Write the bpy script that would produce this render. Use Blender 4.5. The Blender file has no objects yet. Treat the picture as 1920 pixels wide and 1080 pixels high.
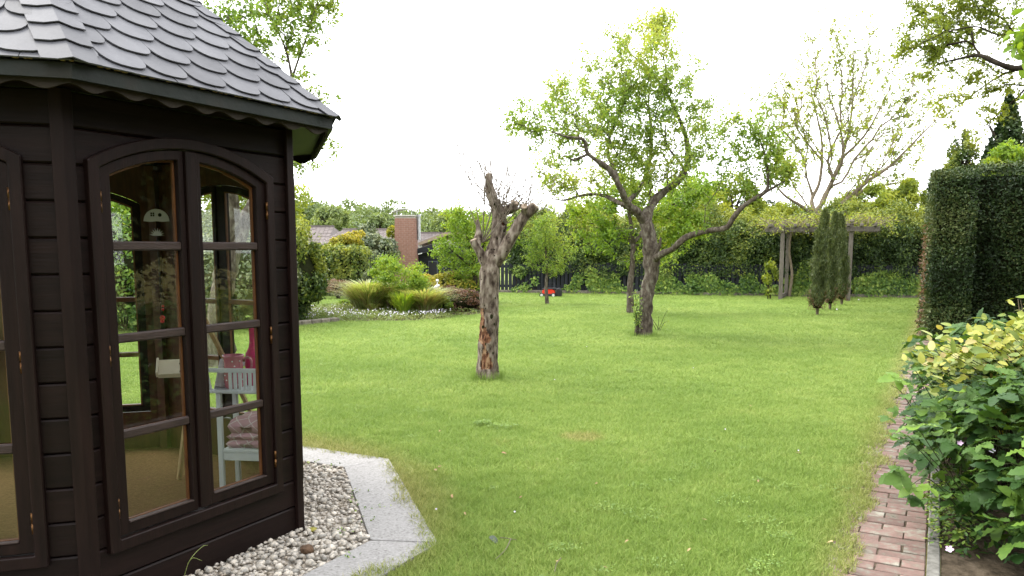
import bpy, bmesh, math, random
import numpy as np
from mathutils import Vector, Matrix, noise as mnoise

random.seed(7)
RG = np.random.default_rng(11)
SC = bpy.context.scene
COL = SC.collection
rad = math.radians

# ------------------------------------------------------------------ camera, sky, light, exposure
F_PX, CY_PX, YH_PX, CAM_H = 1500.0, 640.0, 465.0, 1.5
PITCH = math.atan((CY_PX - YH_PX) / F_PX)
cam_d = bpy.data.cameras.new("camera")
cam = bpy.data.objects.new("camera", cam_d); COL.objects.link(cam)
cam.location = (0, 0, CAM_H)
cam.rotation_euler = (math.pi / 2 - PITCH, 0, 0)
cam_d.sensor_width = 36.0
cam_d.lens = 36.0 * F_PX / 1920.0
cam_d.shift_y = -(540.0 - CY_PX) / 1920.0        # the photograph is a crop from the upper part of its frame
cam_d.clip_start = 0.05; cam_d.clip_end = 2000
SC.camera = cam

SUN_EL, SUN_HEAD = rad(55), rad(-60)              # heading clockwise from +Y
world = bpy.data.worlds.new("World"); SC.world = world; world.use_nodes = True
wn, wl = world.node_tree.nodes, world.node_tree.links
wn.clear()
sky = wn.new("ShaderNodeTexSky"); sky.sky_type = 'NISHITA'; sky.sun_disc = False
sky.sun_elevation = SUN_EL; sky.sun_rotation = SUN_HEAD; sky.dust_density = 4.0; sky.air_density = 1.0
hsv = wn.new("ShaderNodeHueSaturation"); hsv.inputs['Saturation'].default_value = 0.25
mixw = wn.new("ShaderNodeMix"); mixw.data_type = 'RGBA'; mixw.inputs['Factor'].default_value = 0.82
mixw.inputs['B'].default_value = (12.2, 12.3, 12.6, 1)     # the even overcast deck
bg = wn.new("ShaderNodeBackground"); bg.inputs['Strength'].default_value = 0.1
wo = wn.new("ShaderNodeOutputWorld")
wl.new(sky.outputs[0], hsv.inputs['Color']); wl.new(hsv.outputs[0], mixw.inputs['A'])
wl.new(mixw.outputs['Result'], bg.inputs['Color']); wl.new(bg.outputs[0], wo.inputs['Surface'])
sun_d = bpy.data.lights.new("sun", 'SUN'); sun_d.energy = 1.15; sun_d.angle = rad(24); sun_d.color = (1.0, 0.965, 0.9)
sun = bpy.data.objects.new("sun", sun_d); COL.objects.link(sun)
sdir = Vector((math.sin(SUN_HEAD) * math.cos(SUN_EL), math.cos(SUN_HEAD) * math.cos(SUN_EL), math.sin(SUN_EL)))
sun.rotation_euler = sdir.to_track_quat('Z', 'Y').to_euler(); sun.location = sdir * 50
vs = SC.view_settings
vs.view_transform = 'Standard'; vs.look = 'None'; vs.gamma = 1.0; vs.use_curve_mapping = False
vs.exposure = 1.9
SC.cycles.max_bounces = 8; SC.cycles.transparent_max_bounces = 16
SC.cycles.diffuse_bounces = 3; SC.cycles.glossy_bounces = 3; SC.cycles.transmission_bounces = 6
SC.cycles.use_denoising = True

# ------------------------------------------------------------------ measuring the place from the photograph
_c, _s = math.cos(PITCH), math.sin(PITCH)
def ray(x, y):
    d = (x - 960.0, F_PX, CY_PX - y)
    return Vector((d[0], d[1] * _c + d[2] * _s, -d[1] * _s + d[2] * _c))
def gp(x, y, z=0.0):
    r = ray(x, y); t = (z - CAM_H) / r.z
    return Vector((r.x * t, r.y * t, z))
def at(x, y, Y):
    r = ray(x, y) * (Y / ray(x, y).y)
    return Vector((r.x, r.y, r.z + CAM_H))

# ------------------------------------------------------------------ materials
MATS = {}
def new_mat(name):
    m = bpy.data.materials.new(name); m.use_nodes = True
    m.node_tree.nodes.clear()
    return m, m.node_tree.nodes, m.node_tree.links
def ramp(n, stops):
    r = n.new("ShaderNodeValToRGB"); e = r.color_ramp.elements
    while len(e) > 1: e.remove(e[-1])
    e[0].position = stops[0][0]; e[0].color = (*stops[0][1], 1)
    for p, c in stops[1:]:
        k = e.new(p); k.color = (*c, 1)
    return r
def solid(name, stops, scale=6.0, detail=6.0, rough=0.6, spec=0.3, bump=0.2, bscale=None, stretch=(1, 1, 1),
          per_obj=0.0, metal=0.0, bdist=0.01, coords='Object', noise_rough=0.6, emit=None):
    """noise-coloured surface: stops is a list of colours, low to high noise"""
    m, n, l = new_mat(name)
    tc = n.new("ShaderNodeTexCoord"); mp = n.new("ShaderNodeMapping"); mp.inputs['Scale'].default_value = stretch
    l.new(tc.outputs[coords], mp.inputs[0])
    oi = n.new("ShaderNodeObjectInfo")
    if per_obj:
        ad = n.new("ShaderNodeVectorMath"); ad.operation = 'ADD'
        sc = n.new("ShaderNodeMath"); sc.operation = 'MULTIPLY'; sc.inputs[1].default_value = 37.0
        l.new(oi.outputs['Random'], sc.inputs[0]); l.new(mp.outputs[0], ad.inputs[0]); l.new(sc.outputs[0], ad.inputs[1])
        vec = ad.outputs[0]
    else: vec = mp.outputs[0]
    nz = n.new("ShaderNodeTexNoise"); nz.inputs['Scale'].default_value = scale; nz.inputs['Detail'].default_value = detail
    nz.inputs['Roughness'].default_value = noise_rough
    l.new(vec, nz.inputs['Vector'])
    k = len(stops)
    r = ramp(n, [(0.3 + 0.4 * i / max(1, k - 1), c) for i, c in enumerate(stops)])
    l.new(nz.outputs['Fac'], r.inputs[0])
    b = n.new("ShaderNodeBsdfPrincipled"); b.inputs['Roughness'].default_value = rough
    b.inputs['Specular IOR Level'].default_value = spec; b.inputs['Metallic'].default_value = metal
    col = r.outputs[0]
    if per_obj:
        mr = n.new("ShaderNodeMapRange"); mr.inputs['To Min'].default_value = 1 - per_obj; mr.inputs['To Max'].default_value = 1 + per_obj
        l.new(oi.outputs['Random'], mr.inputs[0])
        vm = n.new("ShaderNodeVectorMath"); vm.operation = 'SCALE'
        l.new(col, vm.inputs[0]); l.new(mr.outputs[0], vm.inputs['Scale']); col = vm.outputs[0]
    if name.startswith('stained'):
        # dust and splash specks, thicker towards the ground
        ge = n.new("ShaderNodeNewGeometry"); vo = n.new("ShaderNodeTexVoronoi"); vo.inputs['Scale'].default_value = 95; l.new(ge.outputs['Position'], vo.inputs['Vector'])
        sx = n.new("ShaderNodeSeparateXYZ"); l.new(ge.outputs['Position'], sx.inputs[0])
        mr2 = n.new("ShaderNodeMapRange"); mr2.inputs['From Min'].default_value = 0.02; mr2.inputs['From Max'].default_value = 0.45; mr2.inputs['To Min'].default_value = 0.30; mr2.inputs['To Max'].default_value = 0.055; l.new(sx.outputs['Z'], mr2.inputs[0])
        n2 = n.new("ShaderNodeTexNoise"); n2.inputs['Scale'].default_value = 5; l.new(ge.outputs['Position'], n2.inputs['Vector'])
        th = n.new("ShaderNodeMath"); th.operation = 'MULTIPLY'; l.new(mr2.outputs[0], th.inputs[0]); l.new(n2.outputs['Fac'], th.inputs[1])
        lt = n.new("ShaderNodeMath"); lt.operation = 'LESS_THAN'; l.new(vo.outputs['Distance'], lt.inputs[0]); l.new(th.outputs[0], lt.inputs[1])
        f2 = n.new("ShaderNodeMath"); f2.operation = 'MULTIPLY'; f2.inputs[1].default_value = 0.5; l.new(lt.outputs[0], f2.inputs[0])
        mz = n.new("ShaderNodeMix"); mz.data_type = 'RGBA'; mz.inputs['B'].default_value = (0.045, 0.040, 0.032, 1); l.new(f2.outputs[0], mz.inputs['Factor']); l.new(col, mz.inputs['A']); col = mz.outputs['Result']
    l.new(col, b.inputs['Base Color'])
    if bump:
        nb = n.new("ShaderNodeTexNoise"); nb.inputs['Scale'].default_value = bscale or scale * 4; nb.inputs['Detail'].default_value = 5
        l.new(vec, nb.inputs['Vector'])
        bp = n.new("ShaderNodeBump"); bp.inputs['Strength'].default_value = bump; bp.inputs['Distance'].default_value = bdist
        l.new(nb.outputs['Fac'], bp.inputs['Height']); l.new(bp.outputs[0], b.inputs['Normal'])
    o = n.new("ShaderNodeOutputMaterial"); l.new(b.outputs[0], o.inputs[0])
    MATS[name] = m
    return m

def leafmat(name, stops, trans=0.35, rough=0.5, spec=0.3, per_obj=False):
    """leaf: colour from each leaf's own tint, part of the light passes through"""
    m, n, l = new_mat(name)
    if per_obj:
        at_ = n.new("ShaderNodeObjectInfo"); fac = at_.outputs['Random']
        tc = n.new("ShaderNodeTexCoord"); nz = n.new("ShaderNodeTexNoise"); nz.inputs['Scale'].default_value = 25
        l.new(tc.outputs['Object'], nz.inputs[0])
        ma = n.new("ShaderNodeMath"); ma.operation = 'MULTIPLY_ADD'; ma.inputs[1].default_value = 0.35
        sb = n.new("ShaderNodeMath"); sb.operation = 'SUBTRACT'; sb.inputs[1].default_value = 0.17
        l.new(nz.outputs['Fac'], ma.inputs[0]); l.new(fac, ma.inputs[2]); l.new(ma.outputs[0], sb.inputs[0]); fac = sb.outputs[0]
    else:
        at_ = n.new("ShaderNodeAttribute"); at_.attribute_name = "tint"; fac = at_.outputs['Fac']
    k = len(stops)
    r = ramp(n, [(i / max(1, k - 1), c) for i, c in enumerate(stops)])
    l.new(fac, r.inputs[0])
    b = n.new("ShaderNodeBsdfPrincipled"); b.inputs['Roughness'].default_value = rough; b.inputs['Specular IOR Level'].default_value = spec
    l.new(r.outputs[0], b.inputs['Base Color'])
    t = n.new("ShaderNodeBsdfTranslucent")
    hs = n.new("ShaderNodeMix"); hs.data_type = 'RGBA'; hs.blend_type = 'MULTIPLY'; hs.inputs['Factor'].default_value = 1
    hs.inputs['B'].default_value = (1.35, 1.25, 0.55, 1)
    l.new(r.outputs[0], hs.inputs['A']); l.new(hs.outputs['Result'], t.inputs[0])
    mx = n.new("ShaderNodeMixShader"); mx.inputs[0].default_value = trans
    l.new(b.outputs[0], mx.inputs[1]); l.new(t.outputs[0], mx.inputs[2])
    o = n.new("ShaderNodeOutputMaterial"); l.new(mx.outputs[0], o.inputs[0])
    MATS[name] = m
    return m

# timber of the summerhouse
solid('stained_wood', [(0.0048, 0.0025, 0.0022), (0.0115, 0.0058, 0.0049)], scale=3, stretch=(0.6, 4, 9), rough=0.5, spec=0.14, bump=0.25, bscale=14, bdist=0.004, per_obj=0.18)
solid('stained_wood_upright', [(0.0058, 0.0028, 0.0024), (0.014, 0.0068, 0.0056)], scale=3, stretch=(9, 6, 0.7), rough=0.5, spec=0.14, bump=0.25, bscale=14, bdist=0.004, per_obj=0.12)
solid('inner_wood', [(0.035, 0.012, 0.004), (0.085, 0.031, 0.009)], scale=4, stretch=(5, 5, 0.8), rough=0.5, bump=0.1)
solid('bead_wood', [(0.085, 0.032, 0.011), (0.16, 0.062, 0.02)], scale=8, rough=0.5, bump=0.1)
solid('weathered_rail', [(0.018, 0.0105, 0.009), (0.042, 0.026, 0.021)], scale=9, stretch=(1, 3, 6), rough=0.55, bump=0.3)
solid('fascia_green', [(0.004, 0.0062, 0.005), (0.009, 0.0125, 0.010), (0.014, 0.0135, 0.010)], scale=5, rough=0.6, bump=0.3, per_obj=0.1)
solid('valance_wood', [(0.011, 0.006, 0.0025), (0.018, 0.012, 0.004)], scale=5, rough=0.7, bump=0.2)
solid('shingle', [(0.052, 0.053, 0.060), (0.080, 0.081, 0.090), (0.104, 0.105, 0.114)], scale=3.5, detail=10, noise_rough=0.68, rough=0.66, spec=0.3, bump=0.3, bscale=160, bdist=0.002, per_obj=0.16)
solid('brass', [(0.05, 0.022, 0.008), (0.13, 0.065, 0.024)], scale=30, metal=0.9, rough=0.35, bump=0.1)
solid('carpet', [(0.07, 0.036, 0.016), (0.135, 0.078, 0.037), (0.20, 0.125, 0.065)], scale=70, detail=10, noise_rough=0.8, rough=0.95, spec=0.05, bump=0.5, bscale=300)
solid('granite', [(0.10, 0.092, 0.08), (0.20, 0.192, 0.184), (0.235, 0.228, 0.22), (0.29, 0.28, 0.265)], scale=70, detail=4, rough=0.7, bump=0.2, bscale=120, bdist=0.002, per_obj=0.06)
solid('pebble', [(0.18, 0.15, 0.11), (0.24, 0.23, 0.21), (0.40, 0.355, 0.29), (0.46, 0.43, 0.39)], scale=1.1, detail=3, rough=0.6, bump=0.1, per_obj=0.30)
solid('pebble_mix', [(0.12, 0.10, 0.07), (0.28, 0.24, 0.19), (0.44, 0.405, 0.36), (0.30, 0.27, 0.22)], scale=26, detail=2, rough=0.65, bump=0.1)
solid('brown_stone', [(0.05, 0.028, 0.015), (0.12, 0.07, 0.04)], scale=30, rough=0.8, bump=0.4)
solid('moss_stone', [(0.14, 0.13, 0.02), (0.28, 0.25, 0.05)], scale=30, rough=0.8, bump=0.4)
solid('brick_path', [(0.06, 0.055, 0.042), (0.155, 0.14, 0.11), (0.135, 0.095, 0.08), (0.17, 0.108, 0.092), (0.165, 0.14, 0.115), (0.21, 0.195, 0.16), (0.24, 0.225, 0.19)], scale=9, detail=9, noise_rough=0.7, rough=0.85, spec=0.15, bump=0.5, bscale=60, bdist=0.003, per_obj=0.22)
solid('kerb_concrete', [(0.07, 0.067, 0.056), (0.135, 0.13, 0.115), (0.19, 0.185, 0.165)], scale=22, detail=8, rough=0.9, bump=0.6, bscale=70, bdist=0.004, per_obj=0.1)
solid('soil', [(0.025, 0.019, 0.012), (0.06, 0.046, 0.031), (0.10, 0.078, 0.055)], scale=14, detail=9, rough=0.95, spec=0.1, bump=0.9, bscale=40, bdist=0.02)
solid('bark_apple', [(0.026, 0.020, 0.015), (0.085, 0.068, 0.052), (0.18, 0.165, 0.13)], scale=20, detail=9, stretch=(1, 1, 0.45), rough=0.9, spec=0.15, bump=1.0, bscale=34, bdist=0.02)
solid('bark_dark', [(0.018, 0.014, 0.010), (0.055, 0.045, 0.032)], scale=16, stretch=(1, 1, 0.4), rough=0.9, spec=0.1, bump=0.8, bscale=34, bdist=0.02)
solid('bark_pale', [(0.11, 0.09, 0.062), (0.20, 0.165, 0.115)], scale=16, rough=0.9, spec=0.1, bump=0.6)
solid('twig_pale', [(0.10, 0.082, 0.062), (0.18, 0.148, 0.115)], scale=10, rough=0.8, bump=0.2)
solid('cut_wood', [(0.16, 0.12, 0.085), (0.27, 0.21, 0.15)], scale=40, rough=0.9, bump=0.5)
solid('grey_timber', [(0.085, 0.072, 0.056), (0.16, 0.143, 0.12)], scale=12, stretch=(3, 3, 0.5), rough=0.9, bump=0.6, per_obj=0.12)
solid('fence_black', [(0.008, 0.0095, 0.013), (0.018, 0.021, 0.027)], scale=10, stretch=(3, 3, 0.6), rough=0.75, bump=0.5, per_obj=0.3)
solid('brick_red', [(0.21, 0.105, 0.078), (0.30, 0.165, 0.125)], scale=12, rough=0.9, bump=0.3, per_obj=0.22)
solid('mortar', [(0.25, 0.21, 0.18), (0.33, 0.29, 0.25)], scale=20, rough=0.95, bump=0.3)
solid('roof_tile', [(0.07, 0.058, 0.055), (0.11, 0.092, 0.087), (0.15, 0.13, 0.12)], scale=20, rough=0.85, bump=0.4, per_obj=0.2)
solid('roof_felt', [(0.20, 0.16, 0.11), (0.30, 0.25, 0.18)], scale=5, rough=0.9, bump=0.2)
solid('black_board', [(0.008, 0.009, 0.012), (0.018, 0.02, 0.025)], scale=5, stretch=(1, 1, 4), rough=0.7, bump=0.3)
solid('grey_board', [(0.06, 0.07, 0.09), (0.10, 0.11, 0.13)], scale=5, rough=0.7, bump=0.2)
solid('pale_wall', [(0.42, 0.41, 0.38), (0.55, 0.54, 0.5)], scale=3, rough=0.9, bump=0.1)
solid('zinc', [(0.30, 0.31, 0.33), (0.48, 0.49, 0.51)], scale=8, rough=0.45, metal=0.6, bump=0.1)
solid('white_paint', [(0.62, 0.63, 0.64), (0.74, 0.75, 0.76)], scale=6, rough=0.4, bump=0.05)
solid('table_paint', [(0.50, 0.55, 0.56), (0.60, 0.64, 0.65)], scale=6, rough=0.45, bump=0.05)
solid('pale_stone', [(0.28, 0.27, 0.24), (0.48, 0.46, 0.42)], scale=20, rough=0.9, bump=0.5)
solid('edge_stone', [(0.09, 0.08, 0.06), (0.20, 0.18, 0.14)], scale=14, rough=0.95, bump=0.7, per_obj=0.2)
solid('mower_red', [(0.55, 0.03, 0.012), (0.65, 0.045, 0.02)], scale=5, rough=0.35, bump=0)
solid('mower_black', [(0.012, 0.012, 0.014), (0.02, 0.02, 0.022)], scale=5, rough=0.45, bump=0.1)
solid('light_plastic', [(0.5, 0.5, 0.48), (0.6, 0.6, 0.58)], scale=5, rough=0.5, bump=0)
solid('easel_wood', [(0.33, 0.22, 0.11), (0.46, 0.33, 0.19)], scale=14, stretch=(4, 4, 0.8), rough=0.5, bump=0.1)
solid('pale_board', [(0.60, 0.53, 0.40), (0.68, 0.61, 0.48)], scale=8, rough=0.5, bump=0.05)
solid('bottle_pink', [(0.42, 0.02, 0.10), (0.52, 0.035, 0.14)], scale=6, rough=0.5, bump=0.1)
solid('jug_pink', [(0.40, 0.13, 0.17), (0.48, 0.17, 0.21)], scale=7, rough=0.22, spec=0.5, bump=0.05)
solid('red_cloth', [(0.36, 0.012, 0.02), (0.50, 0.02, 0.03)], scale=7, rough=0.9, bump=0.3)
solid('towel_cloth', [(0.46, 0.42, 0.45), (0.60, 0.56, 0.58)], scale=30, rough=0.95, bump=0.5)
solid('ornament_white', [(0.55, 0.56, 0.58), (0.65, 0.66, 0.68)], scale=9, rough=0.5, bump=0.05)
solid('flower_white', [(0.55, 0.50, 0.62), (0.75, 0.72, 0.8)], scale=3, rough=0.7, bump=0)
solid('flower_pink', [(0.50, 0.34, 0.50), (0.62, 0.48, 0.62)], scale=9, rough=0.7, bump=0)
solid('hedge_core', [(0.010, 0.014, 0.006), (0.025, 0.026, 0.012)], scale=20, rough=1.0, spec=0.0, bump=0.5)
solid('dead_leaf', [(0.22, 0.13, 0.06), (0.36, 0.25, 0.14)], scale=30, rough=0.8, bump=0.2, per_obj=0.3)

leafmat('leaf_apple', [(0.085, 0.155, 0.025), (0.15, 0.24, 0.04), (0.23, 0.32, 0.065), (0.33, 0.37, 0.08)], trans=0.5)
leafmat('leaf_fresh', [(0.10, 0.185, 0.022), (0.19, 0.30, 0.035), (0.30, 0.36, 0.045)], trans=0.45)
leafmat('leaf_yellow', [(0.11, 0.16, 0.025), (0.21, 0.265, 0.035), (0.33, 0.36, 0.05)], trans=0.42)
leafmat('leaf_gold', [(0.15, 0.17, 0.02), (0.30, 0.27, 0.03), (0.48, 0.38, 0.05)], trans=0.35)
leafmat('leaf_yew', [(0.010, 0.022, 0.006), (0.021, 0.042, 0.010), (0.038, 0.066, 0.016), (0.095, 0.115, 0.035)], trans=0.15, spec=0.22)
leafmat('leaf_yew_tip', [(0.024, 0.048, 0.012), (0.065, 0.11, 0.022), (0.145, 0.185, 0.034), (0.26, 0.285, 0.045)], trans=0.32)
leafmat('leaf_brown', [(0.13, 0.07, 0.045), (0.24, 0.14, 0.09)], trans=0.2)
leafmat('leaf_ivy', [(0.030, 0.07, 0.014), (0.085, 0.165, 0.028), (0.18, 0.28, 0.045), (0.30, 0.38, 0.07)], trans=0.28, spec=0.4)
leafmat('leaf_rhodo', [(0.030, 0.05, 0.022), (0.065, 0.095, 0.04), (0.15, 0.18, 0.09), (0.30, 0.32, 0.17)], trans=0.2, spec=0.5)
leafmat('leaf_cypress', [(0.055, 0.08, 0.03), (0.105, 0.135, 0.05), (0.17, 0.195, 0.075)], trans=0.2)
leafmat('leaf_barberry', [(0.055, 0.026, 0.018), (0.11, 0.052, 0.032), (0.17, 0.09, 0.052)], trans=0.25)
leafmat('leaf_wood_hazed', [(0.09, 0.13, 0.05), (0.14, 0.19, 0.07), (0.20, 0.25, 0.09)], trans=0.3)  # leaf colour paled to stand in for haze over the distance
leafmat('leaf_reed', [(0.18, 0.25, 0.07), (0.32, 0.40, 0.13), (0.48, 0.52, 0.26)], trans=0.38)
leafmat('leaf_reed_dry', [(0.16, 0.09, 0.06), (0.30, 0.25, 0.13), (0.46, 0.42, 0.24)], trans=0.45)
leafmat('leaf_cover', [(0.08, 0.14, 0.03), (0.17, 0.22, 0.07), (0.28, 0.31, 0.13)], trans=0.3)
leafmat('leaf_bramble', [(0.024, 0.062, 0.016), (0.045, 0.10, 0.021), (0.075, 0.145, 0.026), (0.15, 0.25, 0.035)], trans=0.28, spec=0.2, per_obj=True)
leafmat('leaf_bramble_mass', [(0.018, 0.048, 0.013), (0.042, 0.095, 0.020), (0.09, 0.165, 0.03)], trans=0.28, spec=0.2)
leafmat('leaf_butter', [(0.11, 0.17, 0.04), (0.19, 0.26, 0.06), (0.29, 0.33, 0.095), (0.40, 0.31, 0.12)], trans=0.33, spec=0.4, per_obj=True)
leafmat('leaf_butter_mass', [(0.12, 0.17, 0.03), (0.24, 0.28, 0.05), (0.38, 0.36, 0.07)], trans=0.3)
leafmat('leaf_lime', [(0.17, 0.23, 0.03), (0.33, 0.37, 0.05), (0.46, 0.46, 0.08)], trans=0.3, spec=0.4, per_obj=True)

solid('stem_green', [(0.03, 0.05, 0.015), (0.07, 0.06, 0.03)], scale=5, rough=0.6, bump=0)

def glass_mat():
    m, n, l = new_mat('window_glass')
    t = n.new("ShaderNodeBsdfTransparent"); t.inputs[0].default_value = (0.93, 0.95, 0.93, 1)
    g = n.new("ShaderNodeBsdfGlossy"); g.inputs['Roughness'].default_value = 0.02; g.inputs[0].default_value = (1, 1, 1, 1)
    ge = n.new("ShaderNodeNewGeometry"); dt = n.new("ShaderNodeVectorMath"); dt.operation = 'DOT_PRODUCT'; l.new(ge.outputs['Normal'], dt.inputs[0]); l.new(ge.outputs['Incoming'], dt.inputs[1])
    def mm(op, a, b):
        k = n.new("ShaderNodeMath"); k.operation = op
        for i, v in enumerate((a, b)):
            if v is None: continue
            if isinstance(v, float): k.inputs[i].default_value = v
            else: l.new(v, k.inputs[i])
        return k
    fr = mm('ADD', mm('MULTIPLY', mm('POWER', mm('SUBTRACT', 1.0, mm('ABSOLUTE', dt.outputs['Value'], None).outputs[0]).outputs[0], 5.0).outputs[0], 0.93).outputs[0], 0.06)
    mx = n.new("ShaderNodeMixShader"); o = n.new("ShaderNodeOutputMaterial")
    l.new(fr.outputs[0], mx.inputs[0]); l.new(t.outputs[0], mx.inputs[1]); l.new(g.outputs[0], mx.inputs[2]); l.new(mx.outputs[0], o.inputs[0])
    MATS['window_glass'] = m
glass_mat()

GZ_C = Vector((-2.6776, 4.269, 0.0))
PATH_DIR = Vector((math.sin(rad(28.0)), math.cos(rad(28.0)), 0)); PATH_N = Vector((PATH_DIR.y, -PATH_DIR.x, 0))
KERB_P = Vector((1.90, 3.53, 0))                       # a point on the path's right edge
DRY = gp(1092, 822)

def lawn_colour(n, l, base_fac):
    """colour of grass from where it grows: fresh, yellower patches, straw along the paving"""
    geo = n.new("ShaderNodeNewGeometry")
    def noise(scale, det=3):
        z = n.new("ShaderNodeTexNoise"); z.inputs['Scale'].default_value = scale; z.inputs['Detail'].default_value = det
        l.new(geo.outputs['Position'], z.inputs['Vector']); return z.outputs['Fac']
    def math_(op, a, b=None, c=None, clamp=False):
        k = n.new("ShaderNodeMath"); k.operation = op; k.use_clamp = clamp
        for i, v in enumerate((a, b, c)):
            if v is None: continue
            if isinstance(v, (int, float)): k.inputs[i].default_value = v
            else: l.new(v, k.inputs[i])
        return k.outputs[0]
    def dist(p):
        f = n.new("ShaderNodeVectorMath"); f.operation = 'DISTANCE'; f.inputs[1].default_value = (p.x, p.y, 0)
        xy = n.new("ShaderNodeVectorMath"); xy.operation = 'MULTIPLY'; xy.inputs[1].default_value = (1, 1, 0)
        l.new(geo.outputs['Position'], xy.inputs[0]); l.new(xy.outputs[0], f.inputs[0]); return f.outputs['Value']
    dp = n.new("ShaderNodeVectorMath"); dp.operation = 'DOT_PRODUCT'; dp.inputs[1].default_value = (PATH_N.x, PATH_N.y, 0)
    l.new(geo.outputs['Position'], dp.inputs[0])
    dpath = math_('SUBTRACT', KERB_P.dot(PATH_N) - 0.34, dp.outputs['Value'])          # metres left of the path
    n1, n2, n3 = noise(0.45, 2), noise(2.6, 4), noise(14, 3)
    j = math_('MULTIPLY_ADD', n2, 0.5, math_('MULTIPLY', n3, 0.35))
    ring = math_('SUBTRACT', 2.32, math_('ADD', dist(GZ_C), math_('MULTIPLY', j, -0.35)))
    ring = math_('MULTIPLY', ring, 2.6, clamp=True)
    path = math_('MULTIPLY', math_('SUBTRACT', math_('MULTIPLY_ADD', j, 0.45, 0.02), dpath), 3.2, clamp=True)
    patch = math_('MULTIPLY', math_('SUBTRACT', 0.16, math_('ADD', dist(DRY), math_('MULTIPLY', n3, -0.1))), 10, clamp=True)
    sp = math_('MULTIPLY', math_('SUBTRACT', math_('MULTIPLY', n2, n3), 0.34), 6, clamp=True)
    dry = math_('MAXIMUM', math_('MAXIMUM', ring, path), math_('MAXIMUM', patch, math_('MULTIPLY', sp, 0.5)))
    mr = n.new("ShaderNodeMapRange"); mr.inputs['From Min'].default_value = 0.36; mr.inputs['From Max'].default_value = 0.64
    l.new(math_('ADD', math_('MULTIPLY', n1, 0.6), math_('MULTIPLY', n2, 0.4)), mr.inputs[0])
    fac = math_('ADD', math_('MULTIPLY', mr.outputs[0], 0.40), math_('MULTIPLY', base_fac, 0.60))
    r = ramp(n, [(0.0, (0.135, 0.222, 0.040)), (0.5, (0.225, 0.325, 0.066)), (1.0, (0.385, 0.455, 0.13))])
    l.new(fac, r.inputs[0])
    rd = ramp(n, [(0.0, (0.20, 0.21, 0.055)), (0.5, (0.33, 0.31, 0.10)), (1.0, (0.50, 0.44, 0.20))])
    l.new(base_fac, rd.inputs[0])
    mx = n.new("ShaderNodeMix"); mx.data_type = 'RGBA'
    l.new(math_('MULTIPLY', dry, 0.75), mx.inputs['Factor']); l.new(r.outputs[0], mx.inputs['A']); l.new(rd.outputs[0], mx.inputs['B'])
    return mx.outputs['Result']
def grass_mats():
    m, n, l = new_mat('grass_blade')
    a = n.new("ShaderNodeAttribute"); a.attribute_name = 'tint'
    c = lawn_colour(n, l, a.outputs['Fac'])
    d = n.new("ShaderNodeBsdfPrincipled"); d.inputs['Roughness'].default_value = 0.55; d.inputs['Specular IOR Level'].default_value = 0.25
    t = n.new("ShaderNodeBsdfTranslucent"); mx = n.new("ShaderNodeMixShader"); mx.inputs[0].default_value = 0.4
    o = n.new("ShaderNodeOutputMaterial")
    l.new(c, d.inputs['Base Color']); l.new(c, t.inputs[0]); l.new(d.outputs[0], mx.inputs[1]); l.new(t.outputs[0], mx.inputs[2]); l.new(mx.outputs[0], o.inputs[0])
    MATS['grass_blade'] = m
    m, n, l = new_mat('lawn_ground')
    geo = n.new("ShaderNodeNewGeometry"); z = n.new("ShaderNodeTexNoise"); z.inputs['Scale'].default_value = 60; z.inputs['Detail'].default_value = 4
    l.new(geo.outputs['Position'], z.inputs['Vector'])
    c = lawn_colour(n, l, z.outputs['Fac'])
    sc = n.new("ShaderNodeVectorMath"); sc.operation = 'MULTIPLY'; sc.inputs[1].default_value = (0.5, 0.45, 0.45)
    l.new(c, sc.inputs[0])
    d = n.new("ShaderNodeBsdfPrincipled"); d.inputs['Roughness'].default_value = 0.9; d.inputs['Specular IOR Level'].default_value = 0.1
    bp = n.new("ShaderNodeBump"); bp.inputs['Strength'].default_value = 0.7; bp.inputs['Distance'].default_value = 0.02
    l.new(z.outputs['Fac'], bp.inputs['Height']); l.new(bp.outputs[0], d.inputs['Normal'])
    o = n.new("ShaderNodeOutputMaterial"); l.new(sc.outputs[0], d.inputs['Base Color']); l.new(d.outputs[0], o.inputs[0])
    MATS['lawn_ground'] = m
grass_mats()

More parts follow.
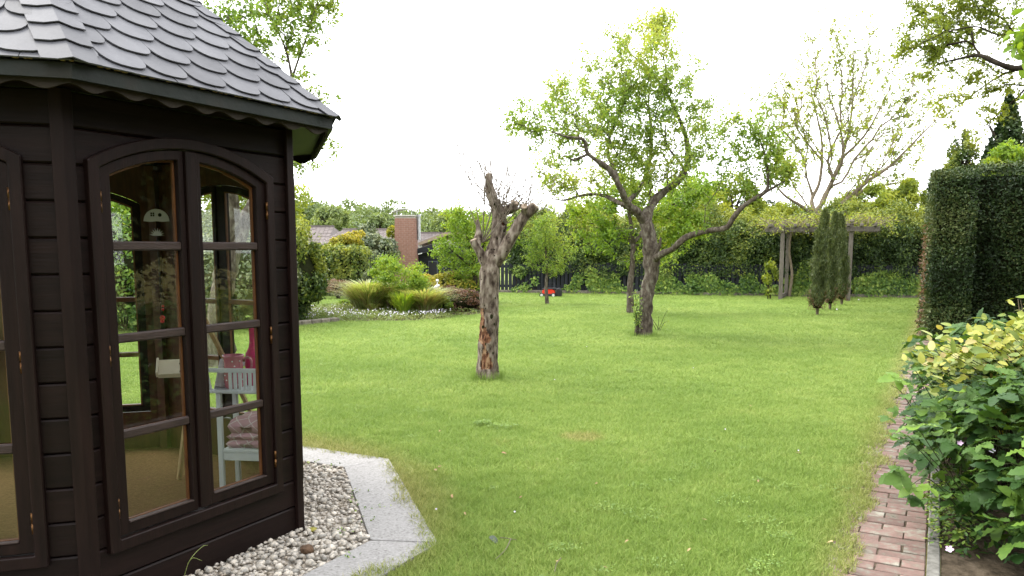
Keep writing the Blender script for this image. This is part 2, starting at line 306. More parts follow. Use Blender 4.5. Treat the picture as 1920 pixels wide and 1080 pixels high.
def dead_bark_mat():
    """grey-brown flaky bark with a long patch of bare rotten wood on the side towards the lawn's left"""
    m, n, l = new_mat('bark_dead')
    tc = n.new("ShaderNodeTexCoord"); mp = n.new("ShaderNodeMapping"); mp.inputs['Scale'].default_value = (1, 1, 0.4)
    l.new(tc.outputs['Object'], mp.inputs[0])
    nz = n.new("ShaderNodeTexNoise"); nz.inputs['Scale'].default_value = 22; nz.inputs['Detail'].default_value = 9; l.new(mp.outputs[0], nz.inputs[0])
    r = ramp(n, [(0.34, (0.03, 0.021, 0.016)), (0.5, (0.125, 0.098, 0.076)), (0.66, (0.24, 0.205, 0.165))]); l.new(nz.outputs['Fac'], r.inputs[0])
    nw = n.new("ShaderNodeTexNoise"); nw.inputs['Scale'].default_value = 30; nw.inputs['Detail'].default_value = 6; l.new(mp.outputs[0], nw.inputs[0])
    rw = ramp(n, [(0.38, (0.03, 0.013, 0.008)), (0.5, (0.135, 0.062, 0.034)), (0.62, (0.27, 0.17, 0.10))]); l.new(nw.outputs['Fac'], rw.inputs[0])
    at_ = n.new("ShaderNodeAttribute"); at_.attribute_name = 'bare'
    mx = n.new("ShaderNodeMix"); mx.data_type = 'RGBA'; l.new(at_.outputs['Fac'], mx.inputs['Factor'])
    l.new(r.outputs[0], mx.inputs['A']); l.new(rw.outputs[0], mx.inputs['B'])
    vo = n.new("ShaderNodeTexVoronoi"); vo.inputs['Scale'].default_value = 16; l.new(tc.outputs['Object'], vo.inputs[0])
    h = n.new("ShaderNodeMath"); h.operation = 'LESS_THAN'; h.inputs[1].default_value = 0.13; l.new(vo.outputs['Distance'], h.inputs[0])
    mh = n.new("ShaderNodeMix"); mh.data_type = 'RGBA'; l.new(h.outputs[0], mh.inputs['Factor']); l.new(mx.outputs['Result'], mh.inputs['A'])
    mh.inputs['B'].default_value = (0.012, 0.009, 0.007, 1)
    b = n.new("ShaderNodeBsdfPrincipled"); b.inputs['Roughness'].default_value = 0.95; b.inputs['Specular IOR Level'].default_value = 0.1
    l.new(mh.outputs['Result'], b.inputs['Base Color'])
    bp = n.new("ShaderNodeBump"); bp.inputs['Strength'].default_value = 1; bp.inputs['Distance'].default_value = 0.02
    l.new(nz.outputs['Fac'], bp.inputs['Height']); l.new(bp.outputs[0], b.inputs['Normal'])
    o = n.new("ShaderNodeOutputMaterial"); l.new(b.outputs[0], o.inputs[0]); MATS['bark_dead'] = m
dead_bark_mat()

def blanket_mat():
    m, n, l = new_mat('blanket_cloth')
    tc = n.new("ShaderNodeTexCoord"); w = []
    for ax in ((1, 0, 1), (-0.6, 1, 0.7)):
        d = n.new("ShaderNodeVectorMath"); d.operation = 'DOT_PRODUCT'; d.inputs[1].default_value = ax; l.new(tc.outputs['Object'], d.inputs[0])
        f = n.new("ShaderNodeMath"); f.operation = 'PINGPONG'; f.inputs[1].default_value = 0.035; l.new(d.outputs['Value'], f.inputs[0])
        g = n.new("ShaderNodeMath"); g.operation = 'LESS_THAN'; g.inputs[1].default_value = 0.003; l.new(f.outputs[0], g.inputs[0]); w.append(g)
    mxm = n.new("ShaderNodeMath"); mxm.operation = 'MAXIMUM'; l.new(w[0].outputs[0], mxm.inputs[0]); l.new(w[1].outputs[0], mxm.inputs[1])
    mx = n.new("ShaderNodeMix"); mx.data_type = 'RGBA'; mx.inputs['A'].default_value = (0.46, 0.26, 0.32, 1); mx.inputs['B'].default_value = (0.62, 0.54, 0.57, 1)
    l.new(mxm.outputs[0], mx.inputs['Factor'])
    b = n.new("ShaderNodeBsdfPrincipled"); b.inputs['Roughness'].default_value = 0.95; l.new(mx.outputs['Result'], b.inputs['Base Color'])
    o = n.new("ShaderNodeOutputMaterial"); l.new(b.outputs[0], o.inputs[0]); MATS['blanket_cloth'] = m
blanket_mat()

# ------------------------------------------------------------------ building helpers
def tag(o, label=None, cat=None, group=None, kind=None):
    if label: o['label'] = label
    if cat: o['category'] = cat
    if group: o['group'] = group
    if kind: o['kind'] = kind
    return o
def empty(name, loc, rz=0.0, parent=None):
    o = bpy.data.objects.new(name, None); COL.objects.link(o); o.location = loc; o.rotation_euler = (0, 0, rz)
    o.empty_display_size = 0.2
    if parent: o.parent = parent
    return o
def obj(name, me, parent=None, loc=(0, 0, 0), rot=(0, 0, 0)):
    o = bpy.data.objects.new(name, me); COL.objects.link(o); o.location = loc; o.rotation_euler = rot
    if parent: o.parent = parent
    return o
def bm_mesh(name, bm, mat, smooth=False, bevel=0.0):
    if bevel:
        bmesh.ops.bevel(bm, geom=[e for e in bm.edges], offset=bevel, segments=1, affect='EDGES', clamp_overlap=True)
    bmesh.ops.recalc_face_normals(bm, faces=bm.faces)
    me = bpy.data.meshes.new(name); bm.to_mesh(me); bm.free()
    for x in (mat if isinstance(mat, (list, tuple)) else [mat]): me.materials.append(MATS[x])
    if smooth: me.polygons.foreach_set('use_smooth', [True] * len(me.polygons))
    return me
def np_mesh(name, V, Fc, mat, tint=None, smooth=False, attr='tint'):
    """V (n,3), Fc (m,k) all faces with k corners"""
    me = bpy.data.meshes.new(name)
    V = np.ascontiguousarray(V, dtype=np.float32); Fc = np.ascontiguousarray(Fc, dtype=np.int32)
    m, k = Fc.shape
    me.vertices.add(len(V)); me.vertices.foreach_set('co', V.ravel())
    me.loops.add(m * k); me.loops.foreach_set('vertex_index', Fc.ravel())
    me.polygons.add(m); me.polygons.foreach_set('loop_start', np.arange(0, m * k, k, dtype=np.int32))
    me.update(calc_edges=True)
    if smooth: me.polygons.foreach_set('use_smooth', np.ones(m, dtype=bool))
    if tint is not None:
        a = me.attributes.new(attr, 'FLOAT', 'POINT'); a.data.foreach_set('value', np.asarray(tint, dtype=np.float32))
    me.materials.append(MATS[mat])
    return me
def box(bm, x0, x1, y0, y1, z0, z1, M=None):
    vs_ = [Vector((x, y, z)) for x in (x0, x1) for y in (y0, y1) for z in (z0, z1)]
    if M: vs_ = [M @ v for v in vs_]
    v = [bm.verts.new(p) for p in vs_]
    for f in ((0, 1, 3, 2), (4, 6, 7, 5), (0, 4, 5, 1), (2, 3, 7, 6), (0, 2, 6, 4), (1, 5, 7, 3)): bm.faces.new([v[i] for i in f])
def prism(bm, pts, y0, y1, M=None):
    """outline in x,z extruded along y"""
    a = [Vector((x, y0, z)) for x, z in pts]; b = [Vector((x, y1, z)) for x, z in pts]
    if M: a = [M @ v for v in a]; b = [M @ v for v in b]
    a = [bm.verts.new(v) for v in a]; b = [bm.verts.new(v) for v in b]; n = len(pts)
    bm.faces.new(a); bm.faces.new(b[::-1])
    for i in range(n): bm.faces.new((a[i], b[i], b[(i + 1) % n], a[(i + 1) % n]))
def ring_prism(bm, outer, inner, y0, y1, closed=True):
    n = len(outer); R = []
    for y in (y0, y1):
        R.append(([bm.verts.new((x, y, z)) for x, z in outer], [bm.verts.new((x, y, z)) for x, z in inner]))
    (o0, i0), (o1, i1) = R
    for k in range(n if closed else n - 1):
        j = (k + 1) % n
        bm.faces.new((o0[k], o0[j], i0[j], i0[k])); bm.faces.new((o1[k], i1[k], i1[j], o1[j]))
        bm.faces.new((o0[k], o1[k], o1[j], o0[j])); bm.faces.new((i0[k], i0[j], i1[j], i1[k]))
    if not closed:
        for k in (0, n - 1): bm.faces.new((o0[k], i0[k], i1[k], o1[k]))
def bar(bm, a, b, w, h, up=Vector((0, 0, 1))):
    """square bar between two points"""
    a, b = Vector(a), Vector(b); d = (b - a); L = d.length; d.normalize()
    s = d.cross(up); s = Vector((1, 0, 0)) if s.length < 1e-4 else s.normalized(); u = s.cross(d)
    M = Matrix((( d.x, s.x, u.x, a.x), (d.y, s.y, u.y, a.y), (d.z, s.z, u.z, a.z), (0, 0, 0, 1)))
    box(bm, 0, L, -w / 2, w / 2, -h / 2, h / 2, M)
def lathe(bm, prof, seg=20, cx=0, cy=0):
    rings = []
    for r, z in prof:
        rings.append([bm.verts.new((cx + r * math.cos(2 * math.pi * k / seg), cy + r * math.sin(2 * math.pi * k / seg), z)) for k in range(seg)])
    for a, b in zip(rings, rings[1:]):
        for k in range(seg): bm.faces.new((a[k], a[(k + 1) % seg], b[(k + 1) % seg], b[k]))
    bm.faces.new(rings[0][::-1]); bm.faces.new(rings[-1])
def part(name, mat, parent, fn, bevel=0.0, smooth=False, loc=(0, 0, 0), rot=(0, 0, 0)):
    bm = bmesh.new(); fn(bm); return obj(name, bm_mesh(name, bm, mat, smooth, bevel), parent, loc, rot)
def single(o, loc, *a, **k):
    o.location = loc; return tag(o, *a, **k)

def tubes(paths, seg=6):
    """list of (points (n,3), radii (n)) -> verts, quads"""
    VV, FF, off = [], [], 0
    ang = np.linspace(0, 2 * np.pi, seg, endpoint=False)
    for P, R in paths:
        P = np.asarray(P, float); R = np.asarray(R, float); n = len(P)
        T = np.gradient(P, axis=0); T /= np.linalg.norm(T, axis=1, keepdims=True) + 1e-9
        ref = np.where(np.abs(T[:, 2:3]) > 0.9, np.array([[1.0, 0, 0]]), np.array([[0, 0, 1.0]]))
        ref = np.repeat(ref[:1], n, 0)
        S = np.cross(T, ref); S /= np.linalg.norm(S, axis=1, keepdims=True) + 1e-9; U = np.cross(S, T)
        ring = P[:, None] + R[:, None, None] * (np.cos(ang)[None, :, None] * S[:, None] + np.sin(ang)[None, :, None] * U[:, None])
        VV.append(ring.reshape(-1, 3))
        i = np.arange(n - 1)[:, None] * seg; k = np.arange(seg)[None]; k2 = (k + 1) % seg
        q = np.stack([i + k, i + k2, i + seg + k2, i + seg + k], -1).reshape(-1, 4) + off
        FF.append(q); off += n * seg
    return np.concatenate(VV), np.concatenate(FF)

def spline(pts, rad_, n=8):
    P = [np.array(p, float) for p in pts]; P = [2 * P[0] - P[1]] + P + [2 * P[-1] - P[-2]]
    out, ro = [], []
    for i in range(1, len(P) - 2):
        for t in np.linspace(0, 1, n, endpoint=False):
            a, b, c, d = P[i - 1:i + 3]
            out.append(0.5 * ((2 * b) + (-a + c) * t + (2 * a - 5 * b + 4 * c - d) * t * t + (-a + 3 * b - 3 * c + d) * t ** 3))
            ro.append(rad_[i - 1] * (1 - t) + rad_[i] * t)
    out.append(P[-2]); ro.append(rad_[-1])
    return np.array(out), np.array(ro)

def rand_unit(n):
    v = RG.normal(size=(n, 3)); return v / (np.linalg.norm(v, axis=1, keepdims=True) + 1e-9)
TPL = {
    'leaf': (np.array([(0, 0, 0), (.45, .26, .07), (1, 0, -.04), (.45, -.26, .07)]), np.array([(0, 1, 2), (0, 2, 3)])),
    'narrow': (np.array([(0, 0, 0), (.5, .12, .03), (1, 0, -.06), (.5, -.12, .03)]), np.array([(0, 1, 2), (0, 2, 3)])),
    'oval': (np.array([(0, 0, 0), (.28, .24, .05), (.7, .22, .05), (1, 0, -.05), (.7, -.22, .05), (.28, -.24, .05)]), np.array([(0, 1, 2), (0, 2, 3), (0, 3, 4), (0, 4, 5)])),
    'blade': (np.array([(0, .5, 0), (0, -.5, 0), (1, 0, 0)]), np.array([(0, 1, 2)])),
}
def leaves_mesh(name, P, size, mat, tpl='leaf', out=None, bias=0.5, tint=None, droop=0.0, axis=None, axis_bias=0.0):
    """a leaf for every row of P; out = direction its face leans to"""
    n = len(P); T, Fc = TPL[tpl]
    N = rand_unit(n)
    if out is None: out = np.repeat(np.array([[0, 0, 1.0]]), n, 0)
    N = N * (1 - bias) + out * bias; N /= np.linalg.norm(N, axis=1, keepdims=True) + 1e-9
    A = rand_unit(n)
    if axis is not None: A = A * (1 - axis_bias) + axis * axis_bias
    A[:, 2] -= droop
    A -= N * (A * N).sum(1, keepdims=True); A /= np.linalg.norm(A, axis=1, keepdims=True) + 1e-9
    B = np.cross(N, A); size = np.broadcast_to(size, (n,))
    V = P[:, None] + size[:, None, None] * (T[None, :, 0:1] * A[:, None] + T[None, :, 1:2] * B[:, None] + T[None, :, 2:3] * N[:, None])
    k = len(T); FF = (Fc[None] + (np.arange(n) * k)[:, None, None]).reshape(-1, 3)
    if tint is None: tint = RG.random(n)
    tint = np.clip(tint + RG.normal(0, .12, n), 0, 1)
    return np_mesh(name, V.reshape(-1, 3), FF, mat, np.repeat(tint, k))

def noise_at(P, s, o=0.0):
    return np.array([mnoise.noise((p[0] * s + o, p[1] * s, p[2] * s)) for p in P])

# ------------------------------------------------------------------ trees
def grow(seeds, targets, bf=0.35, step=0.16, jit=0.18, rtip=0.004, rexp=2.3, up=0.15):
    """join every target to the tree so that both wire and way from the root stay short.
       seeds: list of (points, radii) limbs; first point of each limb but the first hangs on the nearest earlier node"""
    pos, par, pl, fixr = [], [], [], []
    for P, R in seeds:
        last = -1
        if pos:
            d = np.linalg.norm(np.array(pos) - P[0], axis=1); last = int(np.argmin(d))
        for p, r in zip(P, R):
            pos.append(np.array(p, float)); par.append(last)
            pl.append(0.0 if last < 0 else pl[last] + np.linalg.norm(pos[-1] - pos[last]))
            fixr.append(r); last = len(pos) - 1
    nseed = len(pos)
    cap = nseed + 60000
    A = np.zeros((cap, 3)); A[:nseed] = pos; PL = np.zeros(cap); PL[:nseed] = pl
    PAR = par[:] ; n = nseed
    d0 = np.min(np.linalg.norm(targets[:, None] - A[None, :nseed], axis=2), axis=1)
    tips = []
    for ti in np.argsort(d0):
        t = targets[ti]
        D = np.linalg.norm(A[:n] - t, axis=1); c = D + bf * PL[:n]
        c[:max(1, int(nseed * 0.0))] += 0
        i = int(np.argmin(c)); dist_ = D[i]
        if dist_ < step * 0.4: continue
        k = max(1, int(round(dist_ / step))); a = A[i].copy(); last = i
        perp = RG.normal(size=3) * jit * dist_ * 0.5
        for j in range(1, k + 1):
            f = j / k
            p = a + (t - a) * f + perp * math.sin(math.pi * f) * 0.6 + np.array([0, 0, up * dist_ * math.sin(math.pi * f) * 0.4]) * -1
            if j < k: p = p + RG.normal(size=3) * step * 0.12
            A[n] = p; PAR.append(last); PL[n] = PL[last] + np.linalg.norm(p - A[last]); last = n; n += 1
        tips.append(last)
    A = A[:n]; R = np.zeros(n); kids = [[] for _ in range(n)]
    for i, p in enumerate(PAR):
        if p >= 0: kids[p].append(i)
    acc = np.zeros(n)
    for i in range(n - 1, -1, -1):
        if not kids[i]: acc[i] = rtip ** rexp
        else: acc[i] = sum(acc[k] for k in kids[i])
    # seed limb nodes were appended before their tips; accumulate again in order of distance from the root
    order = np.argsort(-PL[:n]); acc = np.zeros(n)
    for i in order:
        if not kids[i]: acc[i] = rtip ** rexp
        if PAR[i] >= 0: acc[PAR[i]] += acc[i]
    R = acc ** (1 / rexp)
    R[:nseed] = np.maximum(np.array(fixr), 0)
    # chains
    chains, started = [], set()
    st = [0]
    def chain_from(i, prev):
        c = [] if prev is None else [prev]
        while True:
            c.append(i)
            if not kids[i]: break
            ks = sorted(kids[i], key=lambda q: -acc[q] - (10 if (i < nseed and q < nseed and q == i + 1) else 0))
            for q in ks[1:]: stack.append((q, i))
            i = ks[0]
        return c
    stack = [(0, None)]
    while stack:
        i, pv = stack.pop()
        chains.append(chain_from(i, pv))
    paths = []
    for c in chains:
        if len(c) < 2: continue
        P = A[c]; rr = R[c].copy()
        if c[0] < nseed and c[1] >= nseed: rr[0] = min(rr[0], rr[1] * 1.3)
        if c[0] < nseed and c[1] < nseed and len(paths): rr[0] = rr[1]
        if c[0] >= nseed: rr[0] = min(rr[0], rr[1] * 1.2)
        paths.append((P, rr))
    return A, R, nseed, paths, np.array(PAR)

def px_blobs(blobs, n, Y0, fill=0.5):
    """random points in spheres given as (x px, y px, radius px, depth offset m[, weight])"""
    W = np.array([(b[4] if len(b) > 4 else 1) * b[2] ** 2.2 for b in blobs], float); W /= W.sum()
    idx = RG.choice(len(blobs), n, p=W); out = np.zeros((n, 3))
    u = rand_unit(n) * (RG.random(n) ** fill)[:, None]
    for k, i in enumerate(idx):
        b = blobs[i]; Y = Y0 + b[3]; c = at(b[0], b[1], Y); r = b[2] * Y / 1510.0
        out[k] = np.array(c) + u[k] * np.array([1, 1.0, 1]) * r
    return out

def make_tree(name, base, limbs, targets, bark, leaf, n_leaf, lsize, label, cat='tree', group=None, tpl='leaf', bf=0.3,
              rleaf=0.012, spread=0.07, step=0.16, rtip=0.0035, jit=0.18, tint_bias=None, limb_seg=10, cluster=1, trans_bias=0.35, up=0.15, droop=0.25):
    base = Vector(base); root = empty(name, base); b = np.array(base)
    seeds = [(P - b, R * (1.0 if k_ == 0 else .86)) for k_, (P, R) in enumerate(limbs)]
    A, R, ns, paths, par = grow(seeds, np.asarray(targets) - b, bf=bf, step=step, rtip=rtip, jit=jit, up=up)
    thick = [(P, r) for P, r in paths if r.max() >= 0.03]; thin = [(P, r) for P, r in paths if r.max() < 0.03]
    V, Q = tubes(thick if thick else paths[:1], limb_seg)
    P0 = V; cen_ = V.reshape(-1, limb_seg, 3).mean(1).repeat(limb_seg, 0); dn_ = V - cen_; rl_ = np.linalg.norm(dn_, axis=1, keepdims=True) + 1e-9
    nn = noise_at(P0, 7.0) * .30 + noise_at(P0, 19.0, 5) * .18
    V = V + dn_ * nn[:, None] * np.minimum(1, rl_ / .02) + (noise_at(P0, 2.2, 2)[:, None] * np.array([[.8, .5, .2]])) * .022
    tr = obj('trunk', np_mesh('trunk', V, Q, bark, smooth=True), root)
    if thin:
        V, Q = tubes(thin, 4); o = obj('branches', np_mesh('branches', V, Q, bark, smooth=True), root); o['kind'] = 'stuff'
    if n_leaf:
        cand = np.where((R < rleaf) & (np.arange(len(R)) >= ns))[0]
        w = np.ones(len(cand)); w /= w.sum()
        m = n_leaf // cluster
        idx = RG.choice(cand, m, p=w)
        t = RG.random(m)[:, None]; P = A[idx] * t + A[np.maximum(par[idx], 0)] * (1 - t)
        P = P + rand_unit(m) * (RG.random(m)[:, None] * spread)
        if cluster > 1:
            P = np.repeat(P, cluster, 0) + rand_unit(m * cluster) * spread * 0.6 * RG.random((m * cluster, 1))
        sz = lsize * RG.uniform(0.6, 1.25, len(P))
        tn = 0.5 + 0.55 * noise_at(P[::1] if len(P) < 40000 else P, 0.9, 3.0) + RG.normal(0, .15, len(P))
        if tint_bias is not None: tn = tn + tint_bias(P + b)
        o = obj('crown', leaves_mesh('crown', P, sz, leaf, tpl, bias=trans_bias, tint=np.clip(tn, 0, 1), droop=droop), root); o['kind'] = 'stuff'
    tag(root, label, cat, group)
    return root

def lumpy(center, radii, n, lumps=18, lump_r=0.38, seed_z=0.0, flat_bottom=True, depth=0.25):
    """points in a shell of overlapping lumps over an ellipsoid; returns points and outward directions"""
    c = np.array(center, float); r = np.array(radii, float)
    L = rand_unit(lumps); 
    if flat_bottom: L[:, 2] = np.abs(L[:, 2]) * 1.0 - 0.25
    L *= (1 - lump_r * 0.75); lr = lump_r * RG.uniform(0.75, 1.25, lumps)
    i = RG.integers(0, lumps, n); d = rand_unit(n)
    q = L[i] + d * (lr[i] * (1 - depth * RG.random(n)))[:, None]
    # drop those deep within
    keep = np.ones(n, bool)
    for k in range(lumps):
        keep &= ~((np.linalg.norm(q - L[k], axis=1) < lr[k] * (1 - depth * 1.6)))
    q, d = q[keep], d[keep]
    P = c + q * r
    o = d / r; o /= np.linalg.norm(o, axis=1, keepdims=True)
    return P, o
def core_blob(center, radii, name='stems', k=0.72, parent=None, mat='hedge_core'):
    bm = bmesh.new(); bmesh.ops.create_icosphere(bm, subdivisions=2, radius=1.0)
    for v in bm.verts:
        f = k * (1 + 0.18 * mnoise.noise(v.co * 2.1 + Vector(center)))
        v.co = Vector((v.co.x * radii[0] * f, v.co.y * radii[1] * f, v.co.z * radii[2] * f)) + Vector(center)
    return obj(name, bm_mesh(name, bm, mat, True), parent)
def shrub(name, base, radii, n, lsize, leaf, label, cat='shrub', group=None, tpl='leaf', lumps=18, lump_r=0.38, zc=None, core=0.68, fb=True,
          tint=None, bias=0.55, depth=0.25, stems='bark_dark', droop=0.1):
    """a bush: dark stems inside, lumpy shell of leaves; base on the ground"""
    base = Vector(base); root = empty(name, base)
    zc = radii[2] * 0.9 if zc is None else zc
    P, o = lumpy((0, 0, zc), radii, n, lumps, lump_r, depth=depth, flat_bottom=fb)
    m = P[:, 2] > 0.01; P, o = P[m], o[m]
    if core: core_blob((0, 0, zc + (.10 * radii[2] if fb else 0)), (radii[0], radii[1], radii[2] * (.74 if fb else 1)), 'twigs', core, root)
    paths = []
    for k in range(7):
        a = RG.uniform(0, 6.28); rr = RG.uniform(.1, .5)
        paths.append(spline([(0.04 * math.cos(a), 0.04 * math.sin(a), -0.02), (radii[0] * rr * .5 * math.cos(a), radii[1] * rr * .5 * math.sin(a), zc * .5), (radii[0] * rr * math.cos(a), radii[1] * rr * math.sin(a), zc)], [.02, .014, .006], 4))
    V, Q = tubes(paths, 5); st = obj('stem', np_mesh('stem', V, Q, stems), root); st['kind'] = 'stuff'
    t = 0.45 + 0.45 * noise_at(P, 2.2 / max(radii), 1.0) + 0.35 * (P[:, 2] / (2 * radii[2]) - .5) * 0 + RG.normal(0, .2, len(P))
    if tint is not None: t = t + tint(P + np.array(base))
    f = obj('foliage', leaves_mesh('foliage', P, lsize * RG.uniform(.6, 1.3, len(P)), leaf, tpl, out=o, bias=bias, tint=np.clip(t, 0, 1), droop=droop), root); f['kind'] = 'stuff'
    return tag(root, label, cat, group)

def hedge(name, A, B, th, h, n, lsize, leaf, label, z0=0.0, cz0=None, tint=None, rough=0.10, core=True, tpl='leaf', shag=0.0, cat='hedge', group=None, faces=('f', 'b', 't', 'e0', 'e1'), bias=0.55, hfun=None):
    """clipped hedge between two ground points; A->B runs with its front face to the right"""
    A, B = Vector(A), Vector(B); d = (B - A); L = d.length; d.normalize(); nrm = Vector((d.y, -d.x, 0))
    root = empty(name, A, math.atan2(d.y, d.x))
    areas = {'f': L * (h - z0), 'b': L * (h - z0), 't': L * th, 'e0': th * (h - z0), 'e1': th * (h - z0)}
    wt = {'f': 1, 'b': .3, 't': 1, 'e0': 1, 'e1': .5}; tot = sum(areas[f] * wt[f] for f in faces)
    PP, OO = [], []
    for f in faces:
        m = int(n * areas[f] * wt[f] / tot); u = RG.random(m) * L; v = RG.random(m) * th; w = z0 + RG.random(m) * (h - z0); one = np.ones(m); zz = np.zeros(m)
        if f == 'f': P = np.stack([u, zz, w], 1); o = np.array([0, -1, 0])
        if f == 'b': P = np.stack([u, th * one, w], 1); o = np.array([0, 1, 0])
        if f == 't': P = np.stack([u, v, h * one], 1); o = np.array([0, 0, 1])
        if f == 'e0': P = np.stack([zz, v, w], 1); o = np.array([-1, 0, 0])
        if f == 'e1': P = np.stack([L * one, v, w], 1); o = np.array([1, 0, 0])
        PP.append(P); OO.append(np.repeat(o[None], m, 0).astype(float))
    P, O = np.concatenate(PP), np.concatenate(OO)
    if hfun is not None: P[:, 2] = P[:, 2] * hfun(P[:, 0])
    # soft corners
    c = np.array([L / 2, th / 2, h / 2]); e = (P - c) / np.array([L / 2, th / 2, h / 2])
    k = np.sort(np.abs(e), axis=1)[:, 1]; rr = np.clip((k - (1 - .16 / min(th, h))) / (.16 / min(th, h)), 0, 1)
    bump = noise_at(P, 2.2) * rough + noise_at(P, 6.0, 9) * rough * .5 + RG.normal(0, .02, len(P)) + RG.random(len(P)) ** 5 * shag
    P = P + O * (bump - 0.05 * rr ** 2)[:, None]
    O = O * 0.8 + rand_unit(len(P)) * 0.35; O[:, 2] += 0.25; O /= np.linalg.norm(O, axis=1, keepdims=True)
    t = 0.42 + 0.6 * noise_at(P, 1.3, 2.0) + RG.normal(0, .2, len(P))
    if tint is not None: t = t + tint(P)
    if core:
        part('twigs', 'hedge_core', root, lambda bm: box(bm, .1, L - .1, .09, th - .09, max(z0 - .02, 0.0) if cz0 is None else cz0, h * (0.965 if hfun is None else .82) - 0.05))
    f = obj('foliage', leaves_mesh('foliage', P, lsize * RG.uniform(.6, 1.3, len(P)), leaf, tpl, out=O, bias=bias, tint=np.clip(t, 0, 1), droop=0.2), root); f['kind'] = 'stuff'
    return tag(root, label, cat, group)
# ------------------------------------------------------------------ ground, paths, beds
def sheet(name, pts, z, mat, parent=None):
    bm = bmesh.new(); bm.faces.new([bm.verts.new((p[0], p[1], z)) for p in pts]); o = obj(name, bm_mesh(name, bm, mat), parent); return o
tag(sheet('lawn_ground', [(-500, -60), (500, -60), (500, 700), (-500, 700)], 0.0, 'lawn_ground'), kind='structure')

# octagonal gravel bed and granite edging round the summerhouse
RC = Vector((-2.58, 4.11, 0)); RA = rad(95.5)
def octv(c, R, k, a=RA): return Vector((c.x + R * math.sin(a + k * math.pi / 4), c.y + R * math.cos(a + k * math.pi / 4), 0))
tag(sheet('gravel_soil', [octv(RC, 1.90, k)[:] for k in range(8)], 0.004, 'pebble_mix'), kind='structure')
ring = empty('paving_ring', RC); tag(ring, kind='structure')
for k in range(8):
    g = 0.004
    i0, i1, o1, o0 = octv(RC, 1.868, k), octv(RC, 1.868, k + 1), octv(RC, 2.215, k + 1), octv(RC, 2.215, k)
    e = (i1 - i0).normalized() * g; bm = bmesh.new()
    lo = [bm.verts.new((p - RC) + Vector((0, 0, -0.03))) for p in (i0 + e, i1 - e, o1 - e, o0 + e)]
    hi = [bm.verts.new((p - RC) + Vector((0, 0, 0.022 + 0.002 * (k % 3)))) for p in (i0 + e, i1 - e, o1 - e, o0 + e)]
    bm.faces.new(hi); 
    for j in range(4): bm.faces.new((lo[j], lo[(j + 1) % 4], hi[(j + 1) % 4], hi[j]))
    obj('granite_slab', bm_mesh('granite_slab', bm, 'granite', bevel=0.003), ring)

def in_oct(P, c, R):
    """signed apothem distance of xy points from an octagon's centre"""
    d = np.full(len(P), -1e9)
    for k in range(8):
        a = RA + (k + .5) * math.pi / 4; d = np.maximum(d, (P[:, 0] - c.x) * math.sin(a) + (P[:, 1] - c.y) * math.cos(a))
    return d
# gravel
bed = empty('gravel_bed', RC); tag(bed, kind='structure')
pm = []
for k in range(7):
    bm = bmesh.new(); bmesh.ops.create_icosphere(bm, subdivisions=1, radius=1.0)
    sx, sy, sz = random.uniform(.85, 1.25), random.uniform(.7, .95), random.uniform(.45, .65)
    for v in bm.verts:
        f = 1 + .16 * mnoise.noise(v.co * 1.3 + Vector((k * 9, 0, 0))); v.co = Vector((v.co.x * sx, v.co.y * sy, v.co.z * sz)) * f
    pm.append(bm_mesh('pebble', bm, 'pebble', True))
cand = RG.uniform(-2.1, 2.1, (60000, 2)) + np.array([RC.x, RC.y])
da, dw = in_oct(cand, RC, 0), in_oct(cand, GZ_C, 0)
ang = np.degrees(np.arctan2(cand[:, 0] - RC.x, cand[:, 1] - RC.y)) % 360
cand = cand[(da < 1.715) & (dw > 1.37) & (ang > 5) & (ang < 185)]
grid, peb = {}, []
for x, y in cand:
    r = random.choice((.011, .014, .018, .022, .026)) ; key = (int(x / .045), int(y / .045)); ok = True
    for i in (-1, 0, 1):
        for j in (-1, 0, 1):
            for q in grid.get((key[0] + i, key[1] + j), ()):
                if (q[0] - x) ** 2 + (q[1] - y) ** 2 < ((q[2] + r) * .64) ** 2: ok = False
    if ok: grid.setdefault(key, []).append((x, y, r)); peb.append((x, y, r))
peb.sort(key=lambda p: -p[2] / math.hypot(p[0], p[1] - 0))
vis = [p for p in peb if 555 - 200 < 960 + 1500 * p[0] / p[1] and p[1] < 5.4]
visset = set(vis[:300])
bmv, bmf, off = [], [], 0
tmpl = [(np.array([v.co[:] for v in m.vertices]), np.array([p.vertices[:] for p in m.polygons])) for m in pm]
for p in peb:
    x, y, r = p; z = 0.006 + r * .35 + random.uniform(0, .012); a, b = random.uniform(0, 6.28), random.uniform(-.4, .4)
    if p in visset:
        o = obj('pebble', random.choice(pm), bed, (x - RC.x, y - RC.y, z), (b, random.uniform(-.4, .4), a)); o.scale = (r * 1.1,) * 3
    else:
        V, Fq = random.choice(tmpl); M = np.array(Matrix.Rotation(a, 3, 'Z') @ Matrix.Rotation(b, 3, 'X'))
        bmv.append((V * r) @ M.T + np.array([x - RC.x, y - RC.y, z])); bmf.append(Fq + off); off += len(V)
V2 = []
if bmv:
    o = obj('gravel', np_mesh('gravel', np.concatenate(bmv), np.concatenate(bmf), 'pebble_mix', smooth=True), bed); o['kind'] = 'stuff'
def stone(name, p, r, mat, label, sz=.7, cat='stone', group=None):
    bm = bmesh.new(); bmesh.ops.create_icosphere(bm, subdivisions=2, radius=r)
    for v in bm.verts: v.co *= 1 + .3 * mnoise.noise(v.co / r * 1.2 + Vector(p)); v.co.z *= sz
    o = obj(name, bm_mesh(name, bm, mat, False), None, p); return tag(o, label, cat, group)
stone('stone', gp(576, 1030, .03), .036, 'brown_stone', 'dark brown angular stone lying on the pale pebbles')
stone('stone', gp(586, 993, .02), .028, 'moss_stone', 'yellow-green mossy stone at the foot of the corner post', .45)

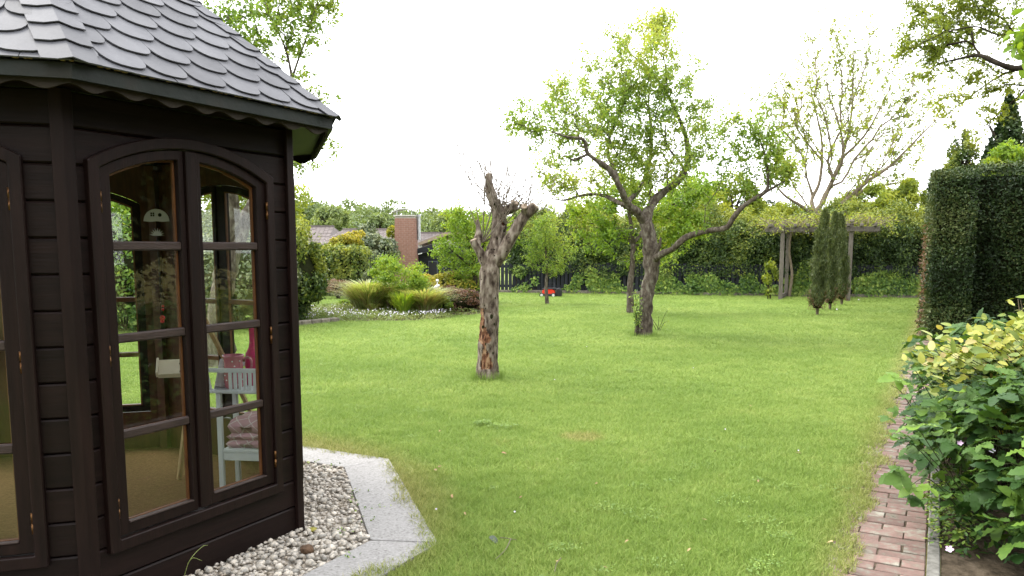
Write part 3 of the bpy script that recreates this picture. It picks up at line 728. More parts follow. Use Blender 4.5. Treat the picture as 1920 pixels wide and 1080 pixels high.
# brick path with its concrete kerb
def along(t, off, z=0.0): return KERB_P + PATH_DIR * t + PATH_N * off + Vector((0, 0, z))
PANG = math.atan2(PATH_DIR.y, PATH_DIR.x) - math.pi / 2
tag(sheet('path_bed', [along(-3, -.44)[:], along(-3, -0.0)[:], along(27, 0.0)[:], along(27, -.44)[:]], 0.004, 'soil'), kind='structure')
path = empty('brick_path', along(0, 0)); path.rotation_euler = (0, 0, PANG); tag(path, kind='structure')
BL, BW = .213, .102
bricks = []
for k in range(5):
    bm = bmesh.new(); w = [0.0, .002, -.002, .001, 0][k]
    box(bm, -BL / 2 + .004, BL / 2 - .004 + w, -BW / 2 + .0045, BW / 2 - .0045, -.05, 0)
    for v in bm.verts: v.co += Vector((random.uniform(-.002, .002), random.uniform(-.002, .002), random.uniform(-.0015, .0015)))
    bricks.append(bm_mesh('brick', bm, 'brick_path', bevel=.003))
half = []
bm = bmesh.new(); box(bm, -BL / 4 + .004, BL / 4 - .004, -BW / 2 + .0045, BW / 2 - .0045, -.05, 0); half = bm_mesh('brick', bm, 'brick_path', bevel=.003)
far_v, far_f, foff, nb = [], [], 0, 0
for r in range(-8, 260):
    y = r * BW; xs = [(-BL * .5, 0), (-BL * 1.5, 0)] if r % 2 == 0 else [(-BL * .25, 1), (-BL, 0), (-BL * 1.75, 1)]
    for x, hf in xs:
        loc = (x + random.uniform(-.002, .002), y, .010 + random.uniform(-.003, .003)); rot = (random.uniform(-.012, .012), random.uniform(-.015, .015), random.uniform(-.012, .012))
        if r >= 0 and nb < 300 or (r < 0 and r > -6 and nb < 300):
            obj('brick', half if hf else random.choice(bricks), path, loc, rot); nb += 1
        elif r > 0 or r <= -6:
            me = half if hf else bricks[0]
            V = np.array([v.co[:] for v in me.vertices]); q = np.array([p.vertices[:] for p in me.polygons if len(p.vertices) == 4])
            far_v.append(V + np.array(loc)); far_f.append(q + foff); foff += len(V)
o = obj('brick_courses', np_mesh('brick_courses', np.concatenate(far_v), np.concatenate(far_f), 'brick_path'), path); o['kind'] = 'stuff'
kerb = empty('path_kerb', along(0, 0)); kerb.rotation_euler = (0, 0, PANG); tag(kerb, kind='structure')
bm = bmesh.new(); box(bm, .004, .060, .004, .996, -.06, .024); km = bm_mesh('kerb_stone', bm, 'kerb_concrete', bevel=.006)
for k in range(-2, 26): obj('kerb_stone', km, kerb, (0, k - .55, 0), (random.uniform(-.01, .01), 0, random.uniform(-.003, .003)))
tag(sheet('planting_soil', [along(-3, .065)[:], along(-3, 7)[:], along(30, 7)[:], along(30, .065)[:]], 0.006, 'soil'), kind='structure')

# ------------------------------------------------------------------ lawn grass
def beds_mask(P):
    """True where grass grows"""
    px_ = P[:, 0] * PATH_N.x + P[:, 1] * PATH_N.y; off = px_ - KERB_P.dot(PATH_N)
    nz = np.array([mnoise.noise((a * 3.0, b * 3.0, 0)) * .6 + mnoise.noise((a * 11.0, b * 11.0, 4)) * .4 for a, b in P])
    ok = off < -.325 + .16 * nz
    rg = in_oct(P, RC, 0); ok &= rg > 1.985 + .055 * np.array([mnoise.noise((a * 2.4, b * 2.4, 7)) for a, b in P]) + .05 * nz
    # far border under the fence
    f = (P[:, 0] + 0.27) * (2.98 / 12.81) + (P[:, 1] - 26.81) * (12.46 / 12.81)
    ok &= (f < -.03) | (P[:, 0] < -1.0)
    # flower bed on the left, a leaf-shaped island
    for (x, y, a, b) in BED_OVALS: ok &= ((P[:, 0] - x) / a) ** 2 + ((P[:, 1] - y) / b) ** 2 > 1
    return ok
BED_OVALS = [(-3.0, 17.4, 1.75, 1.15), (-1.4, 19.2, 1.15, 1.0), (-3.6, 19.0, 1.7, 1.7), (-2.2, 18.5, 1.6, 1.1), (-4.6, 16.9, .95, 1.1)]
def tuft_mesh(k, nb, R, h, w):
    P = []; Fc = []; tn = []
    for i in range(nb):
        a = random.uniform(0, 6.28); r = R * math.sqrt(random.random()); x, y = r * math.cos(a), r * math.sin(a)
        hd = random.uniform(0, 6.28); hh = h * random.uniform(.45, 1.1); ln = hh * random.uniform(.2, 1.7); b = random.uniform(0, 6.28)
        wx, wy = math.cos(b) * w / 2, math.sin(b) * w / 2; lx, ly = math.cos(hd) * ln, math.sin(hd) * ln; s = len(P)
        P += [(x - wx, y - wy, 0), (x + wx, y + wy, 0), (x + lx * .35 + wx * .8, y + ly * .35 + wy * .8, hh * .6), (x + lx * .35 - wx * .8, y + ly * .35 - wy * .8, hh * .6), (x + lx, y + ly, hh)]
        Fc += [(s, s + 1, s + 2), (s, s + 2, s + 3), (s + 3, s + 2, s + 4)]; tn += [random.random()] * 5
    return np_mesh('grass_tuft', np.array(P), np.array(Fc), 'grass_blade', tn)
def scatter_group(name, coll, matpts, label=None):
    """one object: a cloud of points carrying instances of the collection's pieces, turned and scaled at random"""
    P, rot, scl, var = matpts
    me = bpy.data.meshes.new(name); me.vertices.add(len(P)); me.vertices.foreach_set('co', np.asarray(P, dtype=np.float32).ravel())
    for nme, dat, ty in (('rot', rot, 'FLOAT_VECTOR'), ('scl', scl, 'FLOAT_VECTOR'), ('var', var, 'INT')):
        a = me.attributes.new(nme, ty, 'POINT'); arr = np.ascontiguousarray(dat, dtype=np.int32 if ty == 'INT' else np.float32)
        a.data.foreach_set('vector' if ty == 'FLOAT_VECTOR' else 'value', arr.ravel())
    o = obj(name, me)
    ng = bpy.data.node_groups.new(name, 'GeometryNodeTree')
    ng.interface.new_socket('Geometry', in_out='INPUT', socket_type='NodeSocketGeometry'); ng.interface.new_socket('Geometry', in_out='OUTPUT', socket_type='NodeSocketGeometry')
    N, Lk = ng.nodes, ng.links
    gi, go = N.new('NodeGroupInput'), N.new('NodeGroupOutput'); ip = N.new('GeometryNodeInstanceOnPoints')
    ci = N.new('GeometryNodeCollectionInfo'); ci.inputs['Collection'].default_value = coll; ci.inputs['Separate Children'].default_value = True; ci.inputs['Reset Children'].default_value = True
    def na(nme, ty):
        k = N.new('GeometryNodeInputNamedAttribute'); k.data_type = ty; k.inputs['Name'].default_value = nme; return k.outputs['Attribute']
    Lk.new(gi.outputs[0], ip.inputs['Points']); Lk.new(ci.outputs[0], ip.inputs['Instance']); ip.inputs['Pick Instance'].default_value = True
    Lk.new(na('var', 'INT'), ip.inputs['Instance Index']); Lk.new(na('rot', 'FLOAT_VECTOR'), ip.inputs['Rotation']); Lk.new(na('scl', 'FLOAT_VECTOR'), ip.inputs['Scale'])
    Lk.new(ip.outputs[0], go.inputs[0])
    md = o.modifiers.new('scatter', 'NODES'); md.node_group = ng
    return o
gcol = bpy.data.collections.new('grass_pieces')
for k in range(6):
    o = bpy.data.objects.new('grass_tuft', tuft_mesh(k, 34, .05, .034 if k < 5 else .055, .0042)); gcol.objects.link(o)
def jgrid(x0, x1, y0, y1, s):
    X, Y = np.meshgrid(np.arange(x0, x1, s), np.arange(y0, y1, s)); P = np.stack([X.ravel(), Y.ravel()], 1)
    return P + RG.uniform(-s / 2, s / 2, P.shape)
zones = []
for y0, y1, s, sc in ((2.6, 5.2, .036, .85), (5.2, 8, .046, 1.0), (8, 12, .065, 1.35), (12, 18, .09, 1.9), (18, 34, .13, 2.7)):
    xl, xr = -.85 * y1 - .3, .74 * y1
    P = jgrid(max(xl, -14), xr, y0, y1, s); P = P[beds_mask(P)]
    P = P[(P[:, 0] > -.72 * P[:, 1] - .6) | (P[:, 1] > 6)]
    zones.append((P, sc))
P = np.concatenate([z[0] for z in zones]); sc = np.concatenate([np.full(len(z[0]), z[1]) for z in zones]); n = len(P)
hz = RG.uniform(.75, 1.15, n)
off = KERB_P.dot(PATH_N) - .325 - (P[:, 0] * PATH_N.x + P[:, 1] * PATH_N.y)
rg = in_oct(P, RC, 0) - 2.0
hz *= np.where((off < .12) | (rg < .1), 1.15, 1.0)
S = np.stack([sc, sc, hz * (1 + .10 * (sc - 1))], 1)
lawn = scatter_group('lawn_grass', gcol, (np.column_stack([P, np.full(n, .001)]), np.column_stack([RG.uniform(-.1, .1, n), RG.uniform(-.1, .1, n), RG.uniform(0, 6.28, n)]), S, RG.integers(0, 6, n)))
tag(lawn, 'short mown green lawn grass, straw-coloured along the paving', 'grass', kind='stuff')

# ------------------------------------------------------------------ the summerhouse
GZ = empty('summerhouse', GZ_C); tag(GZ, 'dark brown octagonal timber summerhouse with rounded grey roof shingles and arched windows', 'summerhouse')
GR, SIDE = 1.5548, 1.19
def gv(k, R=GR): return Vector((R * math.sin(RA + k * math.pi / 4), R * math.cos(RA + k * math.pi / 4), 0))
def panel_frame(k):
    A, B = gv(k + 1), gv(k); d = (B - A).normalized(); return A, math.atan2(d.y, d.x)
CU, ZC = .5675, .991
def arc(R, u0, u1, n=12):
    return [(CU + x, ZC + math.sqrt(R * R - x * x)) for x in np.linspace(u0, u1, n)]
HW = .4875
# siding boards, shared between the eight panels
SEAM = [.012, .144, .284] + [.144 + .1393 * k for k in range(2, 14)] + [2.09]
def groove_board(bm, poly, y=0.0, t=.03):
    prism(bm, poly, y, y + t)
def arc_u(z):
    R = .979 - .01
    if z <= ZC + math.sqrt(R * R - (HW - .01) ** 2): return HW - .01
    q = R * R - (z - ZC) ** 2
    return math.sqrt(q) if q > 0 else 0.0
boards = []
g = .0022
for i in range(len(SEAM) - 1):
    z0, z1 = SEAM[i] + g, SEAM[i + 1] - g
    if z1 < .27 or z0 > 1.955: polys = [[(.012, z0), (SIDE - .012, z0), (SIDE - .012, z1), (.012, z1)]]
    elif z0 < .27: polys = [[(.012, z0), (SIDE - .012, z0), (SIDE - .012, z1), (CU + HW - .01, z1), (CU + HW - .01, .268), (CU - HW + .01, .268), (CU - HW + .01, z1), (.012, z1)]]
    else:
        zs = np.linspace(z0, z1, 6); L = [(CU - arc_u(z), z) for z in zs]; Rr = [(CU + arc_u(z), z) for z in zs]
        if arc_u(z1) <= 0.02: polys = [[(.012, z0)] + [(CU - arc_u(z), z) for z in zs if arc_u(z) > .02] + [(CU, 1.962)] + [(CU + arc_u(z), z) for z in zs[::-1] if arc_u(z) > .02] + [(SIDE - .012, z0), (SIDE - .012, z1), (.012, z1)]]
        else: polys = [[(.012, z0)] + L + [(.012, z1)], [(SIDE - .012, z0), (SIDE - .012, z1)] + Rr[::-1]]
    for pl in polys:
        bm = bmesh.new(); groove_board(bm, pl)
        bmesh.ops.recalc_face_normals(bm, faces=bm.faces)
        es = [e for e in bm.edges if all(abs(v.co.y) < 1e-5 for v in e.verts)]
        bmesh.ops.bevel(bm, geom=es, offset=.0065, segments=1, affect='EDGES')
        boards.append(bm_mesh('wall_board', bm, 'stained_wood'))
# the window, built once
def casing(bm):
    o = [(CU - HW, .26)] + arc(.979, -HW, HW, 17) + [(CU + HW, .26)]
    w = .047; i = [(CU - HW + w, .26 + .05)] + arc(.979 - w, -HW + w, HW - w, 17) + [(CU + HW - w, .31)]
    ring_prism(bm, o, i, -.030, .032)
def sash(bm, s):
    a, b = (.032, .442)     # inner and outer half widths
    w_o, w_i = .055, .026
    ro, ri = .929, .887
    if s < 0:
        o = [(CU - b, .317)] + arc(ro, -b, -a, 10) + [(CU - a, .317)]; i = [(CU - b + w_o, .362)] + arc(ri, -b + w_o, -a - w_i, 10) + [(CU - a - w_i, .362)]
    else:
        o = [(CU + a, .317)] + arc(ro, a, b, 10) + [(CU + b, .317)]; i = [(CU + a + w_i, .362)] + arc(ri, a + w_i, b - w_o, 10) + [(CU + b - w_o, .362)]
    ring_prism(bm, o, i, -.012, .030)
    j = [(u + .010 * (1 if k < len(i) / 2 else -1), z + (.010 if k in (0, len(i) - 1) else -.010)) for k, (u, z) in enumerate(i)]
    return o, i
def bead(bm, s):
    b2 = bmesh.new(); _, i = sash(b2, s); b2.free()
    c = sum(u for u, z in i) / len(i)
    j = [(u + (.009 if u < c else -.009), z + (.009 if k in (0, len(i) - 1) else -.009)) for k, (u, z) in enumerate(i)]
    i2 = [(u + (-.001 if u < c else .001), z + (-.001 if k in (0, len(i) - 1) else .001)) for k, (u, z) in enumerate(i)]
    ring_prism(bm, i2, j, .0165, .0285)
MZ = (.735, 1.133, 1.508)
def glass_u(s): return (CU - .387, CU - .058) if s < 0 else (CU + .058, CU + .387)
def build_window(parent, A, rz):
    w = part('window', 'stained_wood_upright', parent, casing, bevel=.004, loc=A, rot=(0, 0, rz))
    for s in (-1, 1):
        part('sash', 'stained_wood_upright', w, lambda bm: sash(bm, s), bevel=.003)
        part('glazing_bead', 'bead_wood', w, lambda bm: bead(bm, s))
        u0, u1 = glass_u(s)
        def munt(z):
            def f(bm):
                prism(bm, [(u0 - .004, z - .019), (u1 + .004, z - .019), (u1 + .004, z + .019), (u0 - .004, z + .019)], -.007, .012)
            return f
        for z in MZ:
            part('glazing_bar', 'weathered_rail', w, munt(z), bevel=.006)
            part('glazing_bead', 'bead_wood', w, lambda bm: prism(bm, [(u0 + .009, z - .015), (u1 - .009, z - .015), (u1 - .009, z + .015), (u0 + .009, z + .015)], .0165, .0275))
        part('window_ledge', 'weathered_rail', w, lambda bm: prism(bm, [(u0 + .001, .3625), (u1 - .001, .3625), (u1 - .001, .370), (u0 + .001, .370)], -.016, .012), bevel=.002)
        zb = [.362] + list(MZ) 
        for q in range(4):
            z0 = zb[q] + (.018 if q else -.003)
            def pane(bm, z0=z0, q=q):
                if q < 3: pts = [(u0 - .005, z0), (u1 + .005, z0), (u1 + .005, MZ[q] - .018), (u0 - .005, MZ[q] - .018)]
                else: pts = [(u0 - .005, z0)] + [(CU + x, ZC + math.sqrt(.890 ** 2 - x * x)) for x in np.linspace(u0 - .005 - CU, u1 + .005 - CU, 8)] + [(u1 + .005, z0)]
                bm.faces.new([bm.verts.new((x, .0143, z)) for x, z in pts])
            part('pane', 'window_glass', w, pane)
        hu = CU + s * .4415
        for z in (.44, 1.07, 1.68):
            def hinge(bm):
                lathe(bm, [(.0072, z - .042), (.0072, z - .003), (.0058, z - .003), (.0058, z + .003), (.0072, z + .003), (.0072, z + .042)], 10, hu, -.021)
            part('hinge', 'brass', w, hinge, smooth=True)
    part('meeting_stile', 'stained_wood_upright', w, lambda bm: prism(bm, [(CU - .029, .322), (CU + .029, .322), (CU + .029, 1.917), (CU - .029, 1.917)], -.027, .020), bevel=.004)
    return w
def copy_tree(o, parent):
    c = o.copy(); COL.objects.link(c); c.parent = parent
    for ch in list(o.children): copy_tree(ch, c)
    return c
win0 = None
for k in range(8):
    A, rz = panel_frame(k)
    for me in boards: obj('wall_board', me, GZ, A, (0, 0, rz))
    if win0 is None: win0 = build_window(GZ, A, rz)
    else:
        w = copy_tree(win0, GZ); w.location = A; w.rotation_euler = (0, 0, rz)
def lining(bm):
    z0, z1 = .03, 2.08
    for a, b in ((.03, CU - HW + .045), (CU + HW - .045, SIDE - .03)):
        prism(bm, [(a, z0), (b, z0), (b, z1), (a, z1)], .033, .045)
    prism(bm, [(CU - HW + .045, z0), (CU + HW - .045, z0), (CU + HW - .045, .315), (CU - HW + .045, .315)], .033, .045)
    top = [(CU + x, ZC + math.sqrt(.934 ** 2 - x * x)) for x in np.linspace(-HW + .045, HW - .045, 14)]
    prism(bm, [(CU + HW - .045, z1), (CU - HW + .045, z1)] + top, .033, .045)
bm = bmesh.new(); lining(bm); lm = bm_mesh('inner_lining', bm, 'inner_wood')
for k in range(8):
    A, rz = panel_frame(k); obj('inner_lining', lm, GZ, A, (0, 0, rz))
# corner posts
for k in range(8):
    v = gv(k); d0 = (gv(k + 1) - v).normalized(); d1 = (gv(k - 1) - v).normalized(); r = v.normalized()
    def post(bm):
        n0 = Vector((-d0.y, d0.x, 0)); n0 = n0 if n0.dot(r) > 0 else -n0
        n1 = Vector((-d1.y, d1.x, 0)); n1 = n1 if n1.dot(r) > 0 else -n1
        t, w, ti = .024, .034, -.05
        pts = [v + d0 * w + n0 * .001, v + d0 * w + n0 * t, v + r * (t / math.cos(math.pi / 8)), v + d1 * w + n1 * t, v + d1 * w + n1 * .001, v - r * .008]
        lo = [bm.verts.new(p + Vector((0, 0, .0))) for p in pts]; hi = [bm.verts.new(p + Vector((0, 0, 2.09))) for p in pts]
        bm.faces.new(lo[::-1]); bm.faces.new(hi)
        for i in range(6): bm.faces.new((lo[i], lo[(i + 1) % 6], hi[(i + 1) % 6], hi[i]))
    part('corner_post', 'stained_wood_upright', GZ, post, bevel=.002)
    part('inner_post', 'inner_wood', GZ, lambda bm: bar(bm, v * .945 + Vector((0, 0, .03)), v * .945 + Vector((0, 0, 2.07)), .055, .055, up=r))
def octprism(bm, R, z0, z1, R1=None):
    lo = [bm.verts.new(gv(k, R) + Vector((0, 0, z0))) for k in range(8)]; hi = [bm.verts.new(gv(k, R1 or R) + Vector((0, 0, z1))) for k in range(8)]
    bm.faces.new(lo); bm.faces.new(hi)
    for k in range(8): bm.faces.new((lo[k], lo[(k + 1) % 8], hi[(k + 1) % 8], hi[k]))
part('base_floor', 'carpet', GZ, lambda bm: octprism(bm, GR - .06, .0, .05))
ER, EZ, APX = 1.79, 2.09, 3.60
# eaves: soffit, fascia boards, scalloped valance boards
def frust(R0, z0, R1, z1, R2, z2, R3, z3):
    def f(bm):
        rs = [[bm.verts.new(gv(k, R) + Vector((0, 0, z))) for k in range(8)] for R, z in ((R0, z0), (R1, z1), (R2, z2), (R3, z3))]
        for a in range(4):
            p, q = rs[a], rs[(a + 1) % 4]
            for k in range(8): bm.faces.new((p[k], p[(k + 1) % 8], q[(k + 1) % 8], q[k]))
    return f
part('soffit', 'stained_wood', GZ, frust(ER - .03, EZ + .02, GR - .04, 2.092, GR - .04, 2.11, ER - .03, EZ + .04))
part('ceiling', 'stained_wood', GZ, frust(GR - .05, 2.085, .02, 2.085 + .9, .02, 3.0, GR - .05, 2.10))
for k in range(8):
    a, b = gv(k + 1, ER), gv(k, ER); ai, bi = gv(k + 1, ER - .022), gv(k, ER - .022)
    def fasc(bm):
        vs_ = [bm.verts.new(p + Vector((0, 0, z))) for z in (EZ, EZ + .052) for p in (a, b, bi, ai)]
        for f in ((0, 1, 2, 3), (4, 5, 6, 7), (0, 1, 5, 4), (1, 2, 6, 5), (2, 3, 7, 6), (3, 0, 4, 7)): bm.faces.new([vs_[i] for i in f])
    part('fascia_board', 'fascia_green', GZ, fasc)
    A = gv(k + 1, ER - .026); B = gv(k, ER - .026); d = (B - A).normalized(); L = (B - A).length
    def val(bm):
        n = 96; pts = [(L * i / n, EZ - .022 - .0115 * math.cos(2 * math.pi * i / n * 8 + math.pi) * 1.0) for i in range(n + 1)]
        up = [(u, EZ + .03) for u, z in pts]
        for i in range(n):
            p = [(pts[i]), (pts[i + 1]), up[i + 1], up[i]]
            vv = [bm.verts.new((u, y, z)) for y in (0, .012) for u, z in p]
            bm.faces.new(vv[:4]); bm.faces.new(vv[4:][::-1]); bm.faces.new((vv[0], vv[4], vv[5], vv[1]))
        bmesh.ops.remove_doubles(bm, verts=bm.verts, dist=1e-5)
    part('valance_board', 'valance_wood', GZ, val, loc=A, rot=(0, 0, math.atan2(d.y, d.x)))
# roof: deck with shingles
SZ0 = EZ + .045
roof = part('roof', 'shingle', GZ, lambda bm: octprism(bm, ER - .012, SZ0, APX - .02, .02))
def clip(poly, A, B, C):
    """keep A*x+B*y+C >= 0"""
    out = []
    for i in range(len(poly)):
        p, q = poly[i], poly[(i + 1) % len(poly)]; fp, fq = A * p[0] + B * p[1] + C, A * q[0] + B * q[1] + C
        if fp >= 0: out.append(p)
        if (fp >= 0) != (fq >= 0): t = fp / (fp - fq); out.append((p[0] + (q[0] - p[0]) * t, p[1] + (q[1] - p[1]) * t))
    return out
TW, TE, TL = .196, .127, .285
stuff_bm = bmesh.new()
for k in range(8):
    A, B = gv(k + 1, ER + .004), gv(k, ER + .004); A.z = B.z = SZ0 + .004; top = Vector((0, 0, APX)); mid = (A + B) / 2
    X = (B - A).normalized(); Yv = (top - mid).normalized(); Z = X.cross(Yv); Lf, Hf = (B - A).length, (top - mid).length
    M = Matrix(((X.x, Yv.x, Z.x, A.x), (X.y, Yv.y, Z.y, A.y), (X.z, Yv.z, Z.z, A.z), (0, 0, 0, 1)))
    Mi = M.to_3x3()
    for r in range(-1, int(Hf / TE)):
        t0 = r * TE + .02; n = int(Lf / TW) + 2; sh = (r % 2) * TW / 2
        for c in range(-1, n):
            u0 = c * TW + sh - .06; jx, jr = random.uniform(-.002, .002), random.uniform(-.006, .006)
            pts = []
            for q in range(11):
                a = math.pi + math.pi * q / 10; pts.append((u0 + TW / 2 + (TW / 2 - .0012) * math.copysign(abs(math.cos(a)) ** .75, math.cos(a)), t0 + .078 + .078 * math.sin(a) * (abs(math.sin(a)) ** -.1 if abs(math.sin(a)) > .01 else 1)))
            pts += [(u0 + TW - .0012, t0 + TL), (u0 + .0012, t0 + TL)]
            pts = clip(pts, 0, 1, .006)
            s = Hf / (Lf / 2)
            if len(pts) > 2: pts = clip(pts, s, -1, 0)
            if len(pts) > 2: pts = clip(pts, -s, -1, s * Lf)
            if len(pts) < 3: continue
            ar = abs(sum(pts[i][0] * pts[(i + 1) % len(pts)][1] - pts[(i + 1) % len(pts)][0] * pts[i][1] for i in range(len(pts)))) / 2
            if ar < 4e-4: continue
            near = k in (0, 1, 7)
            bm = bmesh.new() if near else stuff_bm
            hgt = lambda p: .003 + .021 * max(0, 1 - (p[1] - t0) / TL) + jx * .3
            hi = [bm.verts.new(M @ Vector((p[0] + jx, p[1], hgt(p) + .004))) for p in pts]; lo = [bm.verts.new(M @ Vector((p[0] + jx, p[1], hgt(p) - .001))) for p in pts]
            bm.faces.new(hi)
            for i in range(len(pts)):
                j = (i + 1) % len(pts); bm.faces.new((lo[i], lo[j], hi[j], hi[i]))
            if near:
                o = obj('shingle', bm_mesh('shingle', bm, 'shingle'), roof)
o = obj('shingle_courses', bm_mesh('shingle_courses', stuff_bm, 'shingle'), roof); o['kind'] = 'stuff'
# hip caps
for k in range(8):
    E0 = gv(k, ER + .006); E0.z = SZ0 + .01; top = Vector((0, 0, APX)); H = (top - E0); L = H.length; H.normalize()
    L0 = (gv(k + 1) - gv(k)).normalized(); L1 = (gv(k - 1) - gv(k)).normalized()
    r = gv(k).normalized(); upv = (Vector((0, 0, 1)) - H * H.z); upv.normalize()
    for q in range(int(L / .128)):
        def cap(bm):
            w = .098 * (1 if q < 14 else .75); t0 = q * .128 - .015; rows = []
            for t, hh, ww, dn in ((t0 + .012, .030, w, .0), (t0 - .004, .032, w * .55, .0), (t0 + .26, .008, w * .9, 0.0)):
                pass
            base = E0 + H * t0
            def edge(t, lift, skew):
                c = E0 + H * t + upv * lift
                a = E0 + H * (t + skew) + (L0 - H * L0.dot(H)).normalized() * w + upv * (lift - .001); b = E0 + H * (t + skew) + (L1 - H * L1.dot(H)).normalized() * w + upv * (lift - .001)
                am = (c + a) / 2 - H * .012 + upv * .001; bmid = (c + b) / 2 - H * .012 + upv * .001
                if skew == 0: am, bmid = (c + a) / 2, (c + b) / 2
                return [a, am, c, bmid, b]
            lo = edge(t0, .024, .014); hi = edge(t0 + .25, .006, 0)
            for th in (0, .0045):
                va = [bm.verts.new(p + upv * th) for p in lo]; vb = [bm.verts.new(p + upv * th) for p in hi]
                for i in range(4): bm.faces.new((va[i], va[i + 1], vb[i + 1], vb[i]))
                rows.append(va)
            for i in range(4): bm.faces.new((rows[0][i], rows[0][i + 1], rows[1][i + 1], rows[1][i]))
        bm = bmesh.new(); cap(bm); obj('hip_shingle', bm_mesh('hip_shingle', bm, 'shingle'), roof)
# litter along the eave
bm = bmesh.new()
for q in range(46):
    k = random.choice((0, 0, 1)); A, B = gv(k + 1, ER), gv(k, ER); p = A.lerp(B, random.random()) + Vector((0, 0, EZ + .058)); s = random.uniform(.004, .010)
    box(bm, p.x - s, p.x + s, p.y - s, p.y + s * .6, p.z, p.z + s * .5)
o = obj('leaf_litter', bm_mesh('leaf_litter', bm, 'dead_leaf'), GZ); o['kind'] = 'stuff'

# ------------------------------------------------------------------ inside the summerhouse
FZ = .05
def gp_in(x, y, z=FZ): return gp(x, y, z)
# small white table with gallery and shelf
T0 = gp_in(412, 922); tb = empty('side_table', (T0.x, T0.y, FZ), rad(-6)); tag(tb, 'small pale painted side table with slatted gallery behind the right window sash', 'side table')
TWd, TD, TH = .29, .24, .60
for x in (0, TWd - .028):
    for y in (0, TD - .028): part('leg', 'table_paint', tb, lambda bm: box(bm, x, x + .028, y, y + .028, 0, TH), bevel=.002)
part('shelf', 'table_paint', tb, lambda bm: (box(bm, .029, TWd - .029, .002, TD - .002, .24, .262), box(bm, .029, TWd - .029, .004, .018, .192, .2395)), bevel=.003)
part('table_top', 'table_paint', tb, lambda bm: box(bm, -.03, TWd + .03, -.02, TD + .02, TH + .001, TH + .02), bevel=.003)
for q, (y0, y1) in enumerate(((-.018, -.004), (TD + .004, TD + .018))): part('gallery_rail', 'table_paint', tb, lambda bm: box(bm, -.05, TWd + .05, y0, y1, TH + .125, TH + .15), bevel=.002)
for x in np.linspace(.10, TWd - .04, 6): part('gallery_slat', 'table_paint', tb, lambda bm: box(bm, x - .009, x + .009, -.0165, -.0055, TH + .0205, TH + .1245), bevel=.001)
for x in (-.028, TWd + .015): part('gallery_end', 'table_paint', tb, lambda bm: bar(bm, (x + .006, -.011, TH + .0205), (x + .006 + (-.02 if x < 0 else .02), -.011, TH + .1245), .011, .014))
def on_table(u, v, z=0): 
    a = tb.rotation_euler.z; return Vector((tb.location.x + u * math.cos(a) - v * math.sin(a), tb.location.y + u * math.sin(a) + v * math.cos(a), FZ + TH + .021 + z))
jug = empty('jug', on_table(.085, .07)); tag(jug, 'dusty pink pottery jug with white dots on the small pale table', 'jug')
def jugb(bm):
    prof = [(.045, 0), (.053, .01), (.057, .06), (.056, .10), (.052, .15), (.058, .185), (.064, .198), (.060, .198), (.050, .15), (.052, .06), (.04, .01)]
    lathe(bm, prof, 24)
part('body', 'jug_pink', jug, jugb, smooth=True)
V, Q = tubes([spline([(.05, 0, .175), (.095, 0, .18), (.108, 0, .14), (.09, 0, .09), (.055, 0, .07)], [.009, .008, .008, .008, .009], 6)], 8); obj('handle', np_mesh('handle', V, Q, 'jug_pink', smooth=True), jug)
bm = bmesh.new()
for q in range(26):
    a, z = q * 2.4, .025 + (q % 6) * .028; M = Matrix.Translation((.0575 * math.cos(a), .0575 * math.sin(a), z)); bmesh.ops.create_icosphere(bm, subdivisions=1, radius=.005, matrix=M)
obj('dots', bm_mesh('dots', bm, 'white_paint', True), jug)
bo = obj('bottle', None) if False else None
def bott(bm): lathe(bm, [(.040, 0), (.046, .012), (.046, .16), (.040, .195), (.022, .23), (.017, .26), (.0165, .36), (.020, .365), (.020, .385)], 22)
b = part('bottle', 'bottle_pink', None, bott, smooth=True); single(b, on_table(.155, .185), 'tall bright pink bottle standing behind the jug', 'bottle')
def roll(bm):
    n = 60; R = []
    for i in range(n + 1):
        a = i / n * 4.2 * math.pi; r = .012 + .030 * i / n; R.append((r * math.cos(a), r * math.sin(a)))
    for (x0, z0), (x1, z1) in zip(R, R[1:]):
        v = [bm.verts.new(p) for p in ((x0, -.09, z0), (x1, -.09, z1), (x1, .09, z1), (x0, .09, z0))]; bm.faces.new(v)
    bmesh.ops.remove_doubles(bm, verts=bm.verts, dist=1e-5)
o = part('rolled_towel', 'towel_cloth', None, roll, smooth=True); md = o.modifiers.new('thick', 'SOLIDIFY'); md.thickness = .006
single(o, on_table(.002, .10, .075), 'rolled pale grey towel leaning beside the pink jug', 'towel'); o.rotation_euler = (rad(62), rad(14), rad(20))
bl = empty('folded_blanket', (0, 0, 0)); 
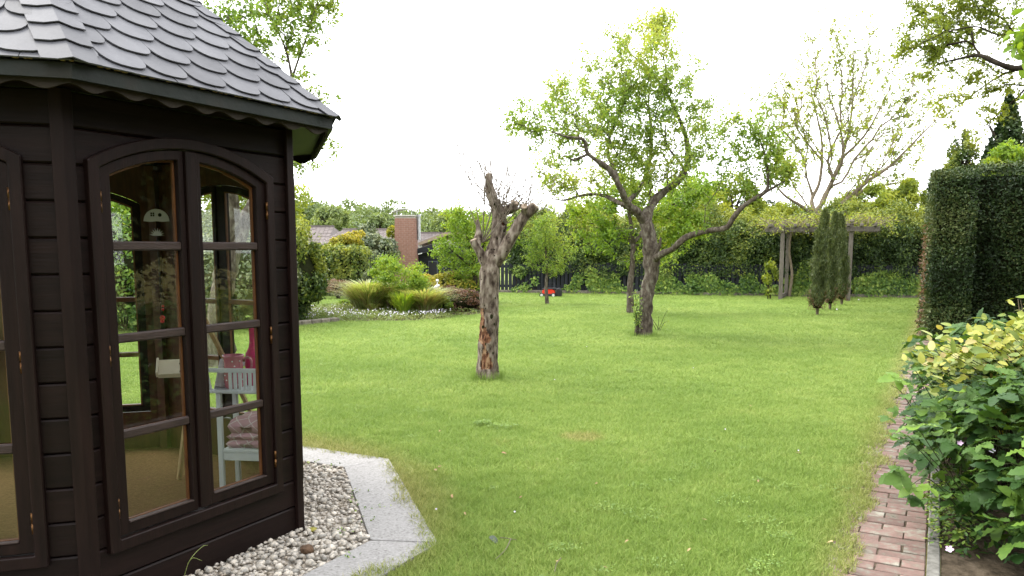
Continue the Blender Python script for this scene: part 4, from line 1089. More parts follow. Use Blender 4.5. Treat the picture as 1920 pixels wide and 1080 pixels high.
def fold(zc_, th, sx, sy, sd):
    def f(bm):
        n = 18; g = []
        for j in range(n + 1):
            row = []
            for i in range(n + 1):
                u, v = i / n * 2 - 1, j / n * 2 - 1; e = max(0, 1 - max(abs(u), abs(v)) ** 6) ** .5
                z = zc_ + th * .5 + th * .5 * e + .012 * mnoise.noise((u * 2 + sd, v * 2, sd)) * 1.4 + .02 * (1 - u * u) * (1 - v * v) * (1 if th > .05 else .1)
                row.append((u * sx * (1 + .06 * mnoise.noise((v * 3, sd, 0))), v * sy, z))
            g.append(row)
        top = [[bm.verts.new(p) for p in r] for r in g]; bot = [[bm.verts.new((p[0], p[1], zc_ + (th * .5 if (i in (0, n) or j in (0, n)) else 0) + (0 if (i in (0, n) or j in (0, n)) else .0))) for i, p in enumerate(r)] for j, r in enumerate(g)]
        for j in range(n):
            for i in range(n):
                bm.faces.new((top[j][i], top[j][i + 1], top[j + 1][i + 1], top[j + 1][i])); bm.faces.new((bot[j][i], bot[j + 1][i], bot[j + 1][i + 1], bot[j][i + 1]))
        for i in range(n):
            for a, b_ in (((0, i), (0, i + 1)), ((n, i), (n, i + 1)), ((i, 0), (i + 1, 0)), ((i, n), (i + 1, n))):
                bm.faces.new((top[a[0]][a[1]], top[b_[0]][b_[1]], bot[b_[0]][b_[1]], bot[a[0]][a[1]]))
    return f
for q, (z, th, sx, sd) in enumerate(((.0, .05, .17, 1), (.048, .045, .165, 4), (.090, .085, .155, 8))): part('fold', 'blanket_cloth', bl, fold(z, th, sx, .12, sd), smooth=True)
p = on_table(.21, .14); bl.location = (p.x, p.y, FZ + .263); bl.rotation_euler = (0, 0, rad(-6)); tag(bl, 'pink checked blanket folded on the lower shelf of the pale table', 'blanket')
# wooden easel
E_top = at(372, 575, 4.78); easel = empty('easel', (E_top.x, E_top.y, FZ)); tag(easel, 'folding wooden artist easel with a pale paint tray', 'easel')
def loc_(p): return Vector(p) - easel.location
f1, f2 = gp_in(336, 898), gp_in(505, 842); f3 = gp_in(395, 835)
for f in (f1, f2, f3): part('leg', 'easel_wood', easel, lambda bm: bar(bm, loc_(E_top), loc_(f), .026, .018))
part('head', 'easel_wood', easel, lambda bm: bar(bm, loc_(E_top) + Vector((0, 0, -.05)), loc_(E_top) + Vector((0, 0, .05)), .05, .05, Vector((0, 1, 0))), bevel=.004)
tc_ = at(322, 688, 4.62)
def tray(bm):
    M = Matrix.Translation(loc_(tc_)) @ Matrix.Rotation(rad(18), 4, 'Z') @ Matrix.Rotation(rad(38), 4, 'X')
    box(bm, -.07, .07, -.055, .055, -.008, .008, M); box(bm, -.082, -.0705, -.06, .06, -.02, .022, M); box(bm, -.07, .07, -.068, -.0555, -.02, .014, M)
part('paint_tray', 'pale_board', easel, tray, bevel=.002)
for dz in (.025, -.02): part('clamp_knob', 'mower_black', easel, lambda bm: bmesh.ops.create_icosphere(bm, subdivisions=2, radius=.011, matrix=Matrix.Translation(loc_(tc_) + Vector((.07, -.035, dz)))), smooth=True)
part('tray_arm', 'easel_wood', easel, lambda bm: bar(bm, loc_(tc_) + Vector((.06, .03, -.01)), loc_(E_top.lerp(f1, .38)), .022, .022))
# hanging ornaments
H0 = at(293, 405, 4.75); orn = empty('hanging_ornament', (H0.x, H0.y, H0.z)); tag(orn, 'white half-round mushroom-house ornament hanging with a star and red beads', 'ornament')
def dome(bm):
    n = 16; R = .075
    out = [(R * math.cos(a), R * .95 * math.sin(a)) for a in np.linspace(0, math.pi, n)]
    ringo = out + [(-R * .5, -.004), (0, 0.0), (R * .5, -.004)]
    prism(bm, [(x, z - .03) for x, z in ringo], -.002, .002)
part('half_disc', 'ornament_white', orn, dome)
def holes(bm):
    M = Matrix.Translation((.022, -.0025, .006)) @ Matrix.Rotation(math.pi / 2, 4, 'X'); bmesh.ops.create_circle(bm, cap_ends=True, segments=14, radius=.011, matrix=M)
    for a in (-.033, -.020):
        for b_ in (-.002, .010): 
            v = [bm.verts.new((x, -.0025, z)) for x, z in ((a, b_), (a + .010, b_), (a + .010, b_ + .010), (a, b_ + .010))]; bm.faces.new(v)
part('cut_outs', 'hedge_core', orn, holes)
def star(bm):
    pts = []
    for i in range(18): a = math.pi * i / 17; r = .045 if i % 2 == 0 else .022; pts.append((r * math.cos(a), r * math.sin(a) - .115))
    prism(bm, pts, -.0015, .0015)
part('star_fan', 'ornament_white', orn, star)
V, Q = tubes([(np.array([(0, 0, .9 - 0.35), (0, 0, .04)]), np.array([.001, .001])), (np.array([(0.004, 0, -.115), (.008, 0, -.58)]), np.array([.0018, .0018])), (np.array([(-.004, 0, -.115), (.004, 0, -.58)]), np.array([.0018, .0018]))], 5); obj('string', np_mesh('string', V, Q, 'mower_black'), orn)
bm = bmesh.new()
for dz, r in ((-.53, .008), (-.55, .009), (-.60, .016), (-.62, .012)): bmesh.ops.create_icosphere(bm, subdivisions=2, radius=r, matrix=Matrix.Translation((.006 + (dz + .6) * .1, 0, dz)))
obj('beads', bm_mesh('beads', bm, 'red_cloth', True), orn)
# chair with red cushion behind the left-hand window
ch_p = GZ_C + Vector((-.45, -.35, FZ)); ch = empty('wooden_chair', ch_p, rad(25)); tag(ch, 'dark wooden chair inside the summerhouse behind the left window', 'chair')
for x in (-.2, .2):
    for y in (-.2, .2): part('leg', 'inner_wood', ch, lambda bm: bar(bm, (x, y, 0), (x * .95, y * .95, .44 if y < 0 else 1.0), .035, .035))
part('seat', 'inner_wood', ch, lambda bm: box(bm, -.23, .23, -.23, .23, .441, .465), bevel=.005)
for z in (.62, .78, .94): part('back_rail', 'inner_wood', ch, lambda bm: box(bm, -.17, .17, .185, .2, z, z + .06), bevel=.003)
def cush(bm):
    bmesh.ops.create_uvsphere(bm, u_segments=20, v_segments=12, radius=1)
    for v in bm.verts:
        c = v.co; f = lambda t: math.copysign(abs(t) ** .55, t); v.co = Vector((f(c.x) * .20, f(c.y) * .065, f(c.z) * .20))
o = part('cushion', 'red_cloth', None, cush, smooth=True); single(o, ch_p + Vector((.02, .02, .665)), 'plump red cushion on the chair behind the left window', 'cushion'); o.rotation_euler = (rad(-12), 0, rad(25))
# ------------------------------------------------------------------ the two lawn trees
def limb(pts, radii, Y0):
    """pts: (px, py, depth offset)"""
    return spline([at(x, y, Y0 + d)[:] for x, y, d in pts], radii, 5)
# dead, pollarded fruit tree
DT = gp(913, 712); YD = DT.y
dead = empty('dead_tree', DT); tag(dead, 'dead pollarded fruit tree trunk with sawn stubs and rotten orange wood', 'tree')
def dl(pts): return [(at(x, y, YD + d) - DT)[:] for x, y, d in pts]
def px(r): return r * YD / 1510.0
def rough_tube(paths_pts, seg=40, n=26, amp=.010, cut=True, ridges=True):
    VV, FF, off, AA = [], [], 0, []
    for pts, radii in paths_pts:
        P, R = spline(pts, radii, n)
        V, Q = tubes([(P, R)], seg)
        V = V.reshape(len(P), seg, 3); c = P[:, None]
        dirn = V - c; L = np.linalg.norm(dirn, axis=2, keepdims=True) + 1e-9; dn = dirn / L
        fl = V.reshape(-1, 3); sc_ = np.array([1, 1, .45])
        nz = np.array([mnoise.noise(Vector((p[0] * 14, p[1] * 14, p[2] * 6))) * 1.0 + mnoise.noise(Vector((p[0] * 40, p[1] * 40, p[2] * 16))) * .6 + mnoise.noise(Vector((p[0] * 90, p[1] * 90, p[2] * 50))) * .35 for p in fl]).reshape(len(P), seg, 1)
        amp_l = np.minimum(amp, R[:, None, None] * .16)
        V = V + dn * nz * amp_l
        VV.append(V.reshape(-1, 3)); FF.append(Q + off); off += V.shape[0] * seg
    return np.concatenate(VV), np.concatenate(FF)
trunk_pts = dl([(913, 724, 0), (914, 700, 0), (915, 650, 0), (918, 600, 0), (917, 550, 0), (918, 512, 0), (922, 486, 0), (930, 454, .03), (936, 428, .05), (935, 400, .05), (923, 370, .03), (917, 347, .0), (917, 326, 0)])
trunk_r = [px(r) for r in (29, 21.5, 18.5, 17.5, 17.5, 19, 15.5, 13, 14, 13, 9.5, 7, 5.5)]
V, Q = rough_tube([(trunk_pts, trunk_r)], 56, 30, .011)
z = V[:, 2]; x = V[:, 0]; zt = lambda py: (at(915, py, YD)).z
bare = np.array([1.0 if mnoise.noise(Vector((p[0] * 20, p[1] * 20, p[2] * 7))) * .05 + abs(p[0] + .035 - .10 * (p[2] - .5) * (p[2] - .5) - .02 * math.sin(p[2] * 7)) < (.050 if p[2] < zt(612) else .026) * (1 + .9 * mnoise.noise(Vector((3, 1, p[2] * 9)))) and p[1] < 0 and zt(690) < p[2] < zt(578) else 0.0 for p in V])
hol = np.array([1.0 if ((p[0] - (at(944, 407, YD) - DT).x) / .030) ** 2 + ((p[2] - zt(412)) / .07) ** 2 < 1 and p[1] < .06 else 0.0 for p in V])
V[:, 1] += np.where(bare > .5, .012, 0) + hol * .03
bare = np.maximum(bare, hol)
tr = obj('trunk', np_mesh('trunk', V, Q, 'bark_dead', tint=bare, smooth=True, attr='bare'), dead)
for r_, pts, rr in (
    ('limb', [(925, 497, 0), (945, 468, -.05), (963, 437, -.08), (984, 405, -.1), (1004, 386, -.12)], (13, 11.5, 10.5, 10, 9.5)),
    ('limb', [(912, 495, -.02), (900, 474, -.04), (891, 458, -.06), (888, 450, -.07)], (11, 8, 7.5, 7)),
    ('limb', [(893, 462, -.04), (897, 445, 0), (897, 428, .02), (895, 413, .02)], (8, 7, 5, 3)),
    ('limb', [(935, 405, .05), (948, 396, .02), (960, 390, -.05), (966, 380, -.08)], (10, 9, 9, 7.5)),
    ('limb', [(985, 408, -.1), (984, 396, -.14), (983, 387, -.2)], (8, 7, 6.5))):
    V, Q = rough_tube([(dl(pts), [px(q) for q in rr])], 26, 14, .007)
    m = V.shape[0]; nb_ = np.zeros(m)
    o = obj('limb', np_mesh('limb', V, Q, 'bark_dead', tint=nb_, smooth=True, attr='bare'), dead)
    e = Vector(dl(pts)[-1]); d = (e - Vector(dl(pts)[-2])).normalized()
    bm = bmesh.new(); bmesh.ops.create_cone(bm, cap_ends=True, segments=16, radius1=px(rr[-1]) * .97, radius2=px(rr[-1]) * .85, depth=.012, matrix=Matrix.Translation(e + d * .002) @ d.to_track_quat('Z', 'Y').to_matrix().to_4x4())
    obj('sawn_end', bm_mesh('sawn_end', bm, 'cut_wood'), dead)
e = Vector(trunk_pts[-1]); bm = bmesh.new(); bmesh.ops.create_cone(bm, cap_ends=True, segments=14, radius1=px(5.6), radius2=px(5), depth=.012, matrix=Matrix.Translation(e)); obj('sawn_end', bm_mesh('sawn_end', bm, 'cut_wood'), dead)
# woodpecker holes
bm = bmesh.new()
for hx, hy, hr in ((922, 592, 3.6), (927, 606, 2.2), (909, 572, 1.8), (906, 612, 2.8), (912, 643, 2.8), (925, 660, 2.0), (927, 383, 2.2), (945, 433, 2.2), (908, 676, 2.6), (929, 558, 1.5), (940, 370, 1.6), (933, 447, 1.6)):
    p = Vector(dl([(hx, hy, 0)])[0]); c = Vector(dl([(918 if hy > 500 else (930 if hy > 440 else 935), hy, 0)])[0]); rr = px(13 if hy < 470 else 18)
    dx = max(-.85, min(.85, (p.x - c.x) / rr)); p.y = -rr * math.sqrt(1 - dx * dx) + (.005)
    M = Matrix.Translation(p) @ Matrix.Diagonal((px(hr) * .8, .012, px(hr) * 1.3, 1)); bmesh.ops.create_icosphere(bm, subdivisions=2, radius=1, matrix=M)
o = obj('woodpecker_holes', bm_mesh('woodpecker_holes', bm, 'hedge_core', True), dead)
# water shoots from the head of the dead tree
paths = []
for k in range(62):
    src = random.choice(((960, 398), (940, 385), (925, 372), (990, 398), (948, 420), (905, 455), (930, 400)))
    if k % 3 == 0: tgt = (random.uniform(850, 930), random.uniform(225, 310))
    elif k % 3 == 1: tgt = (random.uniform(930, 1000), random.uniform(280, 350))
    else: tgt = (random.uniform(985, 1060), random.uniform(290, 380))
    d = random.uniform(-.4, .4); mx_ = (src[0] * .5 + tgt[0] * .5 + random.uniform(-12, 12), src[1] * .5 + tgt[1] * .5 + random.uniform(0, 18))
    paths.append(spline(dl([(src[0], src[1], 0), (*mx_, d * .6), (*tgt, d)]), [.0062, .005, .0028], 6))
V, Q = tubes(paths, 4); o = obj('water_shoots', np_mesh('water_shoots', V, Q, 'twig_pale', smooth=True), dead); o['kind'] = 'stuff'
# grass ruff at the two trunks
def ruff(base, r, n, h, label):
    P = []; Fc = []; tn = []
    for i in range(n):
        a = random.uniform(0, 6.28); q = r * random.uniform(.8, 1.5); x, y = q * math.cos(a), q * math.sin(a); hh = h * random.uniform(.4, 1.1); l = random.uniform(0, .6) * hh; b = random.uniform(0, 6.28); w = .003; s = len(P)
        P += [(x - w * math.cos(b), y - w * math.sin(b), 0), (x + w * math.cos(b), y + w * math.sin(b), 0), (x + l * math.cos(b + 1), y + l * math.sin(b + 1), hh)]; Fc.append((s, s + 1, s + 2)); tn += [random.uniform(0, .5)] * 3
    o = obj('long_grass', np_mesh('long_grass', np.array(P), np.array(Fc), 'grass_blade', tn), None, base); return tag(o, label, 'grass', kind='stuff')
ruff(DT, .13, 1100, .12, 'longer grass around the foot of the dead tree')

# the big apple tree
YA = gp(1207, 630).y; AB = gp(1207, 632)
L = [limb([(1207, 636, 0), (1207, 622, 0), (1210, 590, 0), (1214, 550, 0), (1219, 515, 0), (1221, 480, 0), (1216, 445, 0), (1209, 415, 0)], [.20, .145, .115, .115, .12, .14, .13, .11], YA),
     limb([(1209, 418, 0), (1195, 398, -.15), (1178, 385, -.3), (1163, 352, -.5), (1142, 318, -.6), (1112, 297, -.8), (1100, 285, -.9), (1094, 262, -1.0), (1062, 256, -1.2), (1030, 245, -1.3)], [.10, .085, .072, .06, .052, .042, .036, .03, .02, .01], YA),
     limb([(1190, 396, -.1), (1165, 382, -.1), (1130, 366, .3), (1092, 366, .6), (1060, 375, .9), (1035, 372, 1.1)], [.05, .046, .036, .028, .02, .01], YA),
     limb([(1211, 420, 0), (1218, 392, .1), (1236, 366, .2), (1268, 342, .4), (1284, 320, .5), (1290, 288, .6), (1284, 250, .7), (1266, 205, .7), (1240, 160, .6), (1205, 120, .5), (1180, 100, .4)], [.11, .095, .08, .068, .058, .05, .042, .034, .027, .018, .008], YA),
     limb([(1222, 488, -.05), (1238, 478, -.25), (1262, 466, -.5), (1290, 444, -.7), (1328, 433, -.85), (1362, 427, -1.0), (1378, 404, -1.1), (1400, 382, -1.2), (1432, 362, -1.3), (1440, 345, -1.3), (1436, 300, -1.4), (1420, 250, -1.4)], [.07, .064, .06, .056, .052, .05, .045, .04, .034, .028, .018, .008], YA),
     limb([(1160, 345, -.5), (1152, 320, -.3), (1140, 285, 0), (1148, 245, .2), (1165, 205, .3), (1172, 160, .3)], [.04, .036, .03, .024, .016, .008], YA),
     limb([(1176, 380, -.2), (1205, 345, .5), (1218, 300, .8), (1222, 250, 1.0), (1216, 190, 1.1), (1225, 120, 1.0), (1238, 60, 1.0)], [.05, .042, .036, .03, .022, .014, .006], YA),
     limb([(1284, 318, .5), (1268, 296, .2), (1250, 270, 0), (1248, 230, -.2)], [.03, .024, .018, .008], YA),
     limb([(1432, 362, -1.3), (1462, 345, -1.2), (1480, 330, -1.1), (1490, 300, -1.1)], [.028, .02, .014, .006], YA),
     limb([(1100, 290, -.9), (1075, 300, -.8), (1058, 292, -.7), (1045, 315, -.6)], [.025, .02, .014, .006], YA),
     limb([(1228, 480, -.1), (1237, 462, -.2), (1240, 445, -.25)], [.05, .035, .02], YA)]
blobs = [(1200, 105, 80, 0), (1235, 55, 42, .8), (1245, 40, 25, .9), (1130, 165, 60, .2), (1190, 170, 70, .5), (1245, 170, 60, .3), (1280, 130, 45, .5), (1075, 215, 65, -.6), (1010, 215, 45, -1.0), (970, 230, 32, -1.2), (1045, 170, 45, -.4),
         (1140, 240, 75, 0), (1215, 245, 75, .2), (1285, 215, 40, .5), (1060, 290, 45, -.5), (1055, 345, 40, .9, 1.2), (1020, 300, 30, .5), (1170, 310, 60, .2), (1240, 310, 55, 0), (1200, 360, 40, .4), (1290, 290, 35, .5), (1290, 350, 25, .4, .6),
         (1430, 300, 55, -1.2, 1.4), (1395, 250, 40, -1.3, 1.3), (1365, 220, 28, -1.2, .8), (1455, 250, 40, -1.3), (1470, 320, 42, -1.1, 1.4), (1490, 345, 25, -1.0), (1400, 350, 28, -1.1, .7), (1330, 235, 22, -.5, .5), (1310, 380, 22, -.8, .5), (1265, 480, 24, .3, .5)]
T = px_blobs(blobs + [(1240, 32, 26, .9, 1.6), (1215, 45, 30, .6, 1.2), (950, 232, 22, -1.2, .8), (1140, 55, 22, .2, .6), (1320, 170, 40, .6, .5), (1310, 300, 30, .4, .5), (1345, 290, 40, -.5, 1.0), (1330, 240, 38, -.2, .9), (1310, 200, 35, .3, .8), (1365, 320, 35, -.8, .9), (1450, 200, 30, -1.2, .5), (985, 250, 40, -.8, .6), (1025, 330, 35, .6, .6), (1100, 330, 50, .4, .8), (1095, 120, 30, 0, .4)], 1250, YA)
make_tree('apple_tree', AB, L, T, 'bark_apple', 'leaf_apple', 36000, .060, 'large old apple tree with leaning trunk and spreading limbs mid lawn', bf=.25, step=.13, rleaf=.013, spread=.15, rtip=.0032, jit=.22, cluster=3, limb_seg=14,
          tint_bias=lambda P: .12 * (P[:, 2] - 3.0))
ruff(AB, .16, 500, .10, 'longer grass around the foot of the apple tree')
# sprouting suckers round the apple tree's foot
def sprout(base, n, h, r, lsize, leaf, label, cat='plant', spread=.25, per=14, bark='bark_dark'):
    base = Vector(base); root = empty('leafy_suckers', base); paths = []; pts = []
    for k in range(n):
        a = random.uniform(0, 6.28); q = random.uniform(.3, 1) * r; e = Vector((q * math.cos(a) + random.uniform(-1, 1) * spread, q * math.sin(a), h * random.uniform(.4, 1)))
        P, R = spline([(q * math.cos(a), q * math.sin(a), 0), tuple(e * .5 + Vector((0, 0, .05))), tuple(e)], [.006, .004, .002], 6); paths.append((P, R))
        for j in range(per): pts.append(P[random.randint(3, len(P) - 1)] + np.array([random.uniform(-.03, .03) for _ in range(3)]))
    V, Q = tubes(paths, 4); o = obj('stem', np_mesh('stem', V, Q, bark), root); o['kind'] = 'stuff'
    o = obj('leaf_mass', leaves_mesh('leaf_mass', np.array(pts), lsize, leaf, 'leaf'), root); o['kind'] = 'stuff'
    return tag(root, label, cat)
sprout(gp(1196, 632), 9, 1.0, .07, .05, 'leaf_ivy', 'leafy green suckers climbing the left foot of the apple tree', spread=.06, per=26)
sprout(gp(1236, 622), 5, .42, .06, .045, 'leaf_apple', 'thin arching suckers right of the apple tree foot', spread=.35, per=6)

# second fruit tree behind it
B2 = gp(1182, 588); Y2 = B2.y
L = [limb([(1181, 590, 0), (1182, 540, 0), (1186, 490, 0), (1188, 455, 0)], [.085, .07, .065, .06], Y2), limb([(1188, 458, 0), (1160, 430, .2), (1125, 410, .4), (1090, 395, .4)], [.06, .045, .03, .01], Y2),
     limb([(1188, 458, 0), (1215, 420, 0), (1245, 390, 0), (1290, 375, 0)], [.06, .045, .03, .01], Y2), limb([(1188, 458, 0), (1180, 400, -.2), (1170, 350, -.3)], [.06, .04, .01], Y2)]
T = px_blobs([(1100, 400, 50, .2), (1140, 370, 60, 0), (1180, 360, 55, 0), (1235, 400, 60, 0), (1290, 375, 55, .2), (1320, 350, 35, .4), (1270, 440, 40, -.2), (1150, 440, 40, 0), (1110, 450, 35, .3), (1240, 470, 30, 0), (1300, 420, 35, .2)], 360, Y2)
make_tree('apple_tree', B2, L, T, 'bark_apple', 'leaf_fresh', 13000, .085, 'bushy bright green fruit tree standing directly behind the large apple tree', cluster=2, step=.25, rtip=.005, rleaf=.018, spread=.14)
# small tree by the mower
B3 = gp(1026, 571); Y3 = B3.y
L = [limb([(1026, 572, 0), (1024, 540, 0), (1026, 510, 0), (1024, 480, 0), (1022, 440, 0)], [.055, .042, .035, .026, .012], Y3)]
T = px_blobs([(1020, 440, 42, 0), (1040, 470, 42, 0), (1000, 460, 35, 0), (1030, 410, 28, 0), (1065, 460, 25, 0), (1045, 500, 22, 0), (1000, 490, 22, 0)], 240, Y3)
make_tree('young_tree', B3, L, T, 'bark_apple', 'leaf_apple', 6000, .062, 'young tree with thin trunk and narrow green crown in front of the mower', cluster=2, step=.2, rtip=.004, rleaf=.015, spread=.12)
# leafy tree left of the dead one, behind the flower bed
B4 = gp(893, 574); Y4 = B4.y + .4
L = [limb([(893, 573, 0), (893, 540, 0), (888, 500, 0), (880, 460, 0), (872, 420, 0)], [.085, .07, .06, .045, .02], Y4), limb([(889, 505, 0), (860, 480, -.2), (835, 460, -.3)], [.04, .03, .01], Y4), limb([(886, 490, 0), (915, 450, .2), (940, 430, .3)], [.04, .03, .01], Y4)]
T = px_blobs([(860, 410, 38, 0), (835, 440, 30, 0), (880, 440, 45, 0), (850, 480, 42, 0), (890, 490, 40, 0), (830, 490, 25, 0), (870, 520, 30, 0), (905, 420, 32, 0), (850, 392, 20, 0), (930, 440, 28, .2), (960, 430, 22, .3), (890, 400, 22, 0), (945, 470, 22, .2), (825, 470, 20, 0)], 380, Y4)
make_tree('fruit_tree', B4, L, T, 'bark_dark', 'leaf_fresh', 8500, .075, 'light green drooping fruit tree behind the dead tree and barberry', cluster=2, step=.22, rtip=.004, rleaf=.016, spread=.14, tpl='leaf', droop=.6)

# tree rising behind the summerhouse
B5 = gp(412, 690); Y5 = B5.y
L = [limb([(412, 694, 0), (414, 600, 0), (420, 530, 0), (432, 470, 0), (460, 410, .1), (482, 350, .2), (505, 250, .3), (540, 190, .3), (548, 142, .3)], [.17, .15, .14, .13, .085, .07, .05, .038, .03], Y5),
     limb([(548, 145, .3), (538, 100, .4), (520, 60, .5), (500, 10, .6), (490, -40, .7)], [.022, .018, .014, .010, .006], Y5), limb([(548, 145, .3), (560, 110, .2), (575, 70, .1), (590, 20, 0), (610, -40, 0)], [.022, .018, .014, .01, .006], Y5),
     limb([(430, 475, 0), (440, 400, -.1), (425, 320, -.3), (410, 200, -.6), (400, 60, -.9)], [.10, .08, .06, .04, .02], Y5), limb([(452, 425, .1), (480, 385, .4), (510, 360, .8)], [.05, .03, .015], Y5),
     limb([(500, 262, .3), (540, 250, .4), (590, 255, .6), (620, 262, .7)], [.03, .02, .012, .005], Y5)]
T = px_blobs([(545, 70, 50, .3), (590, 30, 40, 0), (630, 15, 25, 0), (500, 30, 45, .4), (440, 20, 55, -.4), (410, 60, 60, -.6), (460, 80, 50, 0), (560, 10, 45, .2), (520, -40, 60, .4), (610, -50, 60, 0), (600, 60, 30, 0, .8), (590, 150, 32, .4, .7), (610, 200, 28, .5, .6), (600, 255, 32, .7, .8), (625, 290, 22, .7, .6), (570, 310, 28, .7, .8), (645, 190, 14, .5, .3), (480, 150, 40, .1, .6)], 480, Y5)
make_tree('willow_tree', B5, L, T, 'bark_apple', 'leaf_apple', 9500, .055, 'slender-leaved tree rising behind the summerhouse roof', cluster=3, tpl='narrow' if False else 'leaf', step=.16, rleaf=.011, spread=.09, rtip=.003)

# ------------------------------------------------------------------ far boundary: fence, ivy, hedge
FA, FB = Vector((-.9, 26.95, 0)), Vector((13.3, 23.55, 0)); fd = (FB - FA); FL = fd.length; fd.normalize(); fang = math.atan2(fd.y, fd.x); fnb = Vector((-fd.y, fd.x, 0))
fence = empty('board_fence', FA, fang); tag(fence, 'weathered black vertical board fence along the far edge of the lawn', 'fence')
bm = bmesh.new(); box(bm, -.052, .052, -.011, .011, .08, .99); fm = bm_mesh('fence_board', bm, 'fence_black', bevel=.003)
n = int(FL / .135)
for k in range(n): obj('fence_board', fm, fence, (k * .135 + .06, random.uniform(-.004, .004), random.uniform(-.02, .03)), (random.uniform(-.01, .01), random.uniform(-.012, .012), random.uniform(-.03, .03)))
for z in (.25, .90): part('fence_rail', 'fence_black', fence, lambda bm: box(bm, 0, FL, .016, .055, z - .05, z + .03))
for k in range(8): part('fence_post', 'fence_black', fence, lambda bm: box(bm, k * 2.02, k * 2.02 + .09, .06, .15, -.05, 1.05))
plinth = empty('plinth', FA - fnb * .07, fang); tag(plinth, 'low grey stone edging at the foot of the black board fence', 'stone edging')
for k in range(int(FL / .5)): part('edging_stone', 'edge_stone', plinth, lambda bm: box(bm, k * .5 + .004, k * .5 + .496, -.04, .04, -.05, .115 + random.uniform(-.01, .01)), bevel=.012)
def fpt(px_, py_, off=0.0):
    """point on the fence plane seen at a pixel (off = metres in front)"""
    r = ray(px_, py_); o = Vector((0, 0, CAM_H)); nn = Vector((fd.y, -fd.x, 0)); p0 = FA + nn * off
    t = (p0 - o).dot(nn) / r.dot(nn); return o + r * t
hf = lambda x: 1.0 + 0.07 * np.sin(x * 1.3) + .05 * np.sin(x * 3.1 + 1) + .04 * np.sin(x * 7)
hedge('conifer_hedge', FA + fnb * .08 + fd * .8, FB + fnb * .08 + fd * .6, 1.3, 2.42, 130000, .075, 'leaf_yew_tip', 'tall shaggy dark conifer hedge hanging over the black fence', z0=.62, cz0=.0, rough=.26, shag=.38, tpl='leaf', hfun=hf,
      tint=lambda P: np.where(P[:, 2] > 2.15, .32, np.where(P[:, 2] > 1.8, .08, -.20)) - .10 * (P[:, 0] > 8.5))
# ivy on and before the fence
def ivy(pts, n, lsize, label, leaf='leaf_ivy', tb=0.0, th=.10, name='ivy'):
    """pts: (px, py, rx px, ry px, weight)"""
    W = np.array([p[2] * p[3] for p in pts], float); W /= W.sum(); idx = RG.choice(len(pts), n, p=W); base = fpt(pts[0][0], 556); base.z = 0
    root = empty(name, base); out = []
    for i in idx:
        p = pts[i]; a, r = random.uniform(0, 6.28), math.sqrt(random.random()); q = fpt(p[0] + p[2] * r * math.cos(a), min(557, p[1] + p[3] * r * math.sin(a)), .02 + random.random() * th)
        out.append((q - base)[:])
    out = np.array(out); nn = np.array([[fd.y, -fd.x, .35]]); nn = np.repeat(nn / np.linalg.norm(nn), n, 0)
    o = obj('leaf_mass', leaves_mesh('leaf_mass', out, lsize * RG.uniform(.6, 1.3, n), leaf, 'leaf', out=nn, bias=.6, tint=np.clip(.60 + tb + .5 * noise_at(out, 1.7) + RG.normal(0, .2, n), 0, 1), droop=.5), root); o['kind'] = 'stuff'
    paths = []
    for p in pts:
        for k in range(2):
            x = p[0] + random.uniform(-.4, .4) * p[2]; paths.append(spline([(fpt(x + random.uniform(-6, 6), 556, .03) - base)[:], (fpt(x + random.uniform(-5, 5), (556 + p[1]) / 2, .04) - base)[:], (fpt(x, max(p[1] - p[3] * .5, 470), .03) - base)[:]], [.012, .009, .005], 5))
    V, Q = tubes(paths, 5); o = obj('stem', np_mesh('stem', V, Q, 'bark_dark'), root); o['kind'] = 'stuff'
    return tag(root, label, 'ivy', 'ivy on the fence')
ivy([(975, 508, 12, 12), (973, 545, 14, 10), (985, 540, 10, 12), (1003, 525, 5, 8)], 420, .11, 'small ivy clump on the fence left of the mower')
ivy([(1070, 545, 20, 11), (1082, 525, 10, 12), (1062, 553, 10, 4)], 420, .11, 'low ivy clump on the fence just right of the mower')
ivy([(1125, 535, 24, 18), (1110, 520, 12, 20), (1140, 548, 28, 8), (1150, 525, 14, 12), (1165, 545, 15, 10)], 1300, .11, 'broad ivy patch on the fence left of the apple trunk', tb=.1)
ivy([(1250, 535, 26, 20), (1235, 520, 12, 15), (1290, 545, 34, 12), (1270, 550, 30, 6), (1300, 525, 14, 14)], 2100, .11, 'dense ivy patch on the fence right of the apple trunk')
ivy([(1345, 540, 30, 15), (1380, 545, 28, 12), (1330, 525, 18, 12), (1405, 530, 16, 16), (1430, 545, 18, 10)], 1900, .11, 'dark ivy patch on the fence between apple tree and pergola', tb=-.1)
ivy([(1490, 535, 26, 20), (1515, 520, 22, 34), (1450, 545, 20, 10), (1560, 535, 30, 20)], 2400, .11, 'glossy ivy under the pergola between its posts', tb=.05)
ivy([(1630, 535, 36, 20), (1680, 538, 38, 18), (1660, 520, 30, 12), (1715, 535, 18, 20)], 2800, .11, 'wide band of glossy ivy right of the pergola', tb=0)

